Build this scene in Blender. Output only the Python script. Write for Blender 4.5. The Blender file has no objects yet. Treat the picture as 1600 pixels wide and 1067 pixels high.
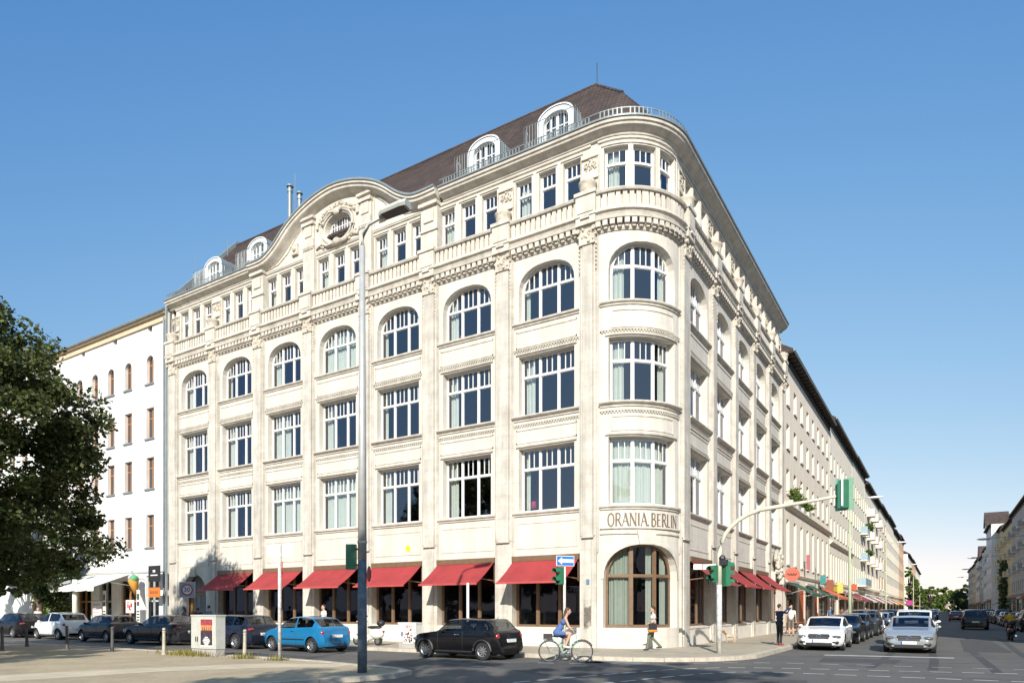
import bpy, bmesh, math, random
import numpy as np
from mathutils import Vector, Matrix
R = math.radians
rnd = random.Random(7)
sc = bpy.context.scene
COL = sc.collection
# ------------------------------------------------------------------ camera
cd = bpy.data.cameras.new('camera'); cam = bpy.data.objects.new('camera', cd); COL.objects.link(cam)
YAW = R(32.13)
cam.location = (0, 0, 1.72); cam.rotation_euler = (R(90), 0, YAW)
cd.sensor_width = 36; cd.lens = 24.0; cd.shift_y = 0.261; cd.clip_end = 3000; cd.clip_start = 0.2
sc.camera = cam
# ------------------------------------------------------------------ world and sun
SUN_AZ, SUN_EL = R(25.5), R(30)                       # azimuth measured from -Y towards +X
SV = Vector((math.sin(SUN_AZ)*math.cos(SUN_EL), -math.cos(SUN_AZ)*math.cos(SUN_EL), math.sin(SUN_EL)))
W = bpy.data.worlds.new('World'); sc.world = W; W.use_nodes = True
nt = W.node_tree; bg = nt.nodes['Background']
sky = nt.nodes.new('ShaderNodeTexSky'); sky.sky_type = 'NISHITA'; sky.sun_disc = False
sky.sun_elevation = SUN_EL; sky.sun_rotation = math.atan2(SV.x, SV.y)
sky.air_density = 1.0; sky.dust_density = 0.0; sky.ozone_density = 4.0; sky.altitude = 50
EXPO = 0.56
sep = nt.nodes.new('ShaderNodeSeparateColor'); cmb = nt.nodes.new('ShaderNodeCombineColor'); nt.links.new(sky.outputs[0], sep.inputs[0])
def wm(op, a, b=None, c=None):
    n = nt.nodes.new('ShaderNodeMath'); n.operation = op
    for i, v in enumerate((a, b, c)):
        if v is None: continue
        if hasattr(v, 'is_linked'): nt.links.new(v, n.inputs[i])
        else: n.inputs[i].default_value = v
    return n.outputs[0]
# skylight is polarised most at right angles to the sun: the filtered sky darkens there, all round the sun's axis
tcw = nt.nodes.new('ShaderNodeTexCoord'); dt = nt.nodes.new('ShaderNodeVectorMath'); dt.operation = 'DOT_PRODUCT'; nt.links.new(tcw.outputs['Generated'], dt.inputs[0]); dt.inputs[1].default_value = SV
c2 = wm('MULTIPLY', dt.outputs['Value'], dt.outputs['Value']); pol = wm('DIVIDE', wm('SUBTRACT', 1.0, c2), wm('ADD', 1.0, c2)); dim = wm('MULTIPLY_ADD', pol, -.8, 1.0)
for i, (g, k) in enumerate(((.70, .318), (.43, .425), (.21, .645))):       # film-like response of the sky colour, the same all round
    nt.links.new(wm('MULTIPLY', wm('POWER', wm('MULTIPLY', sep.outputs[i], dim), g), k/(.1*2**EXPO)), cmb.inputs[i])
nt.links.new(cmb.outputs[0], bg.inputs[0]); bg.inputs[1].default_value = 0.1
sl = bpy.data.lights.new('sun', 'SUN'); sun = bpy.data.objects.new('sun', sl); COL.objects.link(sun)
sl.energy = 4.6; sl.angle = R(0.53); sl.color = (1.0, 0.945, 0.86)
sun.rotation_euler = SV.to_track_quat('Z', 'Y').to_euler(); sun.location = (20, -40, 40)
sc.view_settings.view_transform = 'Standard'; sc.view_settings.look = 'None'
sc.view_settings.exposure = EXPO; sc.view_settings.gamma = 1; sc.view_settings.use_curve_mapping = False
# ------------------------------------------------------------------ pixel helpers (photo 1600 wide, horizon at y=951)
CS, SN = math.cos(YAW), math.sin(YAW)
YA, XB = 25.6, -9.29                                # planes of the two hotel facades
def onA(px, y=YA):
    t = (px-800)/1067; f = y/(SN*t+CS); return f*(CS*t-SN)
def onB(px, x=XB):
    t = (px-800)/1067; f = x/(CS*t-SN); return f*(SN*t+CS)
def ground(px, py, z=0.0):
    f = 1067*(1.72-z)/(py-951); r = (px-800)/1067*f
    return CS*r-SN*f, SN*r+CS*f
# ------------------------------------------------------------------ mesh helpers
class MB:
    def __init__(s): s.v = []; s.f = []; s.m = []
    def add(s, v, f, mi=0):
        o = len(s.v); s.v += [tuple(p) for p in v]; s.f += [tuple(i+o for i in q) for q in f]; s.m += [mi]*len(f); return s
    def quad(s, a, b, c, d, mi=0): return s.add([a, b, c, d], [(0, 1, 2, 3)], mi)
    def box(s, x0, x1, y0, y1, z0, z1, mi=0, n=1):
        v = []; f = []
        for i in range(n+1):
            x = x0+(x1-x0)*i/n
            v += [(x, y0, z0), (x, y1, z0), (x, y1, z1), (x, y0, z1)]
        for i in range(n):
            a = 4*i; b = a+4
            for k in range(4):
                l = (k+1) % 4; f.append((a+k, b+k, b+l, a+l))
        f.append((0, 1, 2, 3)); e = 4*n; f.append((e+3, e+2, e+1, e))
        return s.add(v, f, mi)
    def sweep(s, prof, u0, u1, n=1, mi=0):           # closed profile [(y,z)] extruded along x
        k = len(prof); v = []; f = []
        for i in range(n+1):
            x = u0+(u1-u0)*i/n; v += [(x, p[0], p[1]) for p in prof]
        for i in range(n):
            for j in range(k):
                l = (j+1) % k; f.append((i*k+j, i*k+l, (i+1)*k+l, (i+1)*k+j))
        f.append(tuple(range(k))[::-1]); f.append(tuple(n*k+j for j in range(k)))
        return s.add(v, f, mi)
    def prism(s, pts, a, b, ax='y', mi=0):           # polygon extruded: ax 'y' pts=(x,z); 'z' pts=(x,y); 'x' pts=(y,z)
        g = {'y': lambda p, t: (p[0], t, p[1]), 'z': lambda p, t: (p[0], p[1], t), 'x': lambda p, t: (t, p[0], p[1])}[ax]
        k = len(pts); v = [g(p, a) for p in pts]+[g(p, b) for p in pts]
        f = [(j, (j+1) % k, k+(j+1) % k, k+j) for j in range(k)]+[tuple(range(k))[::-1], tuple(range(k, 2*k))]
        return s.add(v, f, mi)
    def tube(s, pts, r, n=8, mi=0, closed=False):
        pts = [Vector(p) for p in pts]; m = len(pts); rr = r if isinstance(r, (list, tuple)) else [r]*m
        v = []; f = []
        for i, p in enumerate(pts):
            if closed: t = pts[(i+1) % m]-pts[i-1]
            else: t = pts[min(i+1, m-1)]-pts[max(i-1, 0)]
            t.normalize(); a = Vector((0, 0, 1)) if abs(t.z) < .95 else Vector((1, 0, 0))
            b = t.cross(a).normalized(); c = b.cross(t)
            v += [p+(b*math.cos(2*math.pi*k/n)+c*math.sin(2*math.pi*k/n))*rr[i] for k in range(n)]
        for i in range(m if closed else m-1):
            j = (i+1) % m
            f += [(i*n+k, i*n+(k+1) % n, j*n+(k+1) % n, j*n+k) for k in range(n)]
        if not closed: f += [tuple(range(n))[::-1], tuple((m-1)*n+k for k in range(n))]
        return s.add(v, f, mi)
    def lathe(s, prof, c=(0, 0, 0), n=12, mi=0, ax='z', ang=2*math.pi, a0=0.0):
        v = []; f = []; full = abs(ang-2*math.pi) < 1e-6; m = n if full else n+1
        for i in range(m):
            a = a0+ang*i/n; ca, sa = math.cos(a), math.sin(a)
            for r, z in prof:
                p = (r*ca, r*sa, z)
                if ax == 'y': p = (p[0], p[2], p[1])
                if ax == 'x': p = (p[2], p[0], p[1])
                v.append((p[0]+c[0], p[1]+c[1], p[2]+c[2]))
        k = len(prof)
        for i in range(n):
            j = (i+1) % m
            f += [(i*k+q, j*k+q, j*k+q+1, i*k+q+1) for q in range(k-1)]
        return s.add(v, f, mi)
    def ball(s, c, r, mi=0, n=8, h=5):
        rx, ry, rz = r if isinstance(r, (tuple, list)) else (r, r, r)
        v = []; f = []
        for j in range(h+1):
            t = math.pi*j/h
            for i in range(n):
                a = 2*math.pi*i/n
                v.append((c[0]+rx*math.sin(t)*math.cos(a), c[1]+ry*math.sin(t)*math.sin(a), c[2]+rz*math.cos(t)))
        for j in range(h):
            f += [(j*n+i, (j+1)*n+i, (j+1)*n+(i+1) % n, j*n+(i+1) % n) for i in range(n)]
        return s.add(v, f, mi)
    def wall(s, x0, x1, z0, z1, holes, y=0.0, dep=.4, mi=0, back=False, mi_r=None, nx=1):   # front sheet with rectangular holes and reveals
        xs = {x0, x1}; zs = {z0, z1}
        for h in holes: xs |= {h[0], h[1]}; zs |= {h[2], h[3]}
        for i in range(1, nx): xs.add(x0+(x1-x0)*i/nx)
        xs = sorted(x for x in xs if x0-1e-6 <= x <= x1+1e-6); zs = sorted(z for z in zs if z0-1e-6 <= z <= z1+1e-6)
        inh = lambda x, z: any(h[0] < x < h[1] and h[2] < z < h[3] for h in holes)
        mr = mi if mi_r is None else mi_r
        for a, b in zip(xs, xs[1:]):
            for c, d in zip(zs, zs[1:]):
                if not inh((a+b)/2, (c+d)/2): s.quad((a, y, c), (b, y, c), (b, y, d), (a, y, d), mi)
        for h in holes:
            hx = [h[0]]+[x for x in xs if h[0] < x < h[1]]+[h[1]]
            s.quad((h[0], y, h[2]), (h[0], y, h[3]), (h[0], y+dep, h[3]), (h[0], y+dep, h[2]), mr)
            s.quad((h[1], y, h[3]), (h[1], y, h[2]), (h[1], y+dep, h[2]), (h[1], y+dep, h[3]), mr)
            for a, b in zip(hx, hx[1:]):
                s.quad((a, y, h[3]), (b, y, h[3]), (b, y+dep, h[3]), (a, y+dep, h[3]), mr)
                s.quad((b, y, h[2]), (a, y, h[2]), (a, y+dep, h[2]), (b, y+dep, h[2]), mr)
        return s
    def mesh(s, name, mats, mp=None, smooth=0, recalc=True):
        me = bpy.data.meshes.new(name)
        v = [mp(*p) for p in s.v] if mp else s.v
        me.from_pydata([tuple(p) for p in v], [], s.f)
        for m in (mats if isinstance(mats, (list, tuple)) else [mats]): me.materials.append(m)
        if len(me.polygons) == len(s.m): me.polygons.foreach_set('material_index', s.m)
        if recalc: bm = bmesh.new(); bm.from_mesh(me); bmesh.ops.recalc_face_normals(bm, faces=bm.faces); bm.to_mesh(me); bm.free()
        if smooth:
            me.polygons.foreach_set('use_smooth', [True]*len(me.polygons))
            if smooth != True: me.set_sharp_from_angle(angle=R(smooth))
        me.update(); return me
    def build(s, name, mats, parent=None, mp=None, smooth=0, **k): return put(name, s.mesh(name, mats, mp, smooth), parent, **k)
def put(name, me, parent=None, loc=(0, 0, 0), rz=0.0, **k):
    o = bpy.data.objects.new(name, me); COL.objects.link(o); o.location = loc; o.rotation_euler = (0, 0, rz)
    if parent: o.parent = parent
    for a, b in k.items(): o[a] = b
    return o
def empty(name, loc=(0, 0, 0), rz=0.0, **k):
    o = put(name, None, None, loc, rz, **k); o.empty_display_size = .3; return o
def copy_tree(o, parent=None, skip=()):
    c = o.copy(); COL.objects.link(c); c.parent = parent
    for ch in list(o.children):
        if ch.name.split('.')[0] not in skip: copy_tree(ch, c)
    return c
# ------------------------------------------------------------------ materials
MATS = {}
def mat(name, col, rough=.6, var=.12, scale=2.0, bump=0.0, bscale=30.0, metal=0.0, spec=.5, streak=0.0, brick=None, island=0.0, emit=0, coat=0.0, trans=0.0, dirt=None):
    if name in MATS: return MATS[name]
    m = bpy.data.materials.new(name); m.use_nodes = True; n = m.node_tree.nodes; L = m.node_tree.links
    p = n['Principled BSDF']; p.inputs['Roughness'].default_value = rough; p.inputs['Metallic'].default_value = metal
    p.inputs['Specular IOR Level'].default_value = spec; p.inputs['Coat Weight'].default_value = coat; p.inputs['Coat Roughness'].default_value = .03
    geo = n.new('ShaderNodeNewGeometry')
    rgb = n.new('ShaderNodeRGB'); rgb.outputs[0].default_value = (*col, 1); out = rgb.outputs[0]
    def mulv(src, fac, lo, hi, f0=0.0, f1=1.0):
        mr = n.new('ShaderNodeMapRange'); mr.inputs[1].default_value = f0; mr.inputs[2].default_value = f1
        mr.inputs[3].default_value = lo; mr.inputs[4].default_value = hi; L.new(fac, mr.inputs[0])
        x = n.new('ShaderNodeMix'); x.data_type = 'RGBA'; x.blend_type = 'MULTIPLY'; x.inputs[0].default_value = 1
        L.new(src, x.inputs[6]); L.new(mr.outputs[0], x.inputs[7]); return x.outputs[2]
    hgt = None
    if var:
        t = n.new('ShaderNodeTexNoise'); t.inputs['Scale'].default_value = scale; t.inputs['Detail'].default_value = 6; t.inputs['Roughness'].default_value = .65
        L.new(geo.outputs['Position'], t.inputs['Vector']); out = mulv(out, t.outputs[0], 1-var, 1+var, .3, .7)
    if streak:
        mp = n.new('ShaderNodeMapping'); mp.inputs['Scale'].default_value = (2.2, 2.2, .16); L.new(geo.outputs['Position'], mp.inputs[0])
        t = n.new('ShaderNodeTexNoise'); t.inputs['Scale'].default_value = 1.3; t.inputs['Detail'].default_value = 5; L.new(mp.outputs[0], t.inputs['Vector'])
        out = mulv(out, t.outputs[0], 1-streak, 1.0, .35, .6)
    if brick:                                       # (width, height, mortar, darkness): joints of laid stones or tiles, along any wall
        sx = n.new('ShaderNodeSeparateXYZ'); L.new(geo.outputs['Position'], sx.inputs[0])
        a = n.new('ShaderNodeMath'); L.new(sx.outputs[0], a.inputs[0]); L.new(sx.outputs[1], a.inputs[1])
        cb = n.new('ShaderNodeCombineXYZ'); L.new(a.outputs[0], cb.inputs[0]); L.new(sx.outputs[2], cb.inputs[1])
        if len(brick) > 4: L.new(sx.outputs[0], cb.inputs[0]); L.new(sx.outputs[1], cb.inputs[1])
        t = n.new('ShaderNodeTexBrick'); L.new(cb.outputs[0], t.inputs['Vector']); t.inputs['Scale'].default_value = 1
        t.inputs['Brick Width'].default_value = brick[0]; t.inputs['Row Height'].default_value = brick[1]; t.inputs['Mortar Size'].default_value = brick[2]
        t.inputs['Color1'].default_value = (1, 1, 1, 1); q = 1-brick[3]*.45; t.inputs['Color2'].default_value = (q, q, q, 1); q = 1-brick[3]; t.inputs['Mortar'].default_value = (q, q, q, 1)
        x = n.new('ShaderNodeMix'); x.data_type = 'RGBA'; x.blend_type = 'MULTIPLY'; x.inputs[0].default_value = 1
        L.new(out, x.inputs[6]); L.new(t.outputs[0], x.inputs[7]); out = x.outputs[2]; hgt = t.outputs[1]
    if dirt:                                        # blotches of another colour (r,g,b,amount,scale)
        t = n.new('ShaderNodeTexNoise'); t.inputs['Scale'].default_value = dirt[4]; t.inputs['Detail'].default_value = 8; t.inputs['Roughness'].default_value = .7
        L.new(geo.outputs['Position'], t.inputs['Vector'])
        mr = n.new('ShaderNodeMapRange'); mr.inputs[1].default_value = .48; mr.inputs[2].default_value = .72; mr.inputs[4].default_value = dirt[3]; L.new(t.outputs[0], mr.inputs[0])
        x = n.new('ShaderNodeMix'); x.data_type = 'RGBA'; L.new(mr.outputs[0], x.inputs[0]); L.new(out, x.inputs[6]); x.inputs[7].default_value = (*dirt[:3], 1); out = x.outputs[2]
    if island: out = mulv(out, geo.outputs['Random Per Island'], 1-island, 1+island)
    L.new(out, p.inputs['Base Color'])
    if bump:
        t = n.new('ShaderNodeTexNoise'); t.inputs['Scale'].default_value = bscale; t.inputs['Detail'].default_value = 4; L.new(geo.outputs['Position'], t.inputs['Vector'])
        h = t.outputs[0]
        if hgt is not None:
            s = n.new('ShaderNodeMath'); s.operation = 'MULTIPLY_ADD'; s.inputs[1].default_value = -1.5; L.new(hgt, s.inputs[0]); L.new(h, s.inputs[2]); h = s.outputs[0]
        b = n.new('ShaderNodeBump'); b.inputs['Strength'].default_value = bump; b.inputs['Distance'].default_value = .02; L.new(h, b.inputs['Height']); L.new(b.outputs[0], p.inputs['Normal'])
    if emit: p.inputs['Emission Color'].default_value = (*col, 1); p.inputs['Emission Strength'].default_value = emit
    if trans:
        tr = n.new('ShaderNodeBsdfTranslucent'); L.new(out, tr.inputs[0]); ms = n.new('ShaderNodeMixShader'); ms.inputs[0].default_value = trans
        L.new(p.outputs[0], ms.inputs[1]); L.new(tr.outputs[0], ms.inputs[2]); L.new(ms.outputs[0], n['Material Output'].inputs[0])
    MATS[name] = m; return m
def glass(name, tint=(.84, .85, .9), ior=2.35, gloss=(.90, .90, 1.0), wav=.02):
    m = bpy.data.materials.new(name); m.use_nodes = True; n = m.node_tree.nodes; L = m.node_tree.links; n.remove(n['Principled BSDF'])
    fr = n.new('ShaderNodeFresnel'); gb = n.new('ShaderNodeNewGeometry'); mr = n.new('ShaderNodeMapRange'); mr.inputs[3].default_value = ior; mr.inputs[4].default_value = 1/ior; L.new(gb.outputs['Backfacing'], mr.inputs[0]); L.new(mr.outputs[0], fr.inputs[0]); t = n.new('ShaderNodeBsdfTransparent'); t.inputs[0].default_value = (*tint, 1)
    g = n.new('ShaderNodeBsdfGlossy'); g.inputs['Roughness'].default_value = .0; g.inputs[0].default_value = (*gloss, 1)
    if wav:
        geo = n.new('ShaderNodeNewGeometry'); ns = n.new('ShaderNodeTexNoise'); ns.inputs['Scale'].default_value = 1.2; L.new(geo.outputs['Position'], ns.inputs['Vector'])
        b = n.new('ShaderNodeBump'); b.inputs['Strength'].default_value = wav; b.inputs['Distance'].default_value = .3; L.new(ns.outputs[0], b.inputs['Height']); L.new(b.outputs[0], g.inputs['Normal'])
    ms = n.new('ShaderNodeMixShader'); L.new(fr.outputs[0], ms.inputs[0]); L.new(t.outputs[0], ms.inputs[1]); L.new(g.outputs[0], ms.inputs[2]); L.new(ms.outputs[0], n['Material Output'].inputs[0])
    return m
STONE = mat('cream_limestone', (.625, .585, .51), .85, .09, 1.1, .35, 18, streak=.10, brick=(1.15, .56, .012, .07), dirt=(.50, .45, .37, .35, .9))
PIERM = mat('weathered_pier_limestone', (.585, .545, .475), .88, .16, 1.6, .4, 20, streak=.24, brick=(.9, .52, .012, .10), dirt=(.36, .305, .235, .5, 1.3))
STONE2 = mat('cream_limestone_trim', (.60, .555, .48), .85, .14, 2.5, .4, 25, streak=.18, dirt=(.36, .31, .24, .35, 1.6))
CARVED = mat('carved_limestone', (.54, .49, .405), .9, .2, 5, .9, 14, dirt=(.26, .21, .16, .7, 3))
PLINTH = mat('pale_plinth_stone', (.72, .68, .60), .8, .08, 2, .2, 20, brick=(1.1, .8, .01, .12), dirt=(.35, .3, .24, .35, 1.2))
WHITE = mat('white_window_paint', (.66, .66, .64), .45, .05, 4)
BROWN = mat('brown_shop_frame', (.17, .105, .06), .45, .15, 5)
ROOFT = mat('brown_roof_tile', (.088, .06, .05), .8, .35, 1.2, .6, 20, brick=(.24, .193, .016, .75), dirt=(.04, .032, .03, .6, .7))
ZINC = mat('zinc_sheet', (.25, .285, .29), .5, .15, 2, metal=.3)
ZINCL = mat('pale_dormer_paint', (.70, .73, .74), .55, .08, 3)
IRON = mat('dark_iron', (.09, .085, .08), .5, .1, 4, metal=.5)
RED = mat('red_awning_canvas', (.36, .043, .044), .9, .16, 1.2, .15, 60, trans=.12, dirt=(.30, .03, .03, .4, 1.5))
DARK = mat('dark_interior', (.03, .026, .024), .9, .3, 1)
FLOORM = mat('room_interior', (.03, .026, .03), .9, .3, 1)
CURT = mat('pale_green_curtain', (.80, .88, .71), .9, .05, 3, trans=.3)
GLASS = glass('window_glass'); GLASSD = glass('shop_glass', (.6, .62, .64), 1.45, wav=.01)
# ------------------------------------------------------------------ the hotel
hotel = empty('corner_hotel', (-12, 28, .12), label='cream stone corner hotel with rounded corner, red awnings and curved gable', category='hotel')
HM = Matrix.Translation((12, -28, -.12))
def hp(name, me, loc=(0, 0, 0), rz=0.0, parent=None, **k):    # a part of the hotel placed in world coordinates
    o = put(name, me, None, loc, rz, **k)
    o.parent = parent or hotel
    if parent is None: o.matrix_parent_inverse = HM
    return o
PIT = 4.217; XA = [-39.72+PIT*k for k in range(7)]; YB = [31.05+4.2*j for j in range(5)]
RC = 2.7; CC = (XB-RC, YA+RC); HARC = RC*math.pi/4
def bend(u, y, z):
    a = (u+HARC)/RC; r = RC-y; return (CC[0]+r*math.sin(a), CC[1]-r*math.cos(a), z)
A_POS = [((x, YA, 0), 0.0) for x in XA]; B_POS = [((XB, y, 0), R(90)) for y in YB]
def arch_pts(a, zs, b, n=14, e=2.4):
    o = []
    for i in range(n+1):
        t = math.pi*(1-i/n); c, s_ = math.cos(t), math.sin(t)
        o.append((a*math.copysign(abs(c)**(2/e), c), zs+b*abs(s_)**(2/e)))
    return o
def arch_fill(mb, pts, zt, y, dep, mi=0):
    for (x0, z0), (x1, z1) in zip(pts, pts[1:]):
        mb.quad((x0, y, z0), (x1, y, z1), (x1, y, zt), (x0, y, zt), mi)
        mb.quad((x0, y, z0), (x0, y+dep, z0), (x1, y+dep, z1), (x1, y, z1), mi)
WW, WC, WG = 1.37, 1.62, 1.86                      # half widths: facade windows, corner windows, corner arch
FL = [(5.98, 8.76), (10.20, 12.82), (14.30, 16.72)]            # window bands of the three upper storeys
ARCH = arch_pts(WW, 15.62, 1.06); ARCHC = arch_pts(WC, 15.55, 1.13)
def wall_mesh(gate=False, corner=False):
    mb = MB(); wk = WC if corner else WW; holes = [(-wk, wk, a, b) for a, b in FL]; n = 12 if corner else 1
    x = HARC if corner else 1.66
    if corner: holes.append((-WG, WG, .95, 4.4)); z0 = .12
    elif gate: holes.append((-1.2, 1.2, .12, 3.95)); z0 = .12
    else: z0 = 4.05
    mb.wall(-x, x, z0, 18.0, holes, .10, .42, nx=n)
    arch_fill(mb, ARCHC if corner else ARCH, 16.72, .10, .42)
    if corner: arch_fill(mb, arch_pts(WG, 2.95, 1.42, 16, 2.3), 4.4, .10, .42)
    if gate: arch_fill(mb, arch_pts(1.2, 2.75, 1.15, 12, 2), 3.95, .10, .42)
    if not corner and not gate: mb.quad((-x, .10, 4.05), (x, .10, 4.05), (x, .6, 4.05), (-x, .6, 4.05))
    return mb.mesh('wall', STONE, bend if corner else None)
def trim_mesh(fl, corner=False):                                  # sills, raised panels and window heads of one bay
    mb = MB(); n = 14 if corner else 1; X = 1.64 if not corner else 1.98; wk = WC if corner else WW
    def sill(z, d=.16, x=X, h=.15): mb.sweep([(.12, z-h*1.7), (.05, z-h*1.7), (.03, z-h), (.02-d*.5, z-h*.8), (.10-d-.06, z-h*.45), (.10-d-.06, z), (.52, z+.03)], -x, x, n)
    def panel(z0, z1, d=.028, x=1.5):
        mb.sweep([(.12, z0), (.10-d, z0), (.10-d, z0+.05), (.12, z0+.07)], -x, x, n); mb.sweep([(.12, z1-.07), (.10-d, z1-.05), (.10-d, z1), (.12, z1)], -x, x, n)
        for s in (-1, 1): mb.box(min(s*x, s*(x-.05)), max(s*x, s*(x-.05)), .10-d, .12, z0, z1)
    def dentil(z, h=.07):
        c = int(X*2/.13)
        for i in range(c):
            u = -X+.065+i*(2*X)/c; mb.box(u, u+.07, .045, .12, z, z+h)
        mb.sweep([(.12, z+h), (.03, z+h), (.02, z+h+.04), (.12, z+h+.06)], -X, X, n)
    def head(z): mb.sweep([(.12, z), (.03, z+.02), (.015, z+.09), (.12, z+.12)], -wk-.12, wk+.12, n)
    if fl == 1: sill(10.17, .14, h=.12); dentil(9.72); panel(8.98, 9.6); head(8.80)
    elif fl == 2: sill(14.27, .09, h=.1); panel(13.18, 13.92); dentil(13.02, .06); head(12.86)
    else: sill(5.95, .08, h=.1)
    if fl == 0 and not corner: panel(4.35, 5.5, .02)
    if fl == 0 and corner:
        mb.sweep([(.12, 4.98), (.02, 5.0), (.02, 5.05), (.12, 5.07)], -X, X, n); mb.sweep([(.12, 4.75), (.04, 4.78), (.04, 4.83), (.12, 4.85)], -X, X, n)
        mb.prism([(-.32, 4.35), (.32, 4.35), (.42, 4.92), (-.42, 4.92)], -.02, .14)
        P = arch_pts(1.93, 2.95, 1.5, 20, 2.3)
        for (a, b), (c, d) in zip(P, P[1:]): mb.add([(a, .06, b), (c, .06, d), (c*.945, .06, 2.95+(d-2.95)*.94), (a*.945, .06, 2.95+(b-2.95)*.94)], [(0, 1, 2, 3)])
    return mb.mesh('sill_trim', STONE2, bend if corner else None)
def modillion_mesh(corner=False):
    mb = MB(); n = 14 if corner else 1; X = HARC if corner else 1.66; c = 15 if corner else 11
    for i in range(c):
        u = -X+(i+.5)*2*X/c; mb.box(u-.095, u+.095, -.17, .10, 17.30, 17.52); mb.box(u-.07, u+.07, -.08, .10, 17.2, 17.31)
    mb.sweep([(.12, 17.52), (-.2, 17.52), (-.22, 17.6), (-.12, 17.66), (-.2, 17.80), (-.28, 17.83), (-.28, 17.90), (.45, 17.90), (.45, 17.52)], -X, X, n)
    mb.sweep([(.12, 17.12), (.06, 17.12), (.03, 17.2), (.12, 17.22)], -X, X, n)
    return mb.mesh('modillion_cornice', STONE2, bend if corner else None)
def balustrade_mesh(corner=False):
    mb = MB(); n = 14 if corner else 1; X = HARC if corner else 1.66; c = 16 if corner else 13
    mb.sweep([(-.02, 17.9), (.12, 17.9), (.12, 18.66), (-.02, 18.66)], -X, X, n)
    mb.sweep([(-.17, 17.9), (.0, 17.9), (.0, 18.03), (-.13, 18.05)], -X, X, n)
    mb.sweep([(-.2, 18.62), (.2, 18.62), (.22, 18.70), (.2, 18.75), (-.2, 18.75), (-.24, 18.70)], -X, X, n)
    for i in range(c):
        u = -X+(i+.5)*2*X/c; w = .085
        if i % 5 == 2 and corner: w = .13
        mb.box(u-w, u+w, -.12, .0, 18.03, 18.62)
    return mb.mesh('balustrade', STONE2, bend if corner else None)
AW = [(-1.2, .42), (0, .42), (1.2, .42)]; AWC = [(-1.32, .55), (0, .55), (1.32, .55)]
def attic_mesh(corner=False):
    mb = MB(); X = HARC if corner else 2.11; n = 12 if corner else 1; aw = AWC if corner else AW
    mb.wall(-X, X, 17.9, 21.05, [(c-w, c+w, 18.5, 20.68) for c, w in aw], .22, .36, nx=n)
    for c, w in aw: mb.sweep([(.24, 20.72), (.17, 20.74), (.16, 20.8), (.24, 20.83)], c-w-.1, c+w+.1, 3)
    mb.sweep([(.24, 20.9), (.15, 20.92), (.13, 21.05), (.24, 21.05)], -X, X, n)
    for c in ((-.66, .66) if corner else (-.6, .6)): mb.box(c-.08, c+.08, .18, .24, 18.5, 20.68)
    return mb.mesh('attic_wall', STONE, bend if corner else None)
def pier_mesh(w):
    mb = MB(); h = w/2
    mb.box(-h, h, 0, .55, .12, 17.55); mb.box(-h+.15, h-.15, -.07, .0, 4.72, 17.55); mb.box(-h+.2, h-.2, -.045, .0, .12, 4.55)
    mb.box(-h-.0, h+.0, -.012, .0, .12, .55)
    mb.box(-h+.11, h-.11, -.11, .0, 4.66, 4.72); mb.box(-h-.06, -h, .05, .3, 4.05, 17.2); mb.box(h, h+.06, .05, .3, 4.05, 17.2)
    for s in (-1, 1): mb.tube([(s*(h-.075), -.005, 4.75), (s*(h-.075), -.005, 17.3)], .05, 6)
    return mb.mesh('pier', PIERM)
def pedestal_mesh():
    mb = MB(); mb.box(-.44, .44, -.27, .45, 17.5, 18.70); mb.box(-.49, .49, -.33, .45, 18.70, 18.84); mb.box(-.36, .36, -.30, -.27, 17.98, 18.6)
    mb.box(-.2, .2, -.34, -.27, 17.72, 17.80); mb.box(-.47, .47, -.31, -.27, 17.83, 17.92)
    return mb.mesh('pedestal', STONE2)
def capital_mesh():
    mb = MB(); r = random.Random(3)
    mb.box(-.43, .43, -.12, 0, 17.08, 17.2); mb.box(-.45, .45, -.16, 0, 17.42, 17.52); mb.box(-.36, .36, -.13, 0, 16.75, 17.42)
    for i in range(16): mb.ball((r.uniform(-.38, .38), -.12+r.uniform(-.03, .02), r.uniform(16.85, 17.42)), r.uniform(.04, .08), 0, 6, 4)
    for s in (-1, 1):
        mb.lathe([(.0, -.1), (.09, -.1), (.09, .05), (0, .05)], (s*.36, -.14, 17.32), 10, 0, 'y')
        for i in range(7): mb.ball((s*.38, -.04, 16.75-i*.17), (.055-.004*i, .05, .07), 0, 6, 4)
    return mb.mesh('capital', CARVED)
def urn_mesh():
    mb = MB(); r = random.Random(5)
    mb.lathe([(.0, 0), (.30, 0), (.31, .08), (.33, .16), (.35, .32), (.39, .37), (.39, .43), (.35, .44), (0, .46)], (0, -.02, 18.84), 18)
    for i in range(34):
        a = r.uniform(0, 6.28); q = r.uniform(0, .30); mb.ball((q*math.cos(a), -.02+q*math.sin(a), 19.3+(.30-q)*.5*r.random()), r.uniform(.05, .09), 0, 6, 4)
    return mb.mesh('urn', CARVED, None, 40)
def attic_relief_mesh():
    mb = MB(); r = random.Random(9); mb.box(-.42, .42, .12, .23, 19.55, 19.6); mb.box(-.42, .42, .14, .23, 20.45, 20.5)
    for s in (-1, 1): mb.box(min(s*.42, s*.38), max(s*.42, s*.38), .15, .23, 18.0, 20.5)
    for i in range(26): mb.ball((r.uniform(-.3, .3), .2, r.uniform(20.0, 20.4)), r.uniform(.03, .075), 0, 6, 4)
    for s in (-1, 1): mb.lathe([(.05, -.04), (.11, -.04), (.11, .03), (.05, .03)], (s*.17, .19, 20.2), 10, 0, 'y')
    return mb.mesh('attic_relief', CARVED)
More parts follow.
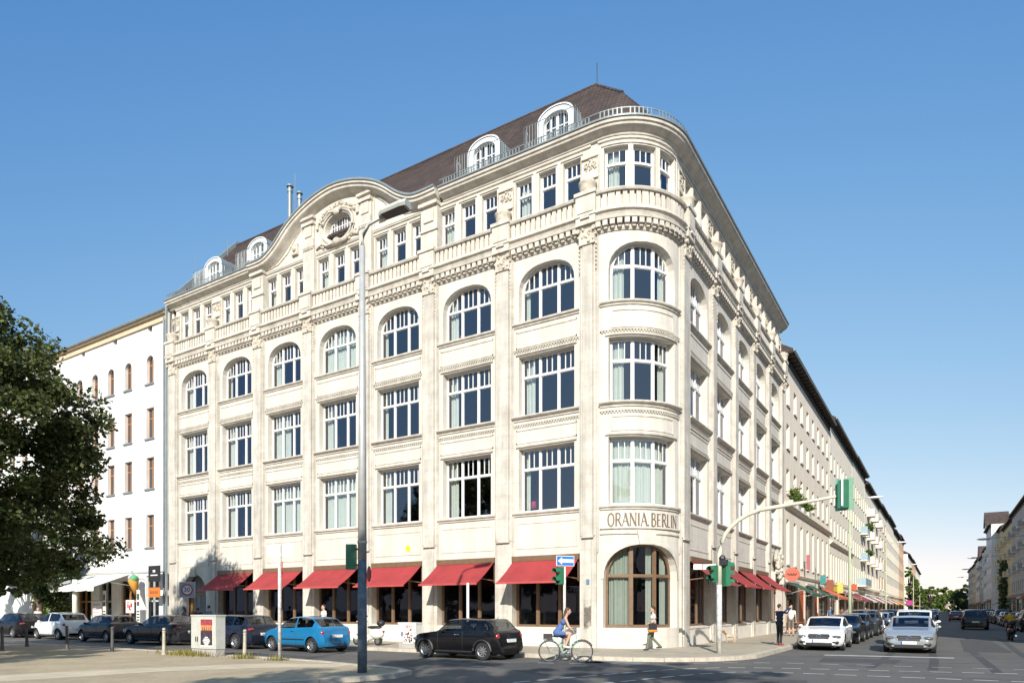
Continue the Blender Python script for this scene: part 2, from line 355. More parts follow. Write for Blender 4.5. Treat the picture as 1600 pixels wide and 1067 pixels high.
# windows ---------------------------------------------------------
FY = .42
def window_meshes(w, z0, z1, lights, trans, bars, mat_f, arch=None, mp=None, y=FY, fw=.06, mw=.085, low_split=0, curt=1, gm=None):
    mb = MB(); panes = []; zt = z0+(z1-z0)*trans if trans else None; g = gm or GLASS
    def bar(x0, x1, a, b, d0=0.0, d1=.07): mb.box(x0, x1, y+d0, y+d1, a, b, 0, 3 if mp and x1-x0 > .5 else 1)
    bar(-w, -w+fw, z0, z1); bar(w-fw, w, z0, z1); bar(-w+fw, w-fw, z0, z0+fw); bar(-w+fw, w-fw, z1-fw, z1)
    lw = 2*w/lights; z1f = z1-fw
    if trans: bar(-w+fw, w-fw, zt-.05, zt+.045, -.03, .07)
    for i in range(lights):
        a, b = -w+i*lw, -w+(i+1)*lw
        a += fw if i == 0 else mw/2; b -= fw if i == lights-1 else mw/2
        if i: bar(-w+i*lw-mw/2, -w+i*lw+mw/2, z0+fw, z1f, -.03, .072)
        for (c, d, nb) in (((z0+fw, zt-.05, low_split), (zt+.045, z1f, bars)) if trans else ((z0+fw, z1f, bars),)):
            s_ = .026; mb.box(a, a+s_, y+.01, y+.06, c, d); mb.box(b-s_, b, y+.01, y+.06, c, d); mb.box(a+s_, b-s_, y+.01, y+.06, c, c+s_); mb.box(a+s_, b-s_, y+.01, y+.06, d-s_, d)
            aa, bb, c2, d2 = a+s_, b-s_, c+s_, d-s_
            for q in range(nb+1):
                x0 = aa+(bb-aa)*q/(nb+1); x1 = aa+(bb-aa)*(q+1)/(nb+1)
                if q: mb.box(x0-.018, x0+.018, y+.012, y+.058, c2, d2)
                p = MB(); p.quad((x0+(.018 if q else 0), y+.035, c2), (x1-(.018 if q < nb else 0), y+.035, c2), (x1-(.018 if q < nb else 0), y+.035, d2), (x0+(.018 if q else 0), y+.035, d2)); panes.append(p.mesh('pane', g, mp, 0, False))
    if arch:
        for (xa, za), (xb, zb) in zip(arch, arch[1:]):
            k = .93; f_ = lambda x, z: (x*k, z0+(z-z0)*.975)
            (xc, zc), (xd, zd) = f_(xa, za), f_(xb, zb)
            mb.add([(xa, y-.01, za), (xb, y-.01, zb), (xd, y-.01, zd), (xc, y-.01, zc), (xc, y+.07, zc), (xd, y+.07, zd)], [(0, 1, 2, 3), (3, 2, 5, 4)])
    cm = {}
    def curtain(x0, x1, a, b):
        m = MB(); n = max(6, int((x1-x0)/.05)); pv = []
        for i in range(n+1):
            x = x0+(x1-x0)*i/n; yy = y+.22+.035*math.sin(i*1.9)+.02*math.sin(i*.7); pv.append((x, yy))
        for (xa, ya), (xb, yb) in zip(pv, pv[1:]): m.quad((xa, ya, a), (xb, yb, a), (xb, yb, b), (xa, ya, b))
        return m.mesh('curtain', CURT, mp, True)
    if curt:
        cm['l'] = curtain(-w+.1, -w+lw*.62, z0+.05, z1-.08); cm['f'] = curtain(-w+.1, w-.1, z0+.05, z1-.08); cm['r'] = curtain(w-lw*.5, w-.08, z0+.05, z1-.08); cm['L'] = curtain(-w+.1, -w+lw*.95, z0+.05, z1-.08); cm['s'] = curtain(-w+.1, -w+lw*.36, z0+.05, z1-.08); cm['m'] = curtain(w-lw*1.3, w-lw*1.0, z0+.05, z1-.08); cm['w'] = curtain(-w+.1, -w+lw*1.5, z0+.05, z1-.08)
    return mb.mesh('window', mat_f, mp), panes, cm
def put_window(wm, loc=(0, 0, 0), rz=0.0, curt='', parent=None, name='window'):
    f, panes, cm = wm; o = hp(name, f, loc, rz, parent)
    for p in panes: put('pane', p, o)
    for c in curt: put('curtain', cm[c], o)
    return o
WIN = [window_meshes(WW, FL[0][0], FL[0][1], 3, .68, 2, WHITE), window_meshes(WW, FL[1][0], FL[1][1], 3, .67, 2, WHITE), window_meshes(WW, FL[2][0], FL[2][1], 3, .60, 2, WHITE, ARCH)]
WINC = [window_meshes(WC, FL[0][0], FL[0][1], 3, .66, 2, WHITE, mp=bend, fw=.08, mw=.13), window_meshes(WC, FL[1][0], FL[1][1], 3, .66, 2, WHITE, mp=bend, fw=.08, mw=.13), window_meshes(WC, FL[2][0], FL[2][1], 3, .62, 2, WHITE, ARCHC, mp=bend, fw=.08, mw=.13)]
def shift_u(c): return lambda u, y, z: (u+c, y, z)
WATT = [window_meshes(.42, 18.5, 20.68, 1, .70, 2, WHITE, mp=shift_u(c), fw=.08) for c, _ in AW]
WATTC = [window_meshes(.55, 18.5, 20.68, 1, .70, 2, WHITE, mp=(lambda c: lambda u, y, z: bend(u+c, y, z))(c), fw=.08) for c, _ in AWC]
# shop front below each bay ------------------------------------------
def shop_meshes():
    return window_meshes(1.64, .93, 4.04, 3, .0, 0, BROWN, y=.36, fw=.09, mw=.13, curt=0, gm=GLASSD)
def plinth_mesh():
    mb = MB(); mb.box(-1.66, 1.66, .06, .5, .12, .86); mb.sweep([(.5, .86), (.03, .86), (.03, .93), (.5, .95)], -1.66, 1.66); return mb.mesh('plinth', PLINTH)
AY0, AZ0, AY1, AZ1 = -.02, 3.82, -1.40, 2.84
def awning_mesh():
    mb = MB(); n = 10
    for k in range(n):
        t0, t1 = k/n, (k+1)/n; g = lambda t: (AY0+(AY1-AY0)*t, AZ0+(AZ1-AZ0)*t-.05*math.sin(math.pi*t))
        (a, b), (c, d) = g(t0), g(t1); mb.quad((-1.6, a, b), (1.6, a, b), (1.6, c, d), (-1.6, c, d)); mb.quad((-1.6, a, b-.012), (-1.6, c, d-.012), (1.6, c, d-.012), (1.6, a, b-.012))
    for k in range(1, 6):
        u = -1.6+3.2*k/6; mb.box(u-.012, u+.012, AY1, AY1+.02, AZ1-.02, AZ1+.02)
        for q in range(n):
            (a, b), (c, d) = g(q/n), g((q+1)/n); mb.quad((u-.012, a, b+.006), (u+.012, a, b+.006), (u+.012, c, d+.006), (u-.012, c, d+.006))
    return mb.mesh('awning', RED, None, 60)
AWB = mat('awning_front_bar', (.45, .08, .07), .5)
aw_me = awning_mesh(); mb = MB(); mb.box(-1.61, 1.61, AY1-.05, AY1+.03, AZ1-.06, AZ1+.02); awbar = mb.mesh('front_bar', AWB)
mb = MB(); mb.box(-1.64, 1.64, -.07, .2, 3.80, 4.035); awbox = mb.mesh('cassette', BROWN)
awarm = []
for s in (-1, 1):
    mb = MB(); mb.tube([(s*1.5, .1, 3.0), (s*1.2, -.65, 3.1), (s*1.5, AY1+.02, AZ1+.0)], .025, 6); mb.tube([(s*1.55, .1, 2.9), (s*1.55, .1, 3.8)], .02, 6); awarm.append(mb.mesh('arm', BROWN))
def put_awning(loc, rz):
    o = hp('awning', aw_me, loc, rz); o.scale = (1, rnd.uniform(.93, 1.03), 1); put('front_bar', awbar, o); put('cassette', awbox, o)
    for a in awarm: put('arm', a, o)
w_me, wg_me, mo_me, ba_me, at_me, pl_me = wall_mesh(), wall_mesh(gate=True), modillion_mesh(), balustrade_mesh(), attic_mesh(), plinth_mesh()
t_me = [trim_mesh(i) for i in range(3)]; sh = shop_meshes(); pd_me, cp_me, ur_me, ar_me, pi_me = pedestal_mesh(), capital_mesh(), urn_mesh(), attic_relief_mesh(), pier_mesh(.9)
CA = {(0, 1): 'l', (0, 0): 'l', (0, 2): 'f', (0, 3): 'f', (0, 4): 'l', (0, 5): 'l', (0, 6): 's', (2, 3): 'f', (1, 0): 'l', (1, 3): 'lr', (2, 0): 'l', (1, 1): 'l', (1, 4): 's', (1, 5): 'l', (1, 6): 'l', (2, 1): 's', (2, 2): 'l', (2, 4): 's', (2, 5): 'l', (2, 6): 's', (1, 2): 'w'}
for side, POS in (('A', A_POS), ('B', B_POS)):
    for k, (loc, rz) in enumerate(POS):
        gate = side == 'A' and k == 0
        hp('wall', wg_me if gate else w_me, loc, rz); [hp('sill_trim', t, loc, rz) for t in t_me]; hp('modillion_cornice', mo_me, loc, rz); hp('balustrade', ba_me, loc, rz); hp('attic_wall', at_me, loc, rz)
        for f in range(3): put_window(WIN[f], loc, rz, CA.get((f, k), 's') if side == 'A' else ('l', 'f', 's', '')[(f*2+k) % 4])
        for i in range(3): put_window(WATT[i], loc, rz, 'l' if (k*3+i) % 3 == 0 else '')
        if not gate:
            put_window(sh, loc, rz, name='shop_window'); hp('plinth', pl_me, loc, rz)
            if side == 'A' or k < 4: put_awning(loc, rz)
PA = [XA[0]-PIT/2+PIT*k for k in range(7)]
for k, x in enumerate(PA):
    L_ = (x, YA, 0); hp('pier', pi_me, L_); hp('capital', cp_me, L_); hp('pedestal', pd_me, L_)
    if k in (0, 1, 6): hp('urn', ur_me, L_); hp('attic_relief', ar_me, L_)
PB = [YB[0]-2.1+4.2*k for k in range(1, 6)]
for y in PB:
    L_ = (XB, y, 0); hp('pier', pi_me, L_, R(90)); hp('capital', cp_me, L_, R(90)); hp('pedestal', pd_me, L_, R(90)); hp('urn', ur_me, L_, R(90)); hp('attic_relief', ar_me, L_, R(90))
for L_, rz, w in (((-12.365, YA, 0), 0, .75), ((XB, 28.85, 0), R(90), 1.1)):
    hp('pier', pier_mesh(w), L_, rz); hp('capital', cp_me, L_, rz); hp('pedestal', pd_me, L_, rz); hp('urn', ur_me, L_, rz); hp('attic_relief', ar_me, L_, rz)
# corner bay
for bx in ((-12.36, -11.96, YA+.2, YA+.6), (XB-.6, XB-.2, 28.26, 28.98)):
    mb = MB(); mb.box(*bx, 17.9, 21.05); hp('attic_wall', mb.mesh('attic_wall', STONE))
hp('corner_wall', wall_mesh(corner=True)); [hp('sill_trim', trim_mesh(i, True)) for i in range(3)]; hp('modillion_cornice', modillion_mesh(True)); hp('balustrade', balustrade_mesh(True)); hp('attic_wall', attic_mesh(True))
for f in range(3): put_window(WINC[f], curt=('f', 'lr', 'lr')[f])
for i in range(3): put_window(WATTC[i], curt='l' if i != 1 else '')
CW = window_meshes(WG, .95, 4.4, 3, .62, 0, BROWN, arch_pts(WG, 2.95, 1.42, 16, 2.3), mp=bend, fw=.1, mw=.17, gm=GLASSD); put_window(CW, curt='Lmr', name='arched_corner_window')
# name on the corner
def text_mb(s, size, mp, font_space=1.0, depth=.0):
    cu = bpy.data.curves.new('t', 'FONT'); cu.body = s; cu.size = size; cu.align_x = 'CENTER'; cu.align_y = 'CENTER'; cu.space_character = font_space; cu.extrude = depth; cu.resolution_u = 3
    o = bpy.data.objects.new('t', cu); COL.objects.link(o); bpy.context.view_layer.update()
    me = o.evaluated_get(bpy.context.evaluated_depsgraph_get()).to_mesh(); m = MB()
    m.add([mp(v.co.x, v.co.y, v.co.z) for v in me.vertices], [tuple(p.vertices) for p in me.polygons]); bpy.data.objects.remove(o); return m
LET = mat('engraved_lettering', (.16, .12, .085), .7, .2, 8)
GL = {                                              # serif capitals as thick and thin strokes in a unit box: (points, half width)
 'O': [([(.5+.42*math.cos(i*.3927), .5+.5*math.sin(i*.3927)) for i in range(17)], .055)],
 'R': [([(.14, 0), (.14, 1)], .07), ([(.14, 1), (.5, 1), (.66, .9), (.68, .74), (.6, .58), (.45, .52), (.14, .52)], .05), ([(.4, .52), (.85, 0)], .06)],
 'A': [([(.05, 0), (.46, 1)], .035), ([(.46, 1), (.9, 0)], .07), ([(.22, .36), (.72, .36)], .03)],
 'N': [([(.1, 0), (.1, 1)], .04), ([(.1, 1), (.88, 0)], .07), ([(.88, 0), (.88, 1)], .04)], 'I': [([(.2, 0), (.2, 1)], .07)],
 'B': [([(.14, 0), (.14, 1)], .07), ([(.14, 1), (.48, 1), (.6, .9), (.62, .76), (.55, .6), (.14, .54)], .05), ([(.3, .54), (.55, .52), (.7, .4), (.7, .2), (.6, .05), (.45, 0), (.14, 0)], .05)],
 'E': [([(.14, 0), (.14, 1)], .07), ([(.05, .97), (.66, .97)], .03), ([(.14, .52), (.55, .52)], .03), ([(.05, .03), (.7, .03)], .03)],
 'L': [([(.14, 0), (.14, 1)], .07), ([(.05, .03), (.68, .03)], .03)], '.': [([(.1, .0), (.1, .12)], .06)]}
WD = {'O': 1.0, 'R': .86, 'A': .95, 'N': 1.0, 'I': .4, 'B': .82, 'E': .8, 'L': .76, '.': .42}
mbs = []; cur = 0.0; word = 'ORANIA.BERLIN'; tot = sum(WD[c]+.1 for c in word)-.1; SCX, SCZ, ZT = 3.42/tot, .52, 5.10
letters = hp('lettering', None)
for ch in word:
    mb = MB(); u0 = -1.66+cur*SCX
    def st(a, b, h):
        dx, dy = (b[0]-a[0]), (b[1]-a[1]); l = math.hypot(dx*SCX, dy*SCZ) or 1; nx, ny = -dy*SCZ/l*h*.5, dx*SCX/l*h*.5
        q = [(u0+a[0]*SCX-nx, ZT+a[1]*SCZ-ny), (u0+b[0]*SCX-nx, ZT+b[1]*SCZ-ny), (u0+b[0]*SCX+nx, ZT+b[1]*SCZ+ny), (u0+a[0]*SCX+nx, ZT+a[1]*SCZ+ny)]
        mb.add([(x, .086, z) for x, z in q]+[(x, .11, z) for x, z in q], [(0, 1, 2, 3), (0, 1, 5, 4), (1, 2, 6, 5), (2, 3, 7, 6), (3, 0, 4, 7)])
    for pts, h in GL[ch]:
        for a, b in zip(pts, pts[1:]): st(a, b, h)
        if ch not in 'O.':
            for e in (pts[0], pts[-1]):
                if e[1] in (0, 1): st((e[0]-.13, .02 if e[1] == 0 else .98), (e[0]+.13, .02 if e[1] == 0 else .98), .03)
    cur += WD[ch]+.1; put('letter', mb.mesh('letter', LET, bend), letters)
# main cornice, gutter and guard rail
CORN = [(.24, 21.0), (.1, 21.02), (.07, 21.1), (-.06, 21.16), (-.20, 21.24), (-.23, 21.33), (-.29, 21.35), (-.31, 21.46), (.3, 21.50)]
GUT = [(-.36, 21.47), (-.37, 21.535), (-.32, 21.545), (-.28, 21.515), (.35, 21.58), (.35, 21.505)]
GUARD = lambda mb, u0, u1, mp=None: None
def cornice(u0, u1, loc, rz, mp=None, n=1):
    for nm, pr, m in (('cornice', CORN, STONE2), ('gutter', GUT, ZINC)):
        mb = MB(); mb.sweep(pr, u0, u1, n); hp(nm, mb.mesh(nm, m, mp), loc, rz)
    mb = MB(); c = int((u1-u0)/.16)
    for i in range(c):
        u = u0+(i+.5)*(u1-u0)/c
        if i % 7: mb.box(u-.022, u+.022, -.20, -.17, 21.60, 21.92)
    mb.box(u0, u1, -.2, -.17, 21.62, 21.65, 0, n); mb.box(u0, u1, -.2, -.17, 21.88, 21.91, 0, n); hp('snow_guard', mb.mesh('snow_guard', ZINC, mp), loc, rz)
cornice(-42.35, -33.9, (0, YA, 0), 0); cornice(-20.0, -11.99, (0, YA, 0), 0); cornice(28.3, 50.5, (XB, 0, 0), R(90)); cornice(-HARC, HARC, (0, 0, 0), 0, bend, 16)
# curved gable over bays 2 to 4
GX = (XA[2]+XA[4])/2; HWG = 6.9
def gable_z(u):                                     # height of the curved coping at distance u from the middle
    K = [(0, 23.80), (1.0, 23.70), (2.0, 23.45), (3.0, 23.05), (3.7, 22.62), (4.3, 22.15), (4.8, 21.82), (5.4, 21.55), (6.0, 21.48), (7.2, 21.52)]
    a = abs(u)
    for (p, q), (r_, s_) in zip(K, K[1:]):
        if a <= r_:
            i = K.index((p, q)); t = (a-p)/(r_-p)
            m0 = 0 if i == 0 else (s_-K[i-1][1])/(r_-K[i-1][0]); j = min(i+2, len(K)-1); m1 = (K[j][1]-q)/(K[j][0]-p) if j > i+1 else (s_-q)/(r_-p)
            h = r_-p; return (2*t**3-3*t**2+1)*q+(t**3-2*t**2+t)*h*m0+(-2*t**3+3*t**2)*s_+(t**3-t**2)*h*m1
    return K[-1][1]
OV = (0, 21.98, .98, .72)                           # oval window
def gable_parts():
    n = 60; us = [-HWG+2*HWG*i/n for i in range(n+1)]
    bm = bmesh.new(); top = [bm.verts.new((u, .12, gable_z(u)-.3)) for u in us]; bot = [bm.verts.new((u, .12, 20.98)) for u in (HWG, 0, -HWG)]
    loop = top+bot; ed = [bm.edges.new((loop[i], loop[(i+1) % len(loop)])) for i in range(len(loop))]
    ov = [bm.verts.new((OV[0]+OV[2]*math.cos(2*math.pi*i/28), .12, OV[1]+OV[3]*math.sin(2*math.pi*i/28))) for i in range(28)]
    ed += [bm.edges.new((ov[i], ov[(i+1) % 28])) for i in range(28)]
    bmesh.ops.triangle_fill(bm, use_beauty=True, use_dissolve=False, edges=ed)
    mb = MB(); bm.verts.index_update(); mb.add([v.co[:] for v in bm.verts], [tuple(v.index for v in f.verts) for f in bm.faces]); bm.free()
    for a, b in zip(us, us[1:]):
        mb.quad((a, .62, 20.98), (b, .62, 20.98), (b, .62, gable_z(b)-.2), (a, .62, gable_z(a)-.2))
    O = [(OV[0]+OV[2]*math.cos(2*math.pi*i/28), OV[1]+OV[3]*math.sin(2*math.pi*i/28)) for i in range(28)]
    for i in range(28):
        (a, b), (c, d) = O[i], O[(i+1) % 28]; mb.quad((a, .12, b), (c, .12, d), (c*.9, .5, OV[1]+(d-OV[1])*.9), (a*.9, .5, OV[1]+(b-OV[1])*.9))
    for s in (-1, 1): mb.quad((s*HWG, .12, 20.98), (s*HWG, .62, 20.98), (s*HWG, .62, gable_z(HWG)-.3), (s*HWG, .12, gable_z(HWG)-.3))
    hp('gable_wall', mb.mesh('gable_wall', STONE), (GX, YA, 0))
    # coping following the curve
    prof = [(.3, -.42), (.08, -.42), (.02, -.36), (-.16, -.30), (-.30, -.20), (-.33, -.08), (-.40, -.06), (-.40, .04), (.62, .06)]
    zp = [(-.40, .045), (-.46, .06), (-.46, .15), (-.40, .16), (.66, .10), (.66, .06)]
    for nm, pr, m in (('gable_coping', prof, STONE2), ('coping_sheet', zp, ZINC)):
        mb = MB(); v = []; f = []; k = len(pr)
        for i, u in enumerate(us):
            d = (gable_z(u+.02)-gable_z(u-.02))/.04; L = math.hypot(1, d); nx, nz = -d/L, 1/L
            v += [(u+nx*p[1], p[0], gable_z(u)+nz*p[1]) for p in pr]
        for i in range(n): f += [(i*k+j, i*k+(j+1) % k, (i+1)*k+(j+1) % k, (i+1)*k+j) for j in range(k)]
        f += [tuple(range(k)), tuple(n*k+j for j in range(k))]; mb.add(v, f); hp(nm, mb.mesh(nm, m, None, 35), (GX, YA, 0))
    # pilasters, rosettes, oval frame and cartouche
    for s in (-1, 1):
        mb = MB(); u = s*PIT/2; mb.box(u-.42, u+.42, .0, .2, 18.7, 22.85); mb.box(u-.46, u+.46, -.12, .2, 22.55, 22.72); mb.box(u-.5, u+.5, -.16, .2, 22.85, 22.98); mb.box(u-.26, u+.26, -.05, .0, 21.95, 22.5); mb.box(u-.44, u+.44, -.08, .0, 21.35, 21.75)
        for q in range(8): mb.box(u-.4+q*.105, u-.34+q*.105, -.07, 0, 21.25, 21.35)
        hp('gable_pilaster', mb.mesh('gable_pilaster', STONE2), (GX, YA, 0))
        mb = MB(); u = s*PIT*1.5; mb.box(u-.5, u+.5, -.05, .3, 18.7, 21.0); mb.box(u-.56, u+.56, -.2, .3, 20.95, 21.1); mb.box(u-.3, u+.3, -.11, -.05, 20.2, 20.75); mb.box(u-.54, u+.54, -.12, -.05, 19.75, 19.85)
        hp('gable_pilaster', mb.mesh('gable_pilaster', STONE2), (GX, YA, 0))
        mb = MB(); u = s*3.25; mb.box(u-.24, u+.24, .02, .12, 21.3, 21.9); mb.ball((u, .0, 21.62), .13); mb.box(u-.2, u+.2, -.03, .02, 21.32, 21.4)
        P = [(s*(2.6+.02*i), 22.3-.05*i) for i in range(20)]
        mb.tube([(s*2.65, .1, 22.75), (s*3.3, .1, 22.25), (s*3.9, .1, 21.62), (s*4.7, .1, 21.2), (s*5.5, .1, 21.1)], .035, 6)
        mb.tube([(s*2.65, .1, 22.75), (s*2.65, .1, 21.2)], .03, 6); hp('gable_relief', mb.mesh('gable_relief', CARVED), (GX, YA, 0))
    mb = MB()
    for rr, d, yy in ((1.16, .07, .08), (1.32, .05, .1)): mb.tube([(OV[0]+OV[2]*rr*math.cos(t*.2244), yy, OV[1]+OV[3]*(rr+.03)*math.sin(t*.2244)) for t in range(28)], d, 6, 0, True)
    hp('oval_frame', mb.mesh('oval_frame', STONE2, None, 40), (GX, YA, 0))
    mb = MB(); r = random.Random(11)
    for i in range(170):
        a = r.uniform(0, 6.28); q = r.uniform(1.38, 1.62); x, z = OV[2]*q*math.cos(a)*1.02, OV[1]+OV[3]*(q+.1)*math.sin(a)
        if 21.1 < z < gable_z(x)-.5 and abs(x) < 1.62 and (abs(math.sin(a)) > .45): mb.ball((x, .09, z), (r.uniform(.05, .12), .07, r.uniform(.04, .1)), 0, 6, 4)
    for s in (-1, 1):
        mb.tube([(s*.1, .05, 22.75), (s*.5, .05, 22.85), (s*.95, .07, 22.6), (s*1.4, .08, 22.5), (s*1.5, .08, 22.2)], [.1, .09, .07, .06, .1], 7)
        mb.tube([(s*.25, .05, 21.12), (s*.7, .05, 21.1), (s*1.1, .06, 21.3), (s*1.55, .08, 21.15), (s*1.6, .08, 21.45)], [.12, .09, .08, .07, .05], 7)
    mb.ball((0, .02, 22.72), (.22, .12, .2)); mb.ball((0, .02, 21.15), (.26, .14, .2)); hp('cartouche', mb.mesh('cartouche', CARVED, None, 50), (GX, YA, 0))
    mb = MB(); rr = .9
    mb.tube([(OV[2]*rr*math.cos(t*.2244), .47, OV[1]+OV[3]*rr*math.sin(t*.2244)) for t in range(28)], .05, 6, 0, True)
    for i in range(-4, 5):
        x = i*.19; h = OV[3]*rr*math.sqrt(max(0, 1-(x/(OV[2]*rr))**2)); w = .045 if i in (-2, 2) else .022; mb.box(x-w, x+w, .45, .49, OV[1]-h, OV[1]+h)
    for z in (-.2, .2): h = OV[2]*rr*math.sqrt(1-(z/(OV[3]*rr))**2); mb.box(-h, h, .452, .488, OV[1]+z-.02, OV[1]+z+.02)
    o = hp('oval_window', mb.mesh('oval_window', WHITE), (GX, YA, 0))
    mb = MB(); mb.add([(OV[2]*rr*math.cos(t*.2244), .48, OV[1]+OV[3]*rr*math.sin(t*.2244)) for t in range(28)], [tuple(range(28))]); put('pane', mb.mesh('pane', GLASS, None, 0, False), o)
gable_parts()
# roof in lapped courses, offset inwards from the facade line
def roof_path(d, xl=-42.3, ye=50.4):
    P = [(xl, YA+d)]; r = RC-d
    for i in range(13):
        a = math.pi/2*i/12
        P.append((CC[0]+r*math.sin(a), CC[1]-r*math.cos(a)) if r > 0 else (XB-d, YA+d))
    return P+[(XB-d, ye)]
mb = MB(); NCO = 30; D0, D1, Z0, Z1 = .15, 5.0, 21.62, 27.4
for k in range(NCO):
    a, b = D0+(D1-D0)*k/NCO, D0+(D1-D0)*(k+1.1)/NCO; za, zb = Z0+(Z1-Z0)*k/NCO+.05, Z0+(Z1-Z0)*(k+1.1)/NCO-.0
    pa, pb = roof_path(a), roof_path(b)
    for i in range(len(pa)-1):
        if math.dist(pa[i], pa[i+1]) < 1e-4 and math.dist(pb[i], pb[i+1]) < 1e-4: continue
        p, q, r_, s_ = pa[i], pa[i+1], pb[i+1], pb[i]
        mb.quad((*p, za), (*q, za), (*r_, zb), (*s_, zb)); mb.quad((*p, za-.07), (*q, za-.07), (*q, za), (*p, za))
hp('roof', mb.mesh('roof', ROOFT))
mb = MB(); P = [(-42.3, YA+5), (XB-5, YA+5), (XB-5, 50.4)]
mb.tube([(*p, 27.42) for p in P], .1, 6); mb.tube([(XB-5, YA+5, 27.4), (XB-2.7, YA+2.7, 24.66)], .08, 6); mb.tube([(XB-5, YA+5, 27.4), (XB-5, YA+5, 28.5)], .02, 5)
mb.quad((-42.3, YA+5, 27.35), (-42.3, YA+14, 27.35), (XB-5, YA+14, 27.35), (XB-5, YA+5, 27.35)); mb.quad((XB-5, YA+14, 27.35), (-22, YA+14, 27.35), (-22, 50.4, 27.35), (XB-5, 50.4, 27.35)); hp('ridge', mb.mesh('ridge', ROOFT))
mb = MB(); mb.prism([(YA+.1, 21.5), (YA+.1, 21.95), (YA+5, 27.75), (YA+6, 27.75), (YA+6, 21.5)], -42.5, -42.2, 'x'); hp('party_parapet', mb.mesh('party_parapet', ZINC))
for x in (onA(371, 31.5), onA(372, 29)): mb = MB(); mb.tube([(x, YA+2.6, 25), (x, YA+2.6, 26.1)], .02, 5); hp('lightning_rod', mb.mesh('lightning_rod', ZINC))
for px, py, r_ in ((453, 290, .2), (468, 301, .18)):            # metal flues behind the gable
    x = onA(px, 34); f = SN*-x+CS*34; z = 1.72+(951-py)*f/1067; mb = MB(); mb.lathe([(r_*.8, 26), (r_*.8, z-.5), (r_, z-.5), (r_, z-.3), (r_*.7, z-.28), (r_*.7, z-.12), (r_*1.3, z-.1), (r_*1.2, z), (0, z)], (x, 34, 0), 12); hp('flue', mb.mesh('flue', ZINC, None, 40))
mb = MB(); x = onA(461, 34); mb.tube([(x, 34, 26), (x, 34, 1.72+(951-270)*(SN*-x+CS*34)/1067)], .03, 5); hp('aerial', mb.mesh('aerial', ZINC))
# dormers
def dormer(x):
    w, zb, zs = .84, 21.6, 22.78; P = arch_pts(w, zs, .56, 14, 2.1); PI_ = arch_pts(.62, zs-.08, .44, 12, 2.1)
    mb = MB()
    front = [(-w, zb)]+P+[(w, zb)]; inner = [(-.62, zb+.1)]+PI_+[(.62, zb+.1)]
    pf = lambda t, A: A[int(round(t*(len(A)-1)))]
    n = 32
    for i in range(n):
        a, b = pf(i/n, front), pf((i+1)/n, front); c, d = pf((i+1)/n, inner), pf(i/n, inner)
        mb.add([(a[0], 0, a[1]), (b[0], 0, b[1]), (c[0], 0, c[1]), (d[0], 0, d[1])], [(0, 1, 2, 3)]); mb.quad((d[0], 0, d[1]), (c[0], 0, c[1]), (c[0], .25, c[1]), (d[0], .25, d[1]))
    for a, b in zip(front, front[1:]):
        mb.quad((a[0]*1.06, -.04, a[1]+.05), (b[0]*1.06, -.04, b[1]+.05), (b[0]*1.06, 2.2, b[1]+.05), (a[0]*1.06, 2.2, a[1]+.05), 1); mb.quad((a[0], -.04, a[1]), (b[0], -.04, b[1]), (b[0]*1.06, -.04, b[1]+.05), (a[0]*1.06, -.04, a[1]+.05), 0)
    L_ = (x, YA+.28, 0); o = hp('dormer', mb.mesh('dormer', [ZINCL, ZINC], None, 35), L_)
    fm = MB(); xs = (-.68, -.36, -.04, .04, .36, .68)
    for i, u in enumerate((-.59, -.32, 0, .32, .59)):
        h = zs-.08+.44*(1-abs(u/.64)**2.1)**(1/2.1) if abs(u) < .64 else zs-.1; wd = .06 if i == 2 else .03; fm.box(u-wd, u+wd, .18, .24, zb+.1, h)
    fm.box(-.6, .6, .182, .238, zb+.1, zb+.18); fm.box(-.6, .6, .182, .238, zb+.95, zb+1.0)
    for a, b in zip(PI_, PI_[1:]): fm.quad((a[0], .17, a[1]), (b[0], .17, b[1]), (b[0]*.92, .17, b[1]-.05), (a[0]*.92, .17, a[1]-.05))
    put('window_frame', fm.mesh('window_frame', WHITE), o)
    for a, b in ((-.56, -.35), (-.29, -.06), (.06, .29), (.35, .56)):
        pm = MB(); hh = zs-.08+.44*(1-(max(abs(a), abs(b))/.64)**2.1)**(1/2.1); pm.quad((a, .21, zb+.18), (b, .21, zb+.18), (b, .21, hh-.02), (a, .21, hh-.02)); put('pane', pm.mesh('pane', GLASS, None, 0, False), o)
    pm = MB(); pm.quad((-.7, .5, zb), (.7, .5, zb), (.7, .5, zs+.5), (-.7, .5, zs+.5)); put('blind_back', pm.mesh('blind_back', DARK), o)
    rm = MB()
    for i in range(19):
        u = -1.25+i*2.5/18; rm.tube([(u, -.55, zb), (u, -.55, zb+.95)], .012, 4)
    for s in (-1, 1):
        for i in range(4): rm.tube([(s*1.25, -.55+i*.15, zb), (s*1.25, -.55+i*.15, zb+.95)], .012, 4)
        rm.tube([(s*1.25, -.55, zb+.95), (s*1.25, -.05, zb+.95)], .018, 4)
    rm.tube([(-1.25, -.55, zb+.95), (1.25, -.55, zb+.95)], .018, 4); rm.tube([(-1.25, -.55, zb+.08), (1.25, -.55, zb+.08)], .015, 4); put('railing', rm.mesh('railing', ZINC), o)
for px in (333, 402, 756, 868): dormer(onA(px, YA+.28))
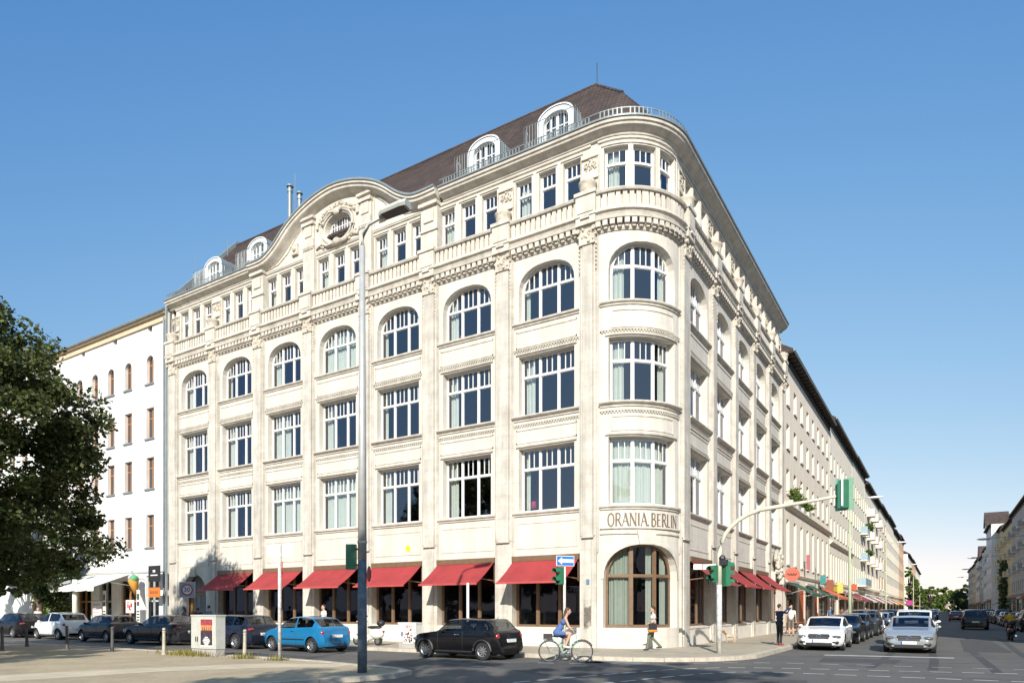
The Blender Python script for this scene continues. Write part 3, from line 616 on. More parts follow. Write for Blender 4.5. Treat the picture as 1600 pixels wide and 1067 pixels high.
# gate in the archway bay
WOOD = mat('orange_brown_wood', (.30, .14, .045), .55, .25, 6)
mb = MB(); P = arch_pts(1.2, 2.75, 1.15, 12, 2)
for s in (-1, 1): mb.box(min(s*1.2, s*.85), max(s*1.2, s*.85), .62, .7, .12, 2.75)
mb.box(-.85, .85, .62, .7, .12, 1.0); mb.box(-.85, .85, .62, .7, 2.6, 2.75)
o = hp('gate', mb.mesh('gate', WOOD), A_POS[0][0])
mb = MB()
for i in range(13): u = -.8+i*1.6/12; mb.tube([(u, .66, 1.0), (u, .66, 2.75+1.15*math.sqrt(1-(u/1.2)**2))], .018, 5)
put('gate_bars', mb.mesh('gate_bars', WHITE), o)
mb = MB(); mb.prism([(-.2, 3.75), (.2, 3.75), (.28, 4.4), (-.28, 4.4)], -.02, .14); hp('keystone', mb.mesh('keystone', CARVED), A_POS[0][0])
# rooms behind the windows and the closed rear of the block
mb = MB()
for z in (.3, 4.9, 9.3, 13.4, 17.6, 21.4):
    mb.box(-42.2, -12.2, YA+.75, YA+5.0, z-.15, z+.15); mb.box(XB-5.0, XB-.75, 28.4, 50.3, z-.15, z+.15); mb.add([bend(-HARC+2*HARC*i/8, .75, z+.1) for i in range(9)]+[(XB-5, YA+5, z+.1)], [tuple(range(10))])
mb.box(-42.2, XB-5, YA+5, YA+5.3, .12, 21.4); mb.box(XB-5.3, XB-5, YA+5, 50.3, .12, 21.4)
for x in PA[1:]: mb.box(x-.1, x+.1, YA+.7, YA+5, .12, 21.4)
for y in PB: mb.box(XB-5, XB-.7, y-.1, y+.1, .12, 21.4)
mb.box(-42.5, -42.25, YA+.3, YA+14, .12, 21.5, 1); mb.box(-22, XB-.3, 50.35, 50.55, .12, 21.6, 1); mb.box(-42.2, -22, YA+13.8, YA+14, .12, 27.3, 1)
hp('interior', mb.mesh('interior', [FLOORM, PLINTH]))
mb = MB(); mb.box(-42.3, -42.22, YA-.22, YA-.12, .12, 21.2); mb.tube([(-42.27, YA-.2, .12), (-42.27, YA-.2, 21.2)], .06, 8); hp('downpipe', mb.mesh('downpipe', ZINC, None, 40))
# ------------------------------------------------------------------ ground, roads and pavements
ASPH = mat('asphalt', (.105, .098, .088), .85, .18, .6, .5, 60, dirt=(.13, .125, .115, .6, .35))
ASPH2 = mat('worn_asphalt_patch', (.062, .061, .06), .85, .2, 1.5, .5, 60)
PAVE = mat('pavement_slabs', (.42, .36, .265), .85, .14, 1.2, .35, 30, brick=(1.0, .75, .014, .16, 1), dirt=(.15, .13, .11, .5, .7))
MOSA = mat('plaza_mosaic_stone', (.47, .385, .255), .85, .16, .7, .6, 45, brick=(.11, .11, .012, .3, 1), dirt=(.33, .27, .18, .6, .5))
COBB = mat('street_cobbles', (.20, .185, .165), .8, .2, 2, .9, 12, brick=(.2, .16, .03, .55, 1))
KERB = mat('granite_kerb', (.50, .44, .35), .8, .2, 5, .4, 40, dirt=(.2, .18, .15, .5, 1.5))
PAINT = mat('road_paint', (.52, .52, .50), .8, .25, 6, dirt=(.12, .12, .12, .75, 3))
def sheet(name, pts, z, m, z0=None):
    mb = MB()
    if z0 is None: mb.add([(x, y, z) for x, y in pts], [tuple(range(len(pts)))])
    else: mb.prism(pts, z0, z, 'z')
    return mb.build(name, m, kind='structure')
sheet('road', [(-1500, -600), (1500, -600), (1500, 2500), (-1500, 2500)], 0, ASPH)
KX, KY, KR = -5.4, 20.9, 4.3
karc = [(KX-KR+KR*math.sin(a), KY+KR-KR*math.cos(a)) for a in [math.pi/2*i/14 for i in range(15)]]
sheet('hotel_pavement', [(-140, KY+.3)]+[(KX-.3-(KR-.3)+(KR-.3)*math.sin(a), KY+.3+(KR-.3)-(KR-.3)*math.cos(a)) for a in [math.pi/2*i/14 for i in range(15)]]+[(KX-.3, 700), (-60, 700), (-60, 45), (-140, 45)], .12, PAVE, -.05)
def kerb(name, path, w=.3, h=.135, closed=False, stone=1.0, inner=1):
    root = empty(name, (path[0][0], path[0][1], 0), kind='structure'); k = 0
    # resample
    P = [Vector((*p, 0)) for p in path]; S = [0]
    for a, b in zip(P, P[1:]): S.append(S[-1]+(b-a).length)
    def at(s):
        for i in range(len(P)-1):
            if s <= S[i+1] or i == len(P)-2:
                t = (s-S[i])/(S[i+1]-S[i]); d = (P[i+1]-P[i]).normalized(); return P[i].lerp(P[i+1], t), d
    n = int(S[-1]/stone)
    for i in range(n):
        a, da = at(S[-1]*i/n+.006); b, db = at(S[-1]*(i+1)/n-.006); na = Vector((-da.y, da.x, 0))*w*inner; nb = Vector((-db.y, db.x, 0))*w*inner; mb = MB()
        q = [a, b, b+nb, a+na]; hh = h+rnd.uniform(-.004, .004)
        mb.add([(p.x, p.y, -.05) for p in q]+[(p.x, p.y, hh) for p in q], [(0, 1, 5, 4), (1, 2, 6, 5), (2, 3, 7, 6), (3, 0, 4, 7), (4, 5, 6, 7)])
        o = put('kerb_stone', mb.mesh('kerb_stone', KERB), None); o.parent = root; o.matrix_parent_inverse = Matrix.Translation((-path[0][0], -path[0][1], 0))
kerb('kerb', [(-60, KY)]+karc+[(KX, 62)], inner=1)
sheet('far_kerb', [(KX-.3, 62), (KX, 62), (KX, 700), (KX-.3, 700)], .13, KERB, -.05)
# plaza on the camera's side of the side street
NOSE = [(-16.5, 14.95), (-14.6, 14.62), (-13.0, 14.35), (-12.2, 14.15), (-11.75, 13.8), (-11.5, 13.3), (-11.45, 12.7), (-11.6, 12.0), (-12.0, 11.0), (-12.8, 8.5), (-13.4, 5.0), (-13.8, 0), (-14, -60)]
sheet('plaza', [(-150, 15.0), (-24, 15.05)]+[(x-.28*(1 if i > 3 else .2), y-.28*(1 if i < 5 else .1)) for i, (x, y) in enumerate(NOSE)]+[(-150, -60)], .10, MOSA, -.05)
kerb('plaza_kerb', [(-70, 15.3), (-24, 15.33)]+NOSE[:-2], inner=-1, h=.115)
BAND = mat('pale_slab_band', (.53, .45, .325), .85, .12, 1.5, .3, 30, brick=(.9, .6, .012, .15, 1))
def gpoly(name, pix, z, m): sheet(name, [ground(x, y, z) for x, y in pix], z, m)
gpoly('slab_path', [(-260, 1078), (0, 1054), (200, 1044), (420, 1035.5), (560, 1037), (520, 1042), (430, 1042), (250, 1048.5), (0, 1064), (-260, 1092)], .104, BAND)
sheet('cobbled_lane', [(-120, 15.3), (-25.5, 15.3), (-27, 18.0), (-30, 20.9), (-120, 20.9)], .004, COBB)
sheet('asphalt_patch', [(-12.5, 17.6), (-8.6, 15.4), (-6.0, 17.6), (-9.6, 20.6)], .004, ASPH2)
sheet('road_repair', [(-9.8, 20.95), (-7.9, 20.95), (-8.0, 19.9), (-10.3, 19.9)], .004, mat('grey_green_patch', (.17, .18, .165), .8, .15, 3))
for i, (P, m) in enumerate((([(-16, 16.2), (-12.8, 15.6), (-11.4, 16.6), (-13.5, 17.4), (-16.4, 17.3)], ASPH2), ([(-3.4, 24.3), (-1.2, 24.7), (-1.1, 26.6), (-3.5, 26.2)], ASPH2), ([(.8, 33), (2.4, 33.2), (2.3, 46), (.9, 45.8)], ASPH2), ([(-6.2, 16.2), (-2.6, 16.8), (-2.7, 17.7), (-6.3, 17.1)], ASPH2), ([(-24, 16.2), (-18.5, 16.4), (-18.6, 17.3), (-24.1, 17.2)], ASPH2))): sheet('asphalt_patch', P, .004+.0004*i, m)
TAR = mat('tar_seam', (.03, .03, .03), .6, .2, 8); STEEL = mat('cast_iron_cover', (.11, .105, .10), .6, .25, 12, .8, 40, metal=.4); TYM = mat('tyre_mark', (.055, .054, .053), .8, .3, 4)
rc = random.Random(33)
for i in range(16):                                  # sealed cracks wandering over the asphalt
    a = rc.uniform(0, 3.14); x, y = rc.uniform(-16, 4), rc.uniform(15.6, 34); P = []
    if x < -5.2 and y > 19.5: x = rc.uniform(-4.5, 4)
    for k in range(9): P.append((x, y)); a += rc.uniform(-.35, .35); x += .45*math.cos(a); y += .3*math.sin(a)
    if any(p[0] < -5.6 and p[1] > 20.4 for p in P): continue
    mb = MB()
    for (ax, ay), (bx, by) in zip(P, P[1:]): mb.quad((ax, ay-.018, .0035), (bx, by-.018, .0035), (bx, by+.018, .0035), (ax, ay+.018, .0035))
    mb.build('road_seam', TAR, kind='structure')
for x, y in ((-7.4, 18.4), (-2.1, 23.0), (1.3, 30.2), (-18.2, 17.9)):
    mb = MB(); mb.lathe([(0, .011), (.29, .011), (.30, .004), (.36, .012), (.38, .0)], (x, y, 0), 24); mb.build('manhole_cover', STEEL, kind='structure')
for i, x in enumerate((-1.75, -.3, 1.2, 2.7)):
    mb = MB(); n = 20
    for k in range(n): a = 22.5+k*1.4; b = a+1.4; w = .13; dx = .12*math.sin(k*.3+i); d2 = .12*math.sin((k+1)*.3+i); mb.quad((x+dx-w, a, .0025), (x+dx+w, a, .0025), (x+d2+w, b, .0025), (x+d2-w, b, .0025))
    mb.build('tyre_track', TYM, kind='structure')
# painted markings
sheet('stop_line', [(-3.7, 27.7), (.4, 28.35), (.4, 28.75), (-3.7, 28.1)], .004, PAINT)
def dashes(name, path, w, dash, gap):
    P = [Vector((*p, 0)) for p in path]; seg = []; root = empty(name, (path[0][0], path[0][1], 0), kind='structure')
    fine = []
    for i in range(len(P)-1):
        p0, p1, p2, p3 = P[max(i-1, 0)], P[i], P[i+1], P[min(i+2, len(P)-1)]
        for t in [k/12 for k in range(12)]:
            fine.append(.5*((2*p1)+(p2-p0)*t+(2*p0-5*p1+4*p2-p3)*t*t+(3*p1-p0-3*p2+p3)*t**3))
    S = [0]
    for a, b in zip(fine, fine[1:]): S.append(S[-1]+(b-a).length)
    at = lambda s: next((fine[i].lerp(fine[i+1], (s-S[i])/(S[i+1]-S[i])) for i in range(len(S)-1) if S[i+1] >= s), fine[-1])
    s = 0.1
    while s+dash < S[-1]:
        a, b = at(s), at(s+dash); d = (b-a).normalized(); n = Vector((-d.y, d.x, 0))*w/2; mb = MB()
        mb.quad(*[(p.x, p.y, .006) for p in (a-n, b-n, b+n, a+n)]); o = put('dash', mb.mesh('dash', PAINT)); o.parent = root; o.matrix_parent_inverse = Matrix.Translation((-path[0][0], -path[0][1], 0)); s += dash+gap
dashes('cycle_crossing_marking', [(-9.3, 10.5), (-8.5, 13.4), (-7.8, 15.5), (-7.2, 17.2), (-6.4, 19.0), (-5.2, 20.4), (-3.57, 21.06), (.37, 22.1), (4.5, 23.2)], .12, .52, .24)
dashes('cycle_crossing_marking', [(-7.3, 10.5), (-6.9, 13.4), (-6.3, 15.4), (-5.7, 17.2), (-4.9, 18.8), (-3.7, 19.5), (.39, 19.94), (4.5, 20.4)], .12, .52, .24)
dashes('crossing_marking', [(-11, 18.9), (-8, 20.2), (-5.5, 22.4), (-3, 23.3), (1, 23.9), (5, 24.6)], .1, .5, .5)
# far side of the long street
sheet('far_pavement', [(7.3, 26), (7.3, 700), (40, 700), (40, 26)], .12, PAVE, -.05); sheet('far_pavement_kerb', [(7.0, 26), (7.0, 700), (7.3, 700), (7.3, 26)], .13, KERB, -.05)
# ------------------------------------------------------------------ houses
PANEF = mat('far_window_glass', (.035, .045, .065), .06, .1, 2, spec=.9)
STUCW = mat('white_stucco', (.74, .73, .70), .85, .10, .8, .3, 40, streak=.14, dirt=(.58, .56, .51, .35, .7))
ORWOOD = mat('orange_window_frame', (.42, .20, .07), .5, .15, 5)
GREYF = mat('grey_shop_frame', (.42, .43, .40), .6, .1, 4)
SOFF = mat('dark_eaves_wood', (.045, .036, .028), .8, .2, 3)
def win_far(w, h, fm, style=0, dep=.2):
    f = MB(); t = .06
    f.box(-w/2, -w/2+t, dep, dep+.06, 0, h); f.box(w/2-t, w/2, dep, dep+.06, 0, h); f.box(-w/2+t, w/2-t, dep, dep+.06, 0, t); f.box(-w/2+t, w/2-t, dep, dep+.06, h-t, h)
    f.box(-.035, .035, dep-.01, dep+.06, t, h-t)
    if style: f.box(-w/2+t, w/2-t, dep-.005, dep+.06, h*.66, h*.66+.06)
    ps = []
    for a, b in ((-w/2+t, -.035), (.035, w/2-t)):
        for c, d in (((t, h*.66), (h*.66+.06, h-t)) if style else ((t, h-t),)):
            p = MB(); p.quad((a, dep+.03, c), (b, dep+.03, c), (b, dep+.03, d), (a, dep+.03, d)); ps.append(p.mesh('pane', PANEF, None, 0, False))
    return f.mesh('window', fm), ps
WCACHE = {}
class House:
    def __init__(s, name, label, loc, rz, u0, u1, H, wallm, cat='house', depth=12, group=None):
        s.o = empty(name, loc, rz, label=label, category=cat)
        if group: s.o['group'] = group
        s.u0, s.u1, s.H, s.m, s.depth, s.holes, s.z0 = u0, u1, H, wallm, depth, [], .12
    def part(s, name, mb, m, parent=None, smooth=0): return mb.build(name, m, parent or s.o, None, smooth)
    def windows(s, cols, z, w, h, fm=WHITE, style=1, sill=None, arch=False, panes=True, shutter=None, dep=.2):
        k = (w, h, fm.name, style, dep)
        if k not in WCACHE: WCACHE[k] = win_far(w, h, fm, style, dep)
        f, ps = WCACHE[k]
        for u in cols:
            s.holes.append((u-w/2, u+w/2, z, z+h)); o = put('window', f, s.o, (u, 0, z))
            if panes:
                for p in ps: put('pane', p, o)
            if sill:
                kk = ('sill', w, sill.name)
                if kk not in WCACHE: mb = MB(); mb.box(-w/2-.1, w/2+.1, -.1, .2, -.1, 0.0); WCACHE[kk] = mb.mesh('window_sill', sill)
                put('sill', WCACHE[kk], o)
            if shutter and shutter(u): mb = MB(); mb.box(-w/2+.02, w/2-.02, .1, .14, h*.15, h-.02); put('roller_blind', mb.mesh('roller_blind', SHUT), o)
    def finish(s, eave=.6, roofm=None, roof_h=4.0, soff=None, eave_h=.3, side=True, ridge=6, raf=True):
        mb = MB(); mb.wall(s.u0, s.u1, s.z0, s.H, s.holes, 0, .3); s.part('wall', mb, s.m)
        mb = MB(); d = s.depth
        mb.quad((s.u0, 0, s.z0), (s.u0, d, s.z0), (s.u0, d, s.H), (s.u0, 0, s.H)); mb.quad((s.u1, d, s.z0), (s.u1, 0, s.z0), (s.u1, 0, s.H), (s.u1, d, s.H)); mb.quad((s.u0, d, s.z0), (s.u1, d, s.z0), (s.u1, d, s.H), (s.u0, d, s.H))
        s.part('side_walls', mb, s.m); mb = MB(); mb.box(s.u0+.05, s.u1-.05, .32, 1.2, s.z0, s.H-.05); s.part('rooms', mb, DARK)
        mb = MB(); e = eave; mb.prism([(-e, s.H), (-e, s.H+eave_h*.5), (ridge, s.H+roof_h), (d, s.H+roof_h*.4), (d, s.H)], s.u0, s.u1, 'x'); r = s.part('roof', mb, roofm or ROOFT)
        mb = MB(); mb.box(s.u0+.02, s.u1-.02, -e+.03, .0, s.H-.12, s.H-.02); mb.box(s.u0+.02, s.u1-.02, -.12, .0, s.H-.5, s.H-.12)
        c = int((s.u1-s.u0)/.9)
        for i in range(c if raf else 0): u = s.u0+(i+.5)*(s.u1-s.u0)/c; mb.box(u-.06, u+.06, -e+.06, -.12, s.H-.24, s.H-.12)
        s.part('eaves', mb, soff or SOFF); mb = MB(); mb.tube([(s.u0, -e-.05, s.H+.03), (s.u1, -e-.05, s.H+.03)], .08, 6); s.part('gutter', mb, ZINC)
        return s
def awning_part(h, u0, u1, z, m, drop=.7, out=1.5, valance=.18, name='awning'):
    mb = MB(); n = 6
    mb.add([(u0, -.02, z), (u1, -.02, z), (u1, -out, z-drop), (u0, -out, z-drop), (u0, -.02, z-.03), (u1, -.02, z-.03), (u1, -out, z-drop-.03), (u0, -out, z-drop-.03)], [(0, 1, 2, 3), (4, 7, 6, 5), (0, 3, 7, 4), (1, 5, 6, 2)])
    if valance:
        for i in range(n*2):
            a = u0+(u1-u0)*i/(2*n); b = u0+(u1-u0)*(i+1)/(2*n); mb.quad((a, -out, z-drop), (b, -out, z-drop), (b, -out-.01, z-drop-valance*(1 if i % 2 else .8)), (a, -out-.01, z-drop-valance))
    o = h.part(name, mb, m)
    for u in (u0+.06, u1-.06): mb = MB(); mb.tube([(u, -.02, z-.9), (u, -out*.6, z-drop*.6-.1), (u, -out, z-drop)], .02, 5); mb.build('arm', GREYF, o)
    mb = MB(); mb.box(u0, u1, -.15, .0, z-.02, z+.14); mb.build('cassette', GREYF, o); return o
SHUT = mat('orange_shutter', (.52, .21, .045), .7, .1, 4)
# white house beside the hotel
wh = House('white_house', 'tall white stucco house with arched orange windows beside the hotel', (0, YA+.08, 0), 0, -72.0, -42.52, 21.0, STUCW)
cx = [onA(237, YA+.2), onA(203, YA+.2), onA(176, YA+.2), onA(151, YA+.2), onA(127, YA+.2)]; st = cx[4]-cx[3]
cx += [cx[4]+st*k for k in range(1, 9)]
def zA(px, py): x = onA(px); return 1.72+(951-py)*(-SN*x+CS*YA)/1067
wh.windows([cx[0], onA(178), onA(128)]+[onA(128)-6*k for k in (1, 2, 3)], zA(237, 516), .5, .8, WHITE, 0)
za, zb = zA(237, 597), zA(237, 553); wh.windows(cx, za, .86, zb-za, ORWOOD, 1, ZINC)
for a, b in ((683, 635), (762, 713), (854, 803)): z_, y_ = zA(237, a), zA(237, b); wh.windows(cx, z_, .92, y_-z_, ORWOOD, 1, ZINC)
for u in cx:                                         # arched heads of the third row
    mb = MB(); P = arch_pts(.43, zb-.43, .43, 10, 2); arch_fill(mb, [(x+u, z) for x, z in P], zb+.001, -.002, .25); wh.part('arch_head', mb, STUCW)
zs = zA(237, 888)
for u, w in ((-44.3, 1.5), (-47.2, 1.9), (-50.2, 1.6), (-53.1, 1.9), (-56.4, 2.2), (-60, 2.2)): wh.holes.append((u-w/2, u+w/2, .2, zs-.45))
wh.finish(.35, ZINC, 2.5, mat('ochre_eaves', (.58, .47, .33), .7, .1, 3), raf=False)
mb = MB(); mb.box(-72, -42.55, -.06, 0, zs-.25, zs-.15); wh.part('string_course', mb, GREYF)
for i, (u, w) in enumerate(((-44.3, 1.5), (-47.2, 1.9), (-50.2, 1.6), (-53.1, 1.9), (-56.4, 2.2), (-60, 2.2))):
    mb = MB(); h = zs-.65
    for a, b in ((u-w/2, u-w/2+.1), (u+w/2-.1, u+w/2), (u-.06, u+.06)): mb.box(a, b, .1, .2, .2, h+.2)
    mb.box(u-w/2+.1, u+w/2-.1, .1, .2, h, h+.2); mb.box(u-w/2+.1, u+w/2-.1, .1, .2, 2.2, 2.32)
    o = wh.part('shop_front', mb, ORWOOD if i % 2 else GREYF); mb = MB(); mb.quad((u-w/2+.1, .16, .2), (u+w/2-.1, .16, .2), (u+w/2-.1, .16, h), (u-w/2+.1, .16, h)); mb.build('pane', GLASSD, o)
CANW = mat('white_awning_canvas', (.74, .74, .70), .9, .06, 3, trans=.15)
awning_part(wh, onA(95), onA(207), zs-.2, CANW, 1.0, 2.6, .3)
mb = MB(); mb.box(-48.6, -45.9, -.1, -.02, zs-.75, zs-.3); wh.part('fascia', mb, STUCW)
mb = MB(); mb.box(-72.5, -42.6, -.3, -.2, 21.02, 21.06); mb.tube([(-42.75, -.15, .12), (-42.75, -.15, 20.7)], .06, 8); wh.part('downpipe', mb, ZINC, None, 40)
LETB = mat('faint_grey_lettering', (.55, .54, .50), .8, .1, 5)
tm = text_mb('BERLIN', .55, lambda x, y, z: (x-48.2, -.012-z, zs+.35+y), 1.1, .006); wh.part('lettering', tm, LETB)
# ochre house further along the square, mostly behind the trees
yh = House('ochre_house', 'ochre house with dark red awning behind the trees on the square', (0, YA+.1, 0), 0, -110, -72.2, 19, mat('ochre_stucco', (.52, .42, .20), .85, .1, 1))
for z in (5.5, 9, 12.5, 16): yh.windows([-108+2.6*k for k in range(14)], z, 1.1, 1.9, WHITE, 1)
for k in range(7): yh.holes.append((-108+5*k, -104.5+5*k, .2, 3.6))
yh.finish(.5); awning_part(yh, -82, -76, 4.0, mat('dark_red_awning_canvas', (.22, .02, .03), .9, .1, 3), 1.0, 2.2, .2); awning_part(yh, -92, -86, 4.0, MATS['dark_red_awning_canvas'], 1.0, 2.2, .2)
# long street, hotel side -------------------------------------------------
BEIGE = mat('beige_render', (.76, .67, .55), .85, .07, 1, .1, 30, streak=.08); PALE = mat('pale_render', (.76, .69, .57), .85, .07, 1, .1, 30, streak=.08)
CREAM = mat('cream_render', (.76, .70, .57), .85, .07, 1, .1, 30, streak=.1); SALM = mat('salmon_render', (.60, .40, .26), .85, .07, 1); GREYR = mat('grey_render', (.40, .38, .35), .85, .08, 1, streak=.1); YELR = mat('yellow_render', (.52, .43, .24), .85, .08, 1)
def terrace(name, label, y0, y1, H, m, ncol, rows, tall=None, ledge=None, shops=(), side='B', x=XB, fm=WHITE, eave=.6, roof_h=4, style=1, sh=3.5, blind=None, sill=None, group=None):
    if side == 'B': h = House(name, label, (x, 0, 0), R(90), y0, y1, H, m, group=group)
    else: h = House(name, label, (x, 0, 0), R(-90), -y1, -y0, H, m, group=group)
    U0, U1 = h.u0, h.u1; p = (U1-U0)/ncol; cols = [U0+p*(i+.5) for i in range(ncol)]
    for z, w, hh in rows: h.windows(cols, z, w, hh, fm, style, sill or m, shutter=blind)
    if tall: z, w, hh, n = tall; q = (U1-U0)/n; h.windows([U0+q*(i+.5) for i in range(n)], z, w, hh, fm, style, m)
    for i, (a, b, kind, cm) in enumerate(shops):
        a_, b_ = (a, b) if side == 'B' else (-b, -a); h.holes.append((a_, b_, .2, sh))
    h.finish(eave, None, roof_h)
    if ledge: mb = MB(); mb.sweep([(.02, ledge-.3), (-.12, ledge-.22), (-.3, ledge-.05), (-.3, ledge+.05), (.02, ledge+.08)], U0, U1); h.part('ledge', mb, m)
    mb = MB(); mb.sweep([(.02, sh+.55), (-.1, sh+.6), (-.18, sh+.75), (.02, sh+.8)], U0, U1); h.part('string_course', mb, m)
    for a, b, kind, cm in shops:
        a_, b_ = (a, b) if side == 'B' else (-b, -a); mb = MB(); n = max(2, int((b-a)/1.3))
        for i in range(n+1): u = a_+(b_-a_)*i/n; mb.box(u-.05, u+.05, .12, .2, .2, sh)
        mb.box(a_, b_, .12, .2, .2, .5); mb.box(a_, b_, .12, .2, 2.5, 2.6); o = h.part('shop_front', mb, BROWN); mb = MB(); mb.quad((a_, .15, .5), (b_, .15, .5), (b_, .15, sh), (a_, .15, sh)); mb.build('pane', PANEF, o)
        if kind == 'awn': awning_part(h, a_-.1, b_+.1, sh+.15, cm, .85, 1.7, .2)
        elif kind == 'sign': mb = MB(); mb.box(a_, b_, -.12, -.01, sh+.02, sh+.5); h.part('fascia_sign', mb, cm)
        elif kind == 'door': mb = MB(); mb.box(a_+.05, b_-.05, .04, .1, .2, sh-.1); h.part('door', mb, cm)
    return h
AWN = {k: mat(k+'_shop_canvas', c, .9, .1, 3) for k, c in dict(green=(.03, .085, .05), maroon=(.20, .025, .05), orange=(.55, .13, .05), wine=(.28, .03, .04), brownish=(.20, .12, .11), pale=(.62, .58, .52), yellow=(.68, .50, .04), teal=(.05, .22, .22)).items()}
DOORO = mat('orange_red_door', (.45, .10, .03), .5, .15, 4)
h1 = terrace('beige_house', 'beige house with planted ledge and paired tall windows beside the hotel', 50.62, 73.4, 19.7, BEIGE, 8, [(10.0, 1.1, 1.75), (13.2, 1.1, 1.75), (16.3, 1.1, 1.6)], (4.95, 1.0, 3.2, 8), 9.15, [(51.4, 55.8, 'awn', AWN['green']), (56.6, 59.0, 'door', DOORO), (59.6, 63.5, 'awn', AWN['green']), (64.2, 66.2, 'door', DOORO), (66.6, 72.8, 'awn', AWN['orange'])])
h2 = terrace('pale_house', 'pale house with dark ledge and row of narrow windows next to the beige house', 73.6, 94, 20.4, PALE, 8, [(9.2, .95, 1.7), (12.4, .95, 1.7), (15.6, .95, 1.7)], (4.6, .9, 2.7, 10), 8.4, [(74.4, 80, 'sign', AWN['yellow']), (81, 86.5, 'awn', AWN['brownish']), (87.5, 93, 'awn', AWN['wine'])])
h3 = terrace('cream_house', 'cream house with small hanging flower balconies on the long street', 94.2, 110, 20.6, CREAM, 6, [(5.0, 1.0, 2.2), (8.6, 1.0, 1.9), (12.2, 1.0, 1.9), (15.6, 1.0, 1.9)], None, None, [(95, 101, 'awn', AWN['maroon']), (102, 109, 'awn', AWN['pale'])], fm=MATS['grey_shop_frame'])
h4 = terrace('white_gable_house', 'white house with a stepped roof beyond the flower balconies', 110.2, 137, 19.8, PALE, 9, [(5.0, 1.1, 2.0), (8.6, 1.1, 1.9), (12.2, 1.1, 1.9), (15.6, 1.1, 1.9)], None, 4.6, [(111, 118, 'awn', AWN['brownish']), (119, 127, 'awn', AWN['pale']), (128, 136, 'awn', AWN['wine'])])
h5 = terrace('orange_blind_house', 'cream house with wide orange window blinds on the long street', 137.2, 157, 20.2, CREAM, 3, [(5.2, 3.2, 2.4), (8.9, 3.2, 2.4), (12.6, 3.2, 2.4), (16.2, 3.0, 2.0)], None, None, [(138, 146, 'awn', AWN['pale']), (147, 156, 'awn', AWN['maroon'])], blind=lambda u: True)
far = [(157.2, 180, 20.6, PALE, 'pale house with thin balconies past the orange blinds'), (180.2, 205, 20.0, CREAM, 'cream house between the pale and the salmon house'), (205.2, 232, 21.0, SALM, 'salmon house on the long street before the green tree'),
       (262, 300, 20, PALE, 'pale house behind the street tree'), (300.2, 345, 20.5, SALM, 'orange tinted house near the end of the long street'), (345.2, 420, 20, CREAM, 'cream house at the far end of the long street')]
for i, (a, b, H, m, lb) in enumerate(far):
    h = terrace('street_house', lb, a, b, H, m, int((b-a)/3.2), [(5.0, 1.2, 2.0), (8.7, 1.2, 2.0), (12.3, 1.2, 2.0), (15.8, 1.2, 2.0)], None, 4.5, [(a+1, (a+b)/2-1, 'awn', [AWN['pale'], AWN['yellow'], AWN['maroon']][i % 3]), ((a+b)/2+1, b-1, 'awn', [AWN['wine'], AWN['orange'], AWN['teal']][i % 3])], sill=GREYF)
# balconies of the cream and further houses
BALB = mat('blue_grey_balcony', (.28, .38, .42), .6, .1, 4)
def balcony(h, u, z, w=2.2, d=1.0, m=None):
    mb = MB(); mb.box(u-w/2, u+w/2, -d, 0, z-.15, z)
    o = h.part('balcony', mb, PALE); mb = MB(); mb.box(u-w/2, u+w/2, -d, -d+.04, z, z+.95); mb.box(u-w/2, u-w/2+.04, -d+.04, 0, z, z+.95); mb.box(u+w/2-.04, u+w/2, -d+.04, 0, z, z+.95); mb.build('parapet', m or BALB, o)
for z in (8.4, 12.0): balcony(h3, 105, z, 2.0, .9); balcony(h3, 108.6, z, 1.6, .8)
balcony(h3, 104.5, 4.85, 8.5, 1.0)
for z in (8.5, 12.1, 15.6):
    for u in (115, 122, 131): balcony(h4, u, z, 2.4, 1.0, PALE)
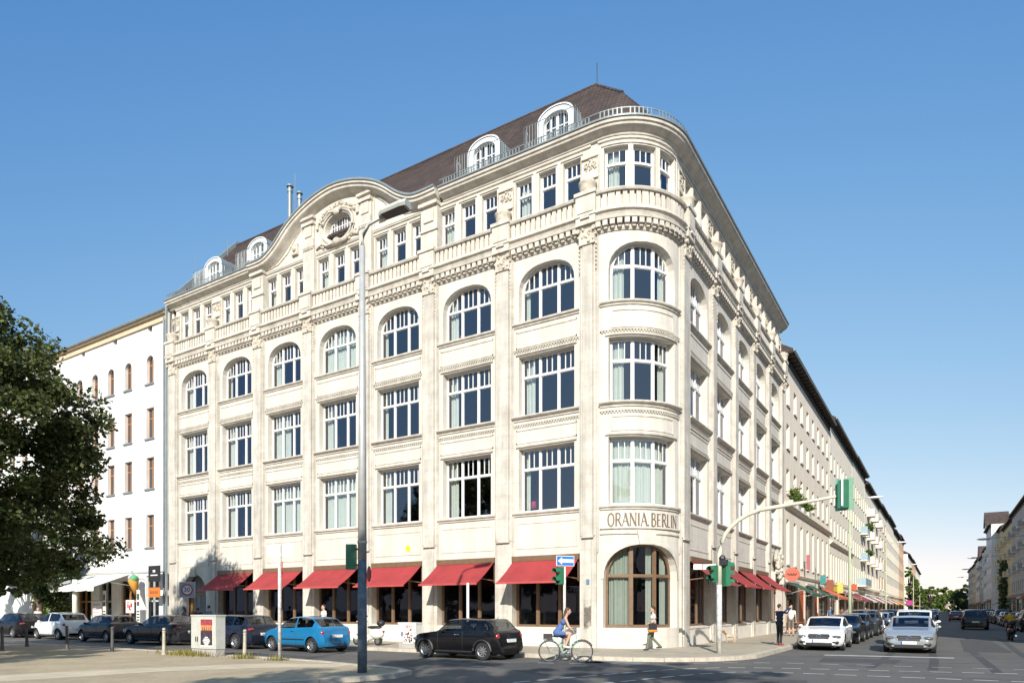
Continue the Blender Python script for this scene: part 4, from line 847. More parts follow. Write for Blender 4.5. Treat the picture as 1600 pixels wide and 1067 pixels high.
# long street, far side, in its own shade ---------------------------------------
RC_ = [GREYR, CREAM, YELR, PALE, GREYR, CREAM, GREYR, PALE, YELR, GREYR]
ys = [25, 52, 78, 104, 127, 149, 168, 190, 204, 226, 250, 275, 303, 335, 372, 420]
lab = ['grey corner house across the long street', 'cream house across from the hotel flank', 'yellowish house across from the beige house', 'pale house across from the pale ledge house', 'grey house with a corner oriel on the shaded side', 'cream gabled house above the shaded parked cars', 'grey narrow house with stacked balconies on the shaded side', 'ochre house with ivy on the shaded side', 'bright white house catching sun on its flank', 'grey house behind the bright white flank', 'cream house past the bright white flank', 'grey house with balconies further down the shaded side', 'pale house far down the shaded side', 'ochre house far down the shaded side', 'last grey house of the shaded side']
for i, (a, b) in enumerate(zip(ys, ys[1:])):
    H = [21, 20.5, 21, 20, 20, 20, 19.5, 20.5, 22.5, 19.5, 20.5, 19.5, 20.5, 20, 20.5][i]; m = [GREYR, CREAM, YELR, PALE, GREYR, GREYR, YELR, YELR, STUCW, GREYR, CREAM, GREYR, PALE, YELR, GREYR][i]
    xr = 12.0-(1.5 if i == 8 else 0)
    h = terrace('shaded_house', lab[i], a+.1, b-.1, H, m, int((b-a)/3.3), [(5.0, 1.2, 2.0), (8.7, 1.2, 2.0), (12.3, 1.2, 2.0), (15.8, 1.2, 2.0)], None, 4.5, [(a+1, (a+b)/2-1, 'awn' if i % 2 else 'sign', AWN['green']), ((a+b)/2+1, b-1, 'sign', AWN['wine'])], 'R', xr, sill=GREYF, roof_h=3.5)
    for z in (8.5, 12.1, 15.6):
        for q in (.25, .75): balcony(h, h.u0+(h.u1-h.u0)*q, z, 2.8, 1.1, m)
    if i in (8, 11):
        u = (h.u0+h.u1)/2; mb = MB(); mb.prism([(u-3, H), (u+3, H), (u+3, H+.6), (u, H+3.6), (u-3, H+.6)], -.7, 4); h.part('gable', mb, m); mb = MB(); mb.prism([(u-3.4, H+.4), (u, H+3.95), (u+3.4, H+.4), (u+3.4, H+.65), (u, H+4.2), (u-3.4, H+.65)], -1.0, 4.2); h.part('gable_roof', mb, ROOFT)
# ------------------------------------------------------------------ trees and plants
BARK = mat('tree_bark', (.10, .08, .06), .9, .3, 5, .8, 20)
def leafmat(name, col, tr=.35):
    m = mat(name, col, .55, .25, .5, 0, spec=.4, island=.5, trans=tr); return m
LEAF = leafmat('linden_leaves', (.085, .105, .03)); LEAFD = leafmat('dark_leaves', (.045, .075, .02)); LEAFL = leafmat('light_leaves', (.12, .18, .03))
def leaf_cloud(centres, radii, n_each, size, seed, flat=.75, sun=.35):
    g = np.random.default_rng(seed); V = []
    for c, r in zip(centres, radii):
        d = g.normal(size=(n_each, 3)); d /= np.linalg.norm(d, axis=1)[:, None]; q = g.random(n_each)**.45
        V.append(np.array(c)+d*q[:, None]*np.array([r, r, r*flat]))
    P = np.concatenate(V); n = len(P)
    a = g.normal(size=(n, 3)); a[:, 2] *= .6; a /= np.linalg.norm(a, axis=1)[:, None]
    nn = g.normal(size=(n, 3)); nn[:, 2] += 1.0; nn -= (nn*a).sum(1)[:, None]*a; nn /= np.linalg.norm(nn, axis=1)[:, None]; b = np.cross(nn, a)
    s = size*(.65+.7*g.random(n))[:, None]
    v0 = P-a*s*.5; v1 = P+b*s*.36+nn*s*.1-a*s*.05; v2 = P+a*s*.55-nn*s*.1; v3 = P-b*s*.36+nn*s*.1-a*s*.05
    vs = np.stack([v0, v1, v2, v3], 1).reshape(-1, 3)
    idx = np.arange(n*4).reshape(-1, 4); return vs, idx
def leaf_mesh(name, vs, idx, m):
    me = bpy.data.meshes.new(name); n = len(idx); f = np.concatenate([idx[:, [0, 1, 2]], idx[:, [0, 2, 3]]], 1).reshape(-1)
    me.vertices.add(len(vs)); me.vertices.foreach_set('co', vs.reshape(-1)); me.loops.add(n*6); me.loops.foreach_set('vertex_index', f)
    me.polygons.add(n*2); me.polygons.foreach_set('loop_start', np.arange(0, n*6, 3)); me.polygons.foreach_set('loop_total', np.full(n*2, 3)); me.update(calc_edges=True); me.materials.append(m); return me
def tree(name, label, loc, H, rad, trunk_h, m, clumps=240, per=150, size=.16, seed=1, group=None, low=.0, shape=1.0):
    r = random.Random(seed); o = empty(name, loc, r.uniform(0, 6.28) if shape == 1 else 0, label=label, category='tree')
    if group: o['group'] = group
    tb = MB(); tr = H*.018+.08; top = (r.uniform(-.3, .3), r.uniform(-.3, .3), H*.75)
    tb.tube([(0, 0, -.1), (.02, .01, .35), (.05, 0, trunk_h), (top[0]*.5, top[1]*.5, H*.5), top], [tr*1.5, tr*1.05, tr*.9, tr*.55, .04], 10)
    C = []; Rr = []
    hc = (H-trunk_h*(1-low))/2; zc = H-hc
    for i in range(clumps):
        th = r.uniform(0, 6.283); ph = math.acos(r.uniform(-1, 1)); q = r.uniform(.45, 1)**.6
        k = 1+.18*math.sin(3*th+seed)+.12*math.sin(5*ph+2*th)
        x, y, z = q*rad*k*math.sin(ph)*math.cos(th), q*rad*k*math.sin(ph)*math.sin(th), zc+q*hc*math.cos(ph)*(1+.08*math.sin(4*th))
        taper = 1-.42*max(0, (z-zc)/hc)**1.4 if shape == 1 else min(1, 1.12-.62*max(0, (z-2.5)/(H-2.5))); C.append((x*taper, y*taper, z)); Rr.append(r.uniform(.45, 1.15)*rad*(.17 if shape == 1 else .145))
    for i in range(0, clumps, max(1, clumps//26)):
        c = C[i]; z0 = r.uniform(trunk_h*.8, min(c[2]*.8+.5, H*.7)); mid = (c[0]*.5, c[1]*.5, (z0+c[2])/2+.3); tb.tube([(0, 0, z0), mid, c], [tr*.4, tr*.25, .02], 6)
    tb.build('trunk', BARK, o, None, True); put('crown', leaf_mesh('crown', *leaf_cloud(C, Rr, per, size, seed), m), o); return o
# the linden at the edge of the square
tree('linden_tree', 'big leafy linden tree on the square in front of the white house', (-31.2, 9.6, .1), 14.4, 6.1, 3.4, LEAF, 480, 260, .175, 4, low=.5, shape=2)
tree('street_tree', 'smaller dark tree on the pavement beside the white awning', (-53.5, 22.9, .12), 8.5, 3.1, 2.6, LEAFD, 90, 160, .18, 9, low=.3)
tree('street_tree', 'shady tree in front of the ochre house', (-60, 21.8, .12), 10, 4.0, 2.6, LEAFD, 110, 160, .22, 12, low=.4)
# trees of the square behind the viewer: they shade the road and mirror in the panes
for i, (x, y, H, ra) in enumerate(((-21.5, -4.5, 13.5, 4.6), (-2.6, -5.0, 15.5, 4.4), (3.6, -3.6, 15.8, 4.2), (-24, -24, 15, 5.5), (-8, -28, 15, 5.5))):
    tree('square_tree', 'leafy square tree opposite the hotel, '+['on the paving towards the linden', 'at the road edge', 'beside the road on the far kerb', 'at the back of the square', 'at the back beside the road'][i], (x, y, .1 if x < -14 else 0), H, ra, 3.4, LEAF, 110, 130, .26, 20+i, 'trees on the square opposite the hotel')
sq = [o for o in COL.objects if o.name.startswith('square_tree') and o.parent is None]
for i in range(13):                                  # the further rows of the square
    c = copy_tree(sq[i % len(sq)]); c.location = (-95+8.2*i+rnd.uniform(-1.5, 1.5), -36-6*(i % 2)+rnd.uniform(-2, 2), .1); c.rotation_euler = (0, 0, i*1.3); c['label'] = 'leafy tree in the rows closing the square opposite the hotel'; c['group'] = 'tree rows closing the square'
# green at the end of the long street and between its houses
tree('street_tree', 'tall narrow green tree between the salmon and the pale house', (-8.2, 246, .1), 15, 2.9, 2.2, LEAFL, 80, 90, .6, 31, low=.6)
tree('street_tree', 'green tree beyond the orange tinted house', (-8.6, 330, .1), 14, 3, 2.5, LEAFL, 50, 70, .8, 32, low=.5)
for i, (x, y, H, ra, m) in enumerate(((-5, 470, 15, 9, LEAFL), (6, 480, 14, 9, LEAFL), (-14, 500, 17, 10, LEAFD), (16, 455, 17, 9, LEAFD), (2, 520, 16, 10, LEAFL), (11, 440, 13, 7, LEAFD), (26, 470, 16, 9, LEAFD), (-24, 480, 18, 9, LEAFD))):
    tree('park_tree', ['pale tree closing the long street beside the lamp posts', 'pale tree closing the long street beside the shaded row', 'dark tall tree behind the hotel side house ends', 'dark tall tree behind the shaded row end', 'pale tree closing the middle of the long street', 'small dark tree at the end of the shaded row', 'dark tree beyond the last grey house', 'tallest dark tree beyond the cream end house'][i], (x, y, 0), H, ra, 2, m, 50, 70, 1.2, 40+i, 'trees at the end of the long street', low=.8)
# ivy on the shaded house and planters on the ledge
iv = leaf_mesh('ivy', *leaf_cloud([(11.8, 178+(i % 6)*1.3, 1+i*.32) for i in range(36)], [1.3]*36, 60, .5, 77), LEAFD); put('ivy', iv, None, label='dark ivy climbing the shaded ochre house', category='ivy')
def bush(name, label, c, r, n, size, seed, m, group=None, k=8):
    g = random.Random(seed); o = empty(name, c, 0, label=label, category='plant')
    if group: o['group'] = group
    C = [(g.uniform(-r[0], r[0])*.7, g.uniform(-r[1], r[1])*.7, g.uniform(.3, 1)*r[2]) for _ in range(k)]
    put('foliage', leaf_mesh('foliage', *leaf_cloud(C, [max(r)*.4]*k, n, size, seed), m), o); mb = MB()
    for q in C: mb.tube([(0, 0, 0), (q[0]*.4, q[1]*.4, q[2]*.5), q], .012, 4)
    mb.build('stem', BARK, o); return o
for i, y in enumerate((53.0, 55.2, 57.6, 60.2)):
    o = bush('ledge_plant', 'potted shrub on the ledge of the beige house, '+['tallest, beside the hotel', 'second from the hotel', 'third from the hotel', 'last from the hotel'][i], (XB+.12, y, 9.35), (.35, .8, .8+.4*(i == 0)), 60, .16, 60+i, LEAFL, 'plants on the ledge'); mb = MB(); mb.box(-.16, .16, -.6, .6, -.12, .25); mb.build('planter', GREYF, o)
for i, (y, z) in enumerate(((105, 8.5), (105, 12.1), (108.6, 8.5), (108.6, 12.1))):
    o = bush('balcony_plant', 'flowers over the %s %s balcony of the cream house' % (('lower', 'upper')[i % 2], ('wider', 'narrower')[i//2]), (XB+.95, y, z+.75), (.25, .8, .4), 40, .2, 80+i, LEAFL, 'balcony flowers')
o = bush('shop_plant', 'leafy potted plant at the ice cream shop front', (-55.2, 24.6, .12), (.6, .6, 3.0), 120, .22, 90, LEAFL, k=12)
mb = MB(); mb.lathe([(0, 0), (.28, 0), (.36, .7), (.33, .72), (0, .7)], (0, 0, 0), 12); mb.build('pot', GREYR, o)
# dry grass round the feet of the posts and the cabinet
GRASS = leafmat('dry_grass', (.25, .22, .06), .3)
def tuft(cx, cy, rx, ry, n, seed, h=.22):
    g = random.Random(seed); mb = MB()
    for _ in range(n):
        x, y = cx+g.gauss(0, rx), cy+g.gauss(0, ry); a = g.uniform(0, 6.28); l = h*g.uniform(.4, 1.2); dx, dy = math.cos(a)*.012, math.sin(a)*.012; lx, ly = g.uniform(-.1, .1), g.uniform(-.1, .1)
        mb.add([(x-dx, y-dy, .1), (x+dx, y+dy, .1), (x+lx, y+ly, .1+l)], [(0, 1, 2)])
    return mb
mb = tuft(-22.4, 14.35, .7, .22, 700, 1); m2 = tuft(*ground(382, 1028, .1), .25, .15, 160, 2); m3 = tuft(*ground(435, 1031, .1), .2, .12, 100, 3)
for q in (m2, m3): mb.add(q.v, q.f)
mb.build('grass', GRASS, kind='stuff', label='dry grass tufts round the cabinet and the posts', category='grass')
# ------------------------------------------------------------------ vehicles
TYRE = mat('tyre_rubber', (.018, .018, .018), .85, .1, 8); RIMS = mat('alloy_rim', (.50, .51, .52), .3, .05, 5, metal=.8); CHROME = mat('chrome', (.75, .76, .78), .12, .0, 1, metal=1)
BLACKP = mat('black_plastic', (.02, .02, .021), .5, .1, 6); LAMPR = mat('red_tail_lamp', (.32, .012, .015), .15, .1, 5, coat=1.0); LAMPW = mat('clear_head_lamp', (.10, .11, .12), .1, .1, 10, spec=.8, coat=1.0); PLATE = mat('number_plate', (.75, .75, .73), .5, .05, 10); PLBL = mat('plate_blue_strip', (.03, .09, .5), .5)
CARGL = glass('car_glass', (.34, .37, .38), 1.5, wav=0); SEAT = mat('car_interior', (.045, .043, .042), .8)
def paint(name, c, metal=.0): return mat(name, c, .16, .03, 1, metal=metal, coat=.2, spec=.35)
def lerp_poly(P, x):
    if x <= P[0][0]: return P[0][1]
    for (a, b), (c, d) in zip(P, P[1:]):
        if x <= c: return b+(d-b)*(x-a)/(c-a)
    return P[-1][1]
def smooth_poly(P, x, r=.07): return (lerp_poly(P, x-r)+2*lerp_poly(P, x)+lerp_poly(P, x+r))/4
# top line: (distance from nose, height); marks: cowl, roof front, roof rear, rear glass foot
SPEC = {
 'hatch': dict(L=3.83, W=1.65, top=[(0, .50), (.04, .66), (.25, .80), (.92, .95), (1.72, 1.37), (2.3, 1.43), (3.05, 1.38), (3.55, 1.02), (3.74, .93), (3.80, .70), (3.83, .48)], marks=(.95, 1.68, 3.1, 3.55), belt=[(.9, .90), (3.6, 1.0)], ax=(.78, 3.22), r=.30, pill=(2.22, 2.30), end=3.25),
 'mini': dict(L=3.82, W=1.73, top=[(0, .52), (.05, .72), (.3, .86), (1.15, .96), (1.62, 1.36), (2.2, 1.41), (3.25, 1.37), (3.58, 1.02), (3.74, .94), (3.79, .7), (3.82, .45)], marks=(1.18, 1.6, 3.28, 3.58), belt=[(1.1, .93), (3.6, .98)], ax=(.70, 3.19), r=.31, pill=(2.25, 2.34), end=3.42),
 'twingo': dict(L=3.6, W=1.64, top=[(0, .55), (.05, .75), (.3, .93), (.75, 1.02), (1.5, 1.48), (2.1, 1.54), (3.0, 1.48), (3.35, 1.12), (3.52, .98), (3.57, .7), (3.6, .45)], marks=(.78, 1.48, 3.05, 3.38), belt=[(.8, .96), (3.4, 1.03)], ax=(.62, 3.1), r=.31, pill=(1.95, 2.03), end=3.1),
 'wagon': dict(L=4.5, W=1.8, top=[(0, .52), (.05, .68), (.3, .82), (1.25, .98), (2.0, 1.42), (2.6, 1.48), (3.9, 1.44), (4.25, 1.08), (4.42, .98), (4.47, .7), (4.5, .45)], marks=(1.28, 1.98, 3.95, 4.28), belt=[(1.2, .94), (4.3, 1.02)], ax=(.9, 3.6), r=.33, pill=(2.55, 2.64), end=4.0, pill2=(3.35, 3.43)),
 'sedan': dict(L=4.65, W=1.81, top=[(0, .48), (.05, .63), (.25, .78), (.7, .88), (1.5, .98), (2.3, 1.39), (2.8, 1.44), (3.3, 1.41), (4.05, 1.07), (4.5, 1.04), (4.61, .85), (4.65, .45)], marks=(1.52, 2.25, 3.35, 4.05), belt=[(1.4, .93), (4.2, 1.0)], ax=(.84, 3.68), r=.33, pill=(2.62, 2.71), end=3.85, pill2=(3.45, 3.5)),
 'suv': dict(L=4.7, W=1.88, top=[(0, .55), (.05, .85), (.3, 1.02), (1.2, 1.12), (1.85, 1.62), (2.5, 1.69), (4.0, 1.65), (4.4, 1.2), (4.62, 1.08), (4.67, .8), (4.7, .5)], marks=(1.22, 1.82, 4.05, 4.42), belt=[(1.2, 1.06), (4.4, 1.12)], ax=(.92, 3.75), r=.37, pill=(2.6, 2.69), end=4.15, pill2=(3.45, 3.53)),
 'coupe': dict(L=4.69, W=1.81, top=[(0, .46), (.05, .62), (.25, .77), (.7, .87), (1.6, .97), (2.4, 1.36), (2.9, 1.40), (3.3, 1.37), (4.2, 1.03), (4.55, .98), (4.65, .8), (4.69, .45)], marks=(1.62, 2.35, 3.3, 4.15), belt=[(1.4, .92), (4.2, .98)], ax=(.84, 3.68), r=.34, pill=(2.85, 2.93), end=3.75)}
def wheel_meshes(r, spokes=7, rim=RIMS):
    w = .1; t = MB(); t.lathe([(r*.62, -w), (r*.93, -w*1.02), (r, -w*.75), (r, w*.75), (r*.93, w*1.02), (r*.62, w)], (0, 0, 0), 26, 0, 'y'); tm = t.mesh('tyre', TYRE, None, 35)
    q = MB(); q.lathe([(r*.64, -w*.98), (r*.58, -w*.8), (r*.55, w*.4), (r*.58, w*.9), (r*.64, w*.98)], (0, 0, 0), 24, 0, 'y'); q.lathe([(0, -w*.75), (r*.14, -w*.72), (r*.14, -w*.4), (0, -w*.4)], (0, 0, 0), 12, 0, 'y')
    for i in range(spokes):
        a = 2*math.pi*i/spokes; c, s = math.cos(a), math.sin(a); h = r*.06; v = []
        for d, hh in ((r*.08, h*1.3), (r*.6, h)):
            for yy in (-w*.72, -w*.45): v += [(c*d-s*hh, yy, s*d+c*hh), (c*d+s*hh, yy, s*d-c*hh)]
        q.add(v, [(0, 1, 5, 4), (2, 6, 7, 3), (0, 4, 6, 2), (1, 3, 7, 5), (4, 5, 7, 6)])
    b = MB(); b.lathe([(0, -w*.1), (r*.56, -w*.1)], (0, 0, 0), 20, 0, 'y'); return tm, q.mesh('rim', rim, None, 30), b.mesh('brake_disc', BLACKP)
WH = {}
CARC = {}
def car_tree(kind, pm, name='car', grille=None, trim=False, detail=1, spokes=7):
    key = (kind, pm.name, grille, trim)
    S = SPEC[kind]; L, Wd = S['L'], S['W']; hw = Wd/2; m0, m1, m2, m3 = S['marks']; r = S['r']; RA = r+.055
    N = 76; xs = sorted(set([L*i/N for i in range(N+1)]+[.02, .05, .09, L-.02, L-.05, L-.09, m0, m1, m2, m3, S['pill'][0], S['pill'][1], S['end']]+list(S.get('pill2', ()))))
    xs = [x for i, x in enumerate(xs) if i == 0 or x-xs[i-1] > .008]
    zb = .2; rows = []
    for x in xs:
        zt = smooth_poly(S['top'], x); be = lerp_poly(S['belt'], x)
        f = min(1, x/.75); bk = min(1, (L-x)/.6); w = hw*(.70+.30*(1-(1-f)**2.6))*(.80+.20*(1-(1-bk)**2.6))
        sh = min(zt-.015, be if m0-.3 < x < m3+.2 else zt-.03); sh = min(sh, zt-.012)
        gh = max(0.0, zt-sh); k = min(1, gh/.3)
        lo = zb+.05*(1-min(1, x/.3))+.06*(1-min(1, (L-x)/.3))
        row = [(0, lo), (w*.88, lo), (w*.965, lo+.07)]
        for t in (.2, .36, .52, .68, .84): row.append((w*(.985+.03*math.sin(math.pi*min(1, t*.9))), lo+.07+(sh-lo-.07)*t))
        row.append((w*.975, sh)); g = lambda a, b: a+(b-a)*k
        row += [(w*g(.955, .94), sh+gh*g(.25, .06)), (w*g(.90, .86), sh+gh*g(.5, .5)), (w*g(.82, .775), sh+gh*g(.8, .90)), (w*g(.70, .70), sh+gh*g(.93, .975)), (w*.36, zt), (0, zt+.012)]
        rows.append(row)
    J = len(rows[0]); reg = {}; vid = []; V = []
    for i, x in enumerate(xs):
        for j in range(J):
            y, z = rows[i][j]; fl = False
            if 2 <= j <= 8 or j == 1:
                for ax in S['ax']:
                    dx, dz = x-ax, z-r
                    if dx*dx+dz*dz < RA*RA:
                        fl = True
                        if dz > 0: q = math.hypot(dx, dz) or 1e-6; nx, nz = ax+dx/q*RA, r+dz/q*RA; V.append((nx, y*1.005, nz))
                        else: V.append((ax+math.copysign(RA, dx), y, z))
                        break
            if not fl: V.append((x, y, z))
            vid.append(fl)
    def region(i, j):
        x = (xs[i]+xs[i+1])/2; gh = rows[i][J-1][1]-rows[i][8][1]; gh2 = rows[i+1][J-1][1]-rows[i+1][8][1]
        if min(gh, gh2) > .1:
            if 9 <= j <= 10 and m0+.12 < x < S['end']:
                for p in ('pill', 'pill2'):
                    if p in S and S[p][0] < x < S[p][1]: return 'body'
                return 'side_window_front' if x < S['pill'][0] else 'side_window_rear'
        if j >= 12 and m0+.02 < x < m1: return 'windscreen'
        if j >= 12 and m2 < x < m3: return 'rear_window'
        return 'body'
    F = {}
    for i in range(len(xs)-1):
        for j in range(J-1):
            a, b, c, d = i*J+j, (i+1)*J+j, (i+1)*J+j+1, i*J+j+1
            if all(vid[q] for q in (a, b, c, d)): continue
            if j == 0 and any(vid[q] for q in (b, c, d, a)): continue
            F.setdefault(region(i, j), []).append((a, b, c, d))
    root = empty(name, (0, 0, 0))
    n = len(V); VV = [(x-L/2, y, z) for x, y, z in V]
    def sub(nm, faces, m, sides, smooth=35):
        mb = MB(); mp = {}
        for sgn in sides:
            for f in faces:
                q = []
                for v in f:
                    kx = (v, sgn if abs(VV[v][1]) > 1e-6 else 0)
                    if kx not in mp: mp[kx] = len(mb.v); mb.v.append((VV[v][0], VV[v][1]*sgn, VV[v][2]))
                    q.append(mp[kx])
                q = list(dict.fromkeys(q))
                if len(q) > 2: mb.f.append(tuple(q if sgn > 0 else q[::-1])); mb.m.append(0)
        return mb.build(nm, m, root, None, smooth)
    cap = [tuple(range(J))[::-1], tuple((len(xs)-1)*J+j for j in range(J))]
    sub('body', F['body']+cap, pm, (1, -1))
    for nm in ('windscreen', 'rear_window'):
        if nm in F: sub(nm, F[nm], CARGL, (1, -1))
    for nm in ('side_window_front', 'side_window_rear'):
        for s in (1, -1):
            if nm in F: sub('side_window', F[nm], CARGL, (s,))
    # cabin, underbody, wheels
    mb = MB(); mb.box(m0+.25-L/2, m3-.35-L/2, -hw*.8, hw*.8, .3, .78); mb.box(.1-L/2, L-.1-L/2, -hw*.72, hw*.72, .17, .4)
    for x in ((m0+m1)/2+.75, m2-.55):
        for s in (-1, 1): mb.box(x-L/2, x+.14-L/2, s*hw*.4-.22, s*hw*.4+.22, .7, 1.12); mb.box(x+.03-L/2, x+.11-L/2, s*hw*.4-.11, s*hw*.4+.11, 1.12, 1.28)
    mb.build('cabin', SEAT, root)
    if (r, spokes) not in WH: WH[(r, spokes)] = wheel_meshes(r, spokes)
    tm, rm, bd = WH[(r, spokes)]
    for ax in S['ax']:
        for s in (-1, 1):
            mb = MB(); mb.lathe([(RA+.01, -.0), (RA+.01, -.30), (.0, -.30)], (0, 0, 0), 18, 0, 'y', math.pi, 0)
            wrow = min(range(len(xs)), key=lambda i: abs(xs[i]-ax)); yw = rows[wrow][4][0]
            wn = put('wheel', tm, root, (ax-L/2, s*(yw-.115), r), 0 if s < 0 else math.pi); put('rim', rm, wn); put('brake_disc', bd, wn)
            lm = MB(); P = [(ax-L/2+RA*math.cos(t), RA*math.sin(t)+r) for t in [math.pi*k/14 for k in range(15)]]
            for (a, b), (c, d) in zip(P, P[1:]): lm.quad((a, s*yw*.99, b), (c, s*yw*.99, d), (c, s*(yw-.32), d), (a, s*(yw-.32), b))
            lm.quad((ax-L/2-RA, s*(yw-.3), .2), (ax-L/2+RA, s*(yw-.3), .2), (ax-L/2+RA, s*(yw-.3), r+RA), (ax-L/2-RA, s*(yw-.3), r+RA)); lm.build('wheel_arch', BLACKP, root)
            if trim: P2 = [(ax-L/2+(RA+.0)*math.cos(t), s*(yw+.005), (RA+.0)*math.sin(t)+r) for t in [math.pi*k/16 for k in range(17)]]; q = MB(); q.tube(P2, .04, 6); q.build('arch_trim', BLACKP, root)
    def wat(x, j): i = min(range(len(xs)), key=lambda i: abs(xs[i]-x)); return rows[i][j]
    for s in (-1, 1):
        y, z = wat(m0+.35, 8); mb = MB(); mb.ball((m0+.38-L/2, s*(y+.10), z+.06), (.06, .095, .06), 0, 8, 6); mb.box(m0+.36-L/2, m0+.42-L/2, min(s*y*.95, s*(y+.08)), max(s*y*.95, s*(y+.08)), z+.0, z+.05); mb.build('mirror', pm if not trim else BLACKP, root, None, 40)
        for hx in ([S['pill'][0]-.12]+([S['pill2'][0]-.15] if 'pill2' in S else [])):
            y, z = wat(hx, 7); mb = MB(); mb.tube([(hx-.1-L/2, s*(y+.012), z-.0), (hx-.03-L/2, s*(y+.035), z+.01), (hx+.06-L/2, s*(y+.035), z+.01), (hx+.1-L/2, s*(y+.012), z)], .013, 5); mb.build('door_handle', pm if not trim else CHROME, root)
        # seams of the doors
        y0 = [(wat(S['pill'][1]+.02, j)) for j in range(2, 9)]; mb = MB()
        mb.tube([(S['pill'][1]+.02-L/2, s*(y*1.001+.001), z) for y, z in y0], .006, 4); xx = max(m0+.1, S['ax'][0]+RA+.12)
        mb.tube([(xx-L/2, s*(wat(xx, j)[0]*1.001+.001), wat(xx, j)[1]) for j in range(2, 9)], .006, 4); mb.build('door_seam', BLACKP, root)
        mb = MB(); pts = [(x-L/2, s*(wat(x, 2)[0]+.004), wat(x, 2)[1]) for x in (S['ax'][0]+RA+.08, L/2, S['ax'][1]-RA-.08)]; mb.tube(pts, .035, 5); mb.build('sill_strip', BLACKP, root)
    def zrow(x, z):                                   # half width of the body at a height
        i = min(range(len(xs)), key=lambda i: abs(xs[i]-x)); R_ = rows[i]
        for (ya, za), (yb, zb_) in zip(R_[1:], R_[2:]):
            if za <= z <= zb_: return ya+(yb-ya)*(z-za)/max(1e-6, zb_-za)
        return R_[-3][0]
    # lamps lie on the skin: small patches draped over the front and rear corners
    def drape(xa, xb, za, zb_, s, nm, m, off=.008, nx=6, nz=4):
        mb = MB(); g = []
        for a in range(nx+1):
            for b in range(nz+1):
                x = xa+(xb-xa)*a/nx; z = za+(zb_-za)*b/nz; g.append((x-L/2, s*(zrow(x, z)+off), z))
        for a in range(nx):
            for b in range(nz): mb.f.append((a*(nz+1)+b, (a+1)*(nz+1)+b, (a+1)*(nz+1)+b+1, a*(nz+1)+b+1)); mb.m.append(0)
        mb.v = g; mb.build(nm, m, root, None, True)
    zh = lerp_poly(S['top'], .12); tz = lerp_poly(S['top'], L-.12)
    for s in (-1, 1):
        mb = MB(); mb.ball((.17-L/2, s*hw*.70, zh-.09), (.20, .19, .075), 0, 12, 8); mb.build('headlight', LAMPW, root, None, True)
        if kind in ('mini', 'hatch', 'twingo'): mb = MB(); mb.ball((L-.20-L/2, s*(hw*.80), tz-.17), (.16, .10, .13 if kind != 'mini' else .15), 0, 12, 8)
        else: mb = MB(); mb.ball((L-.18-L/2, s*(hw*.74), tz-.15), (.17, .17, .075), 0, 12, 8)
        mb.build('tail_light', LAMPR, root, None, True)
    mb = MB(); mb.box(L-.035-L/2, L+.008-L/2, -.26, .26, .60, .71); o = mb.build('number_plate', PLATE, root); mb = MB(); mb.box(-.02-L/2, .01-L/2, -.26, .26, .36, .47); o = mb.build('number_plate', PLATE, root)
    mb = MB(); mb.box(-.022-L/2, -.012-L/2+.0, .215, .26, .36, .47); mb.build('plate_strip', PLBL, o)
    mb = MB(); mb.box(-.005-L/2, .04-L/2, -hw*.55, hw*.55, .22, .34); mb.build('lower_grille', BLACKP, root); mb = MB(); mb.box(L-.05-L/2, L-.0-L/2, -hw*.55, hw*.55, .26, .38); mb.build('rear_bumper_insert', BLACKP, root)
    if grille == 'star':
        gz = .60; mb = MB(); mb.prism([(-.36, gz-.09), (.36, gz-.09), (.42, gz), (.38, gz+.09), (-.38, gz+.09), (-.42, gz)], -.022-L/2, .06-L/2, 'x'); g = mb.build('grille', BLACKP, root)
        mb = MB()
        for z in (gz-.045, gz+.02): mb.box(-.04-L/2, -.02-L/2, -.37, .37, z-.012, z+.012)
        mb.tube([(-.035-L/2, .085*math.cos(t*.5236), gz-.01+.085*math.sin(t*.5236)) for t in range(12)], .011, 6, 0, True)
        for t in (90, 210, 330): mb.tube([(-.04-L/2, 0, gz-.01), (-.04-L/2, .08*math.cos(R(t)), gz-.01+.08*math.sin(R(t)))], .009, 4)
        mb.tube([(-.025-L/2, y, z) for y, z in ((-.37, gz-.09), (.37, gz-.09), (.42, gz), (.38, gz+.09), (-.38, gz+.09), (-.42, gz))], .012, 5, 0, True); mb.build('grille_bars', CHROME, g)
        for s in (-1, 1): mb = MB(); mb.ball((.06-L/2, s*.60, .36), (.08, .17, .07), 0, 10, 6); mb.build('air_intake', BLACKP, root, None, True)
    else: mb = MB(); mb.box(-.012-L/2, .05-L/2, -.40, .40, .52, .62); mb.build('grille', BLACKP, root)
    if kind in ('hatch', 'wagon'):
        for s in (-1, 1): mb = MB(); mb.tube([(x-L/2, s*(wat(x, 4)[0]+.006), .52) for x in (S['ax'][0]+RA+.06, L*.5, S['ax'][1]-RA-.05)], .022, 5); mb.build('rub_strip', BLACKP, root)
    mb = MB(); mb.tube([(m2-.1-L/2, 0, lerp_poly(S['top'], m2)), (m2-.0-L/2, 0, lerp_poly(S['top'], m2)+.12)], .008, 4); mb.build('aerial', BLACKP, root)
    return root
PROTO = {}
def park(kind, pm, label, x, y, rz, name='parked_car', group=None, **k):
    key = (kind, pm.name, tuple(sorted(k.items())))
    if key not in PROTO: o = PROTO[key] = car_tree(kind, pm, name, **k)
    else: o = copy_tree(PROTO[key]); o.name = name
    o.location = (x, y, .0); o.rotation_euler = (0, 0, rz); o['label'] = label; o['category'] = 'car'
    if group: o['group'] = group
    return o
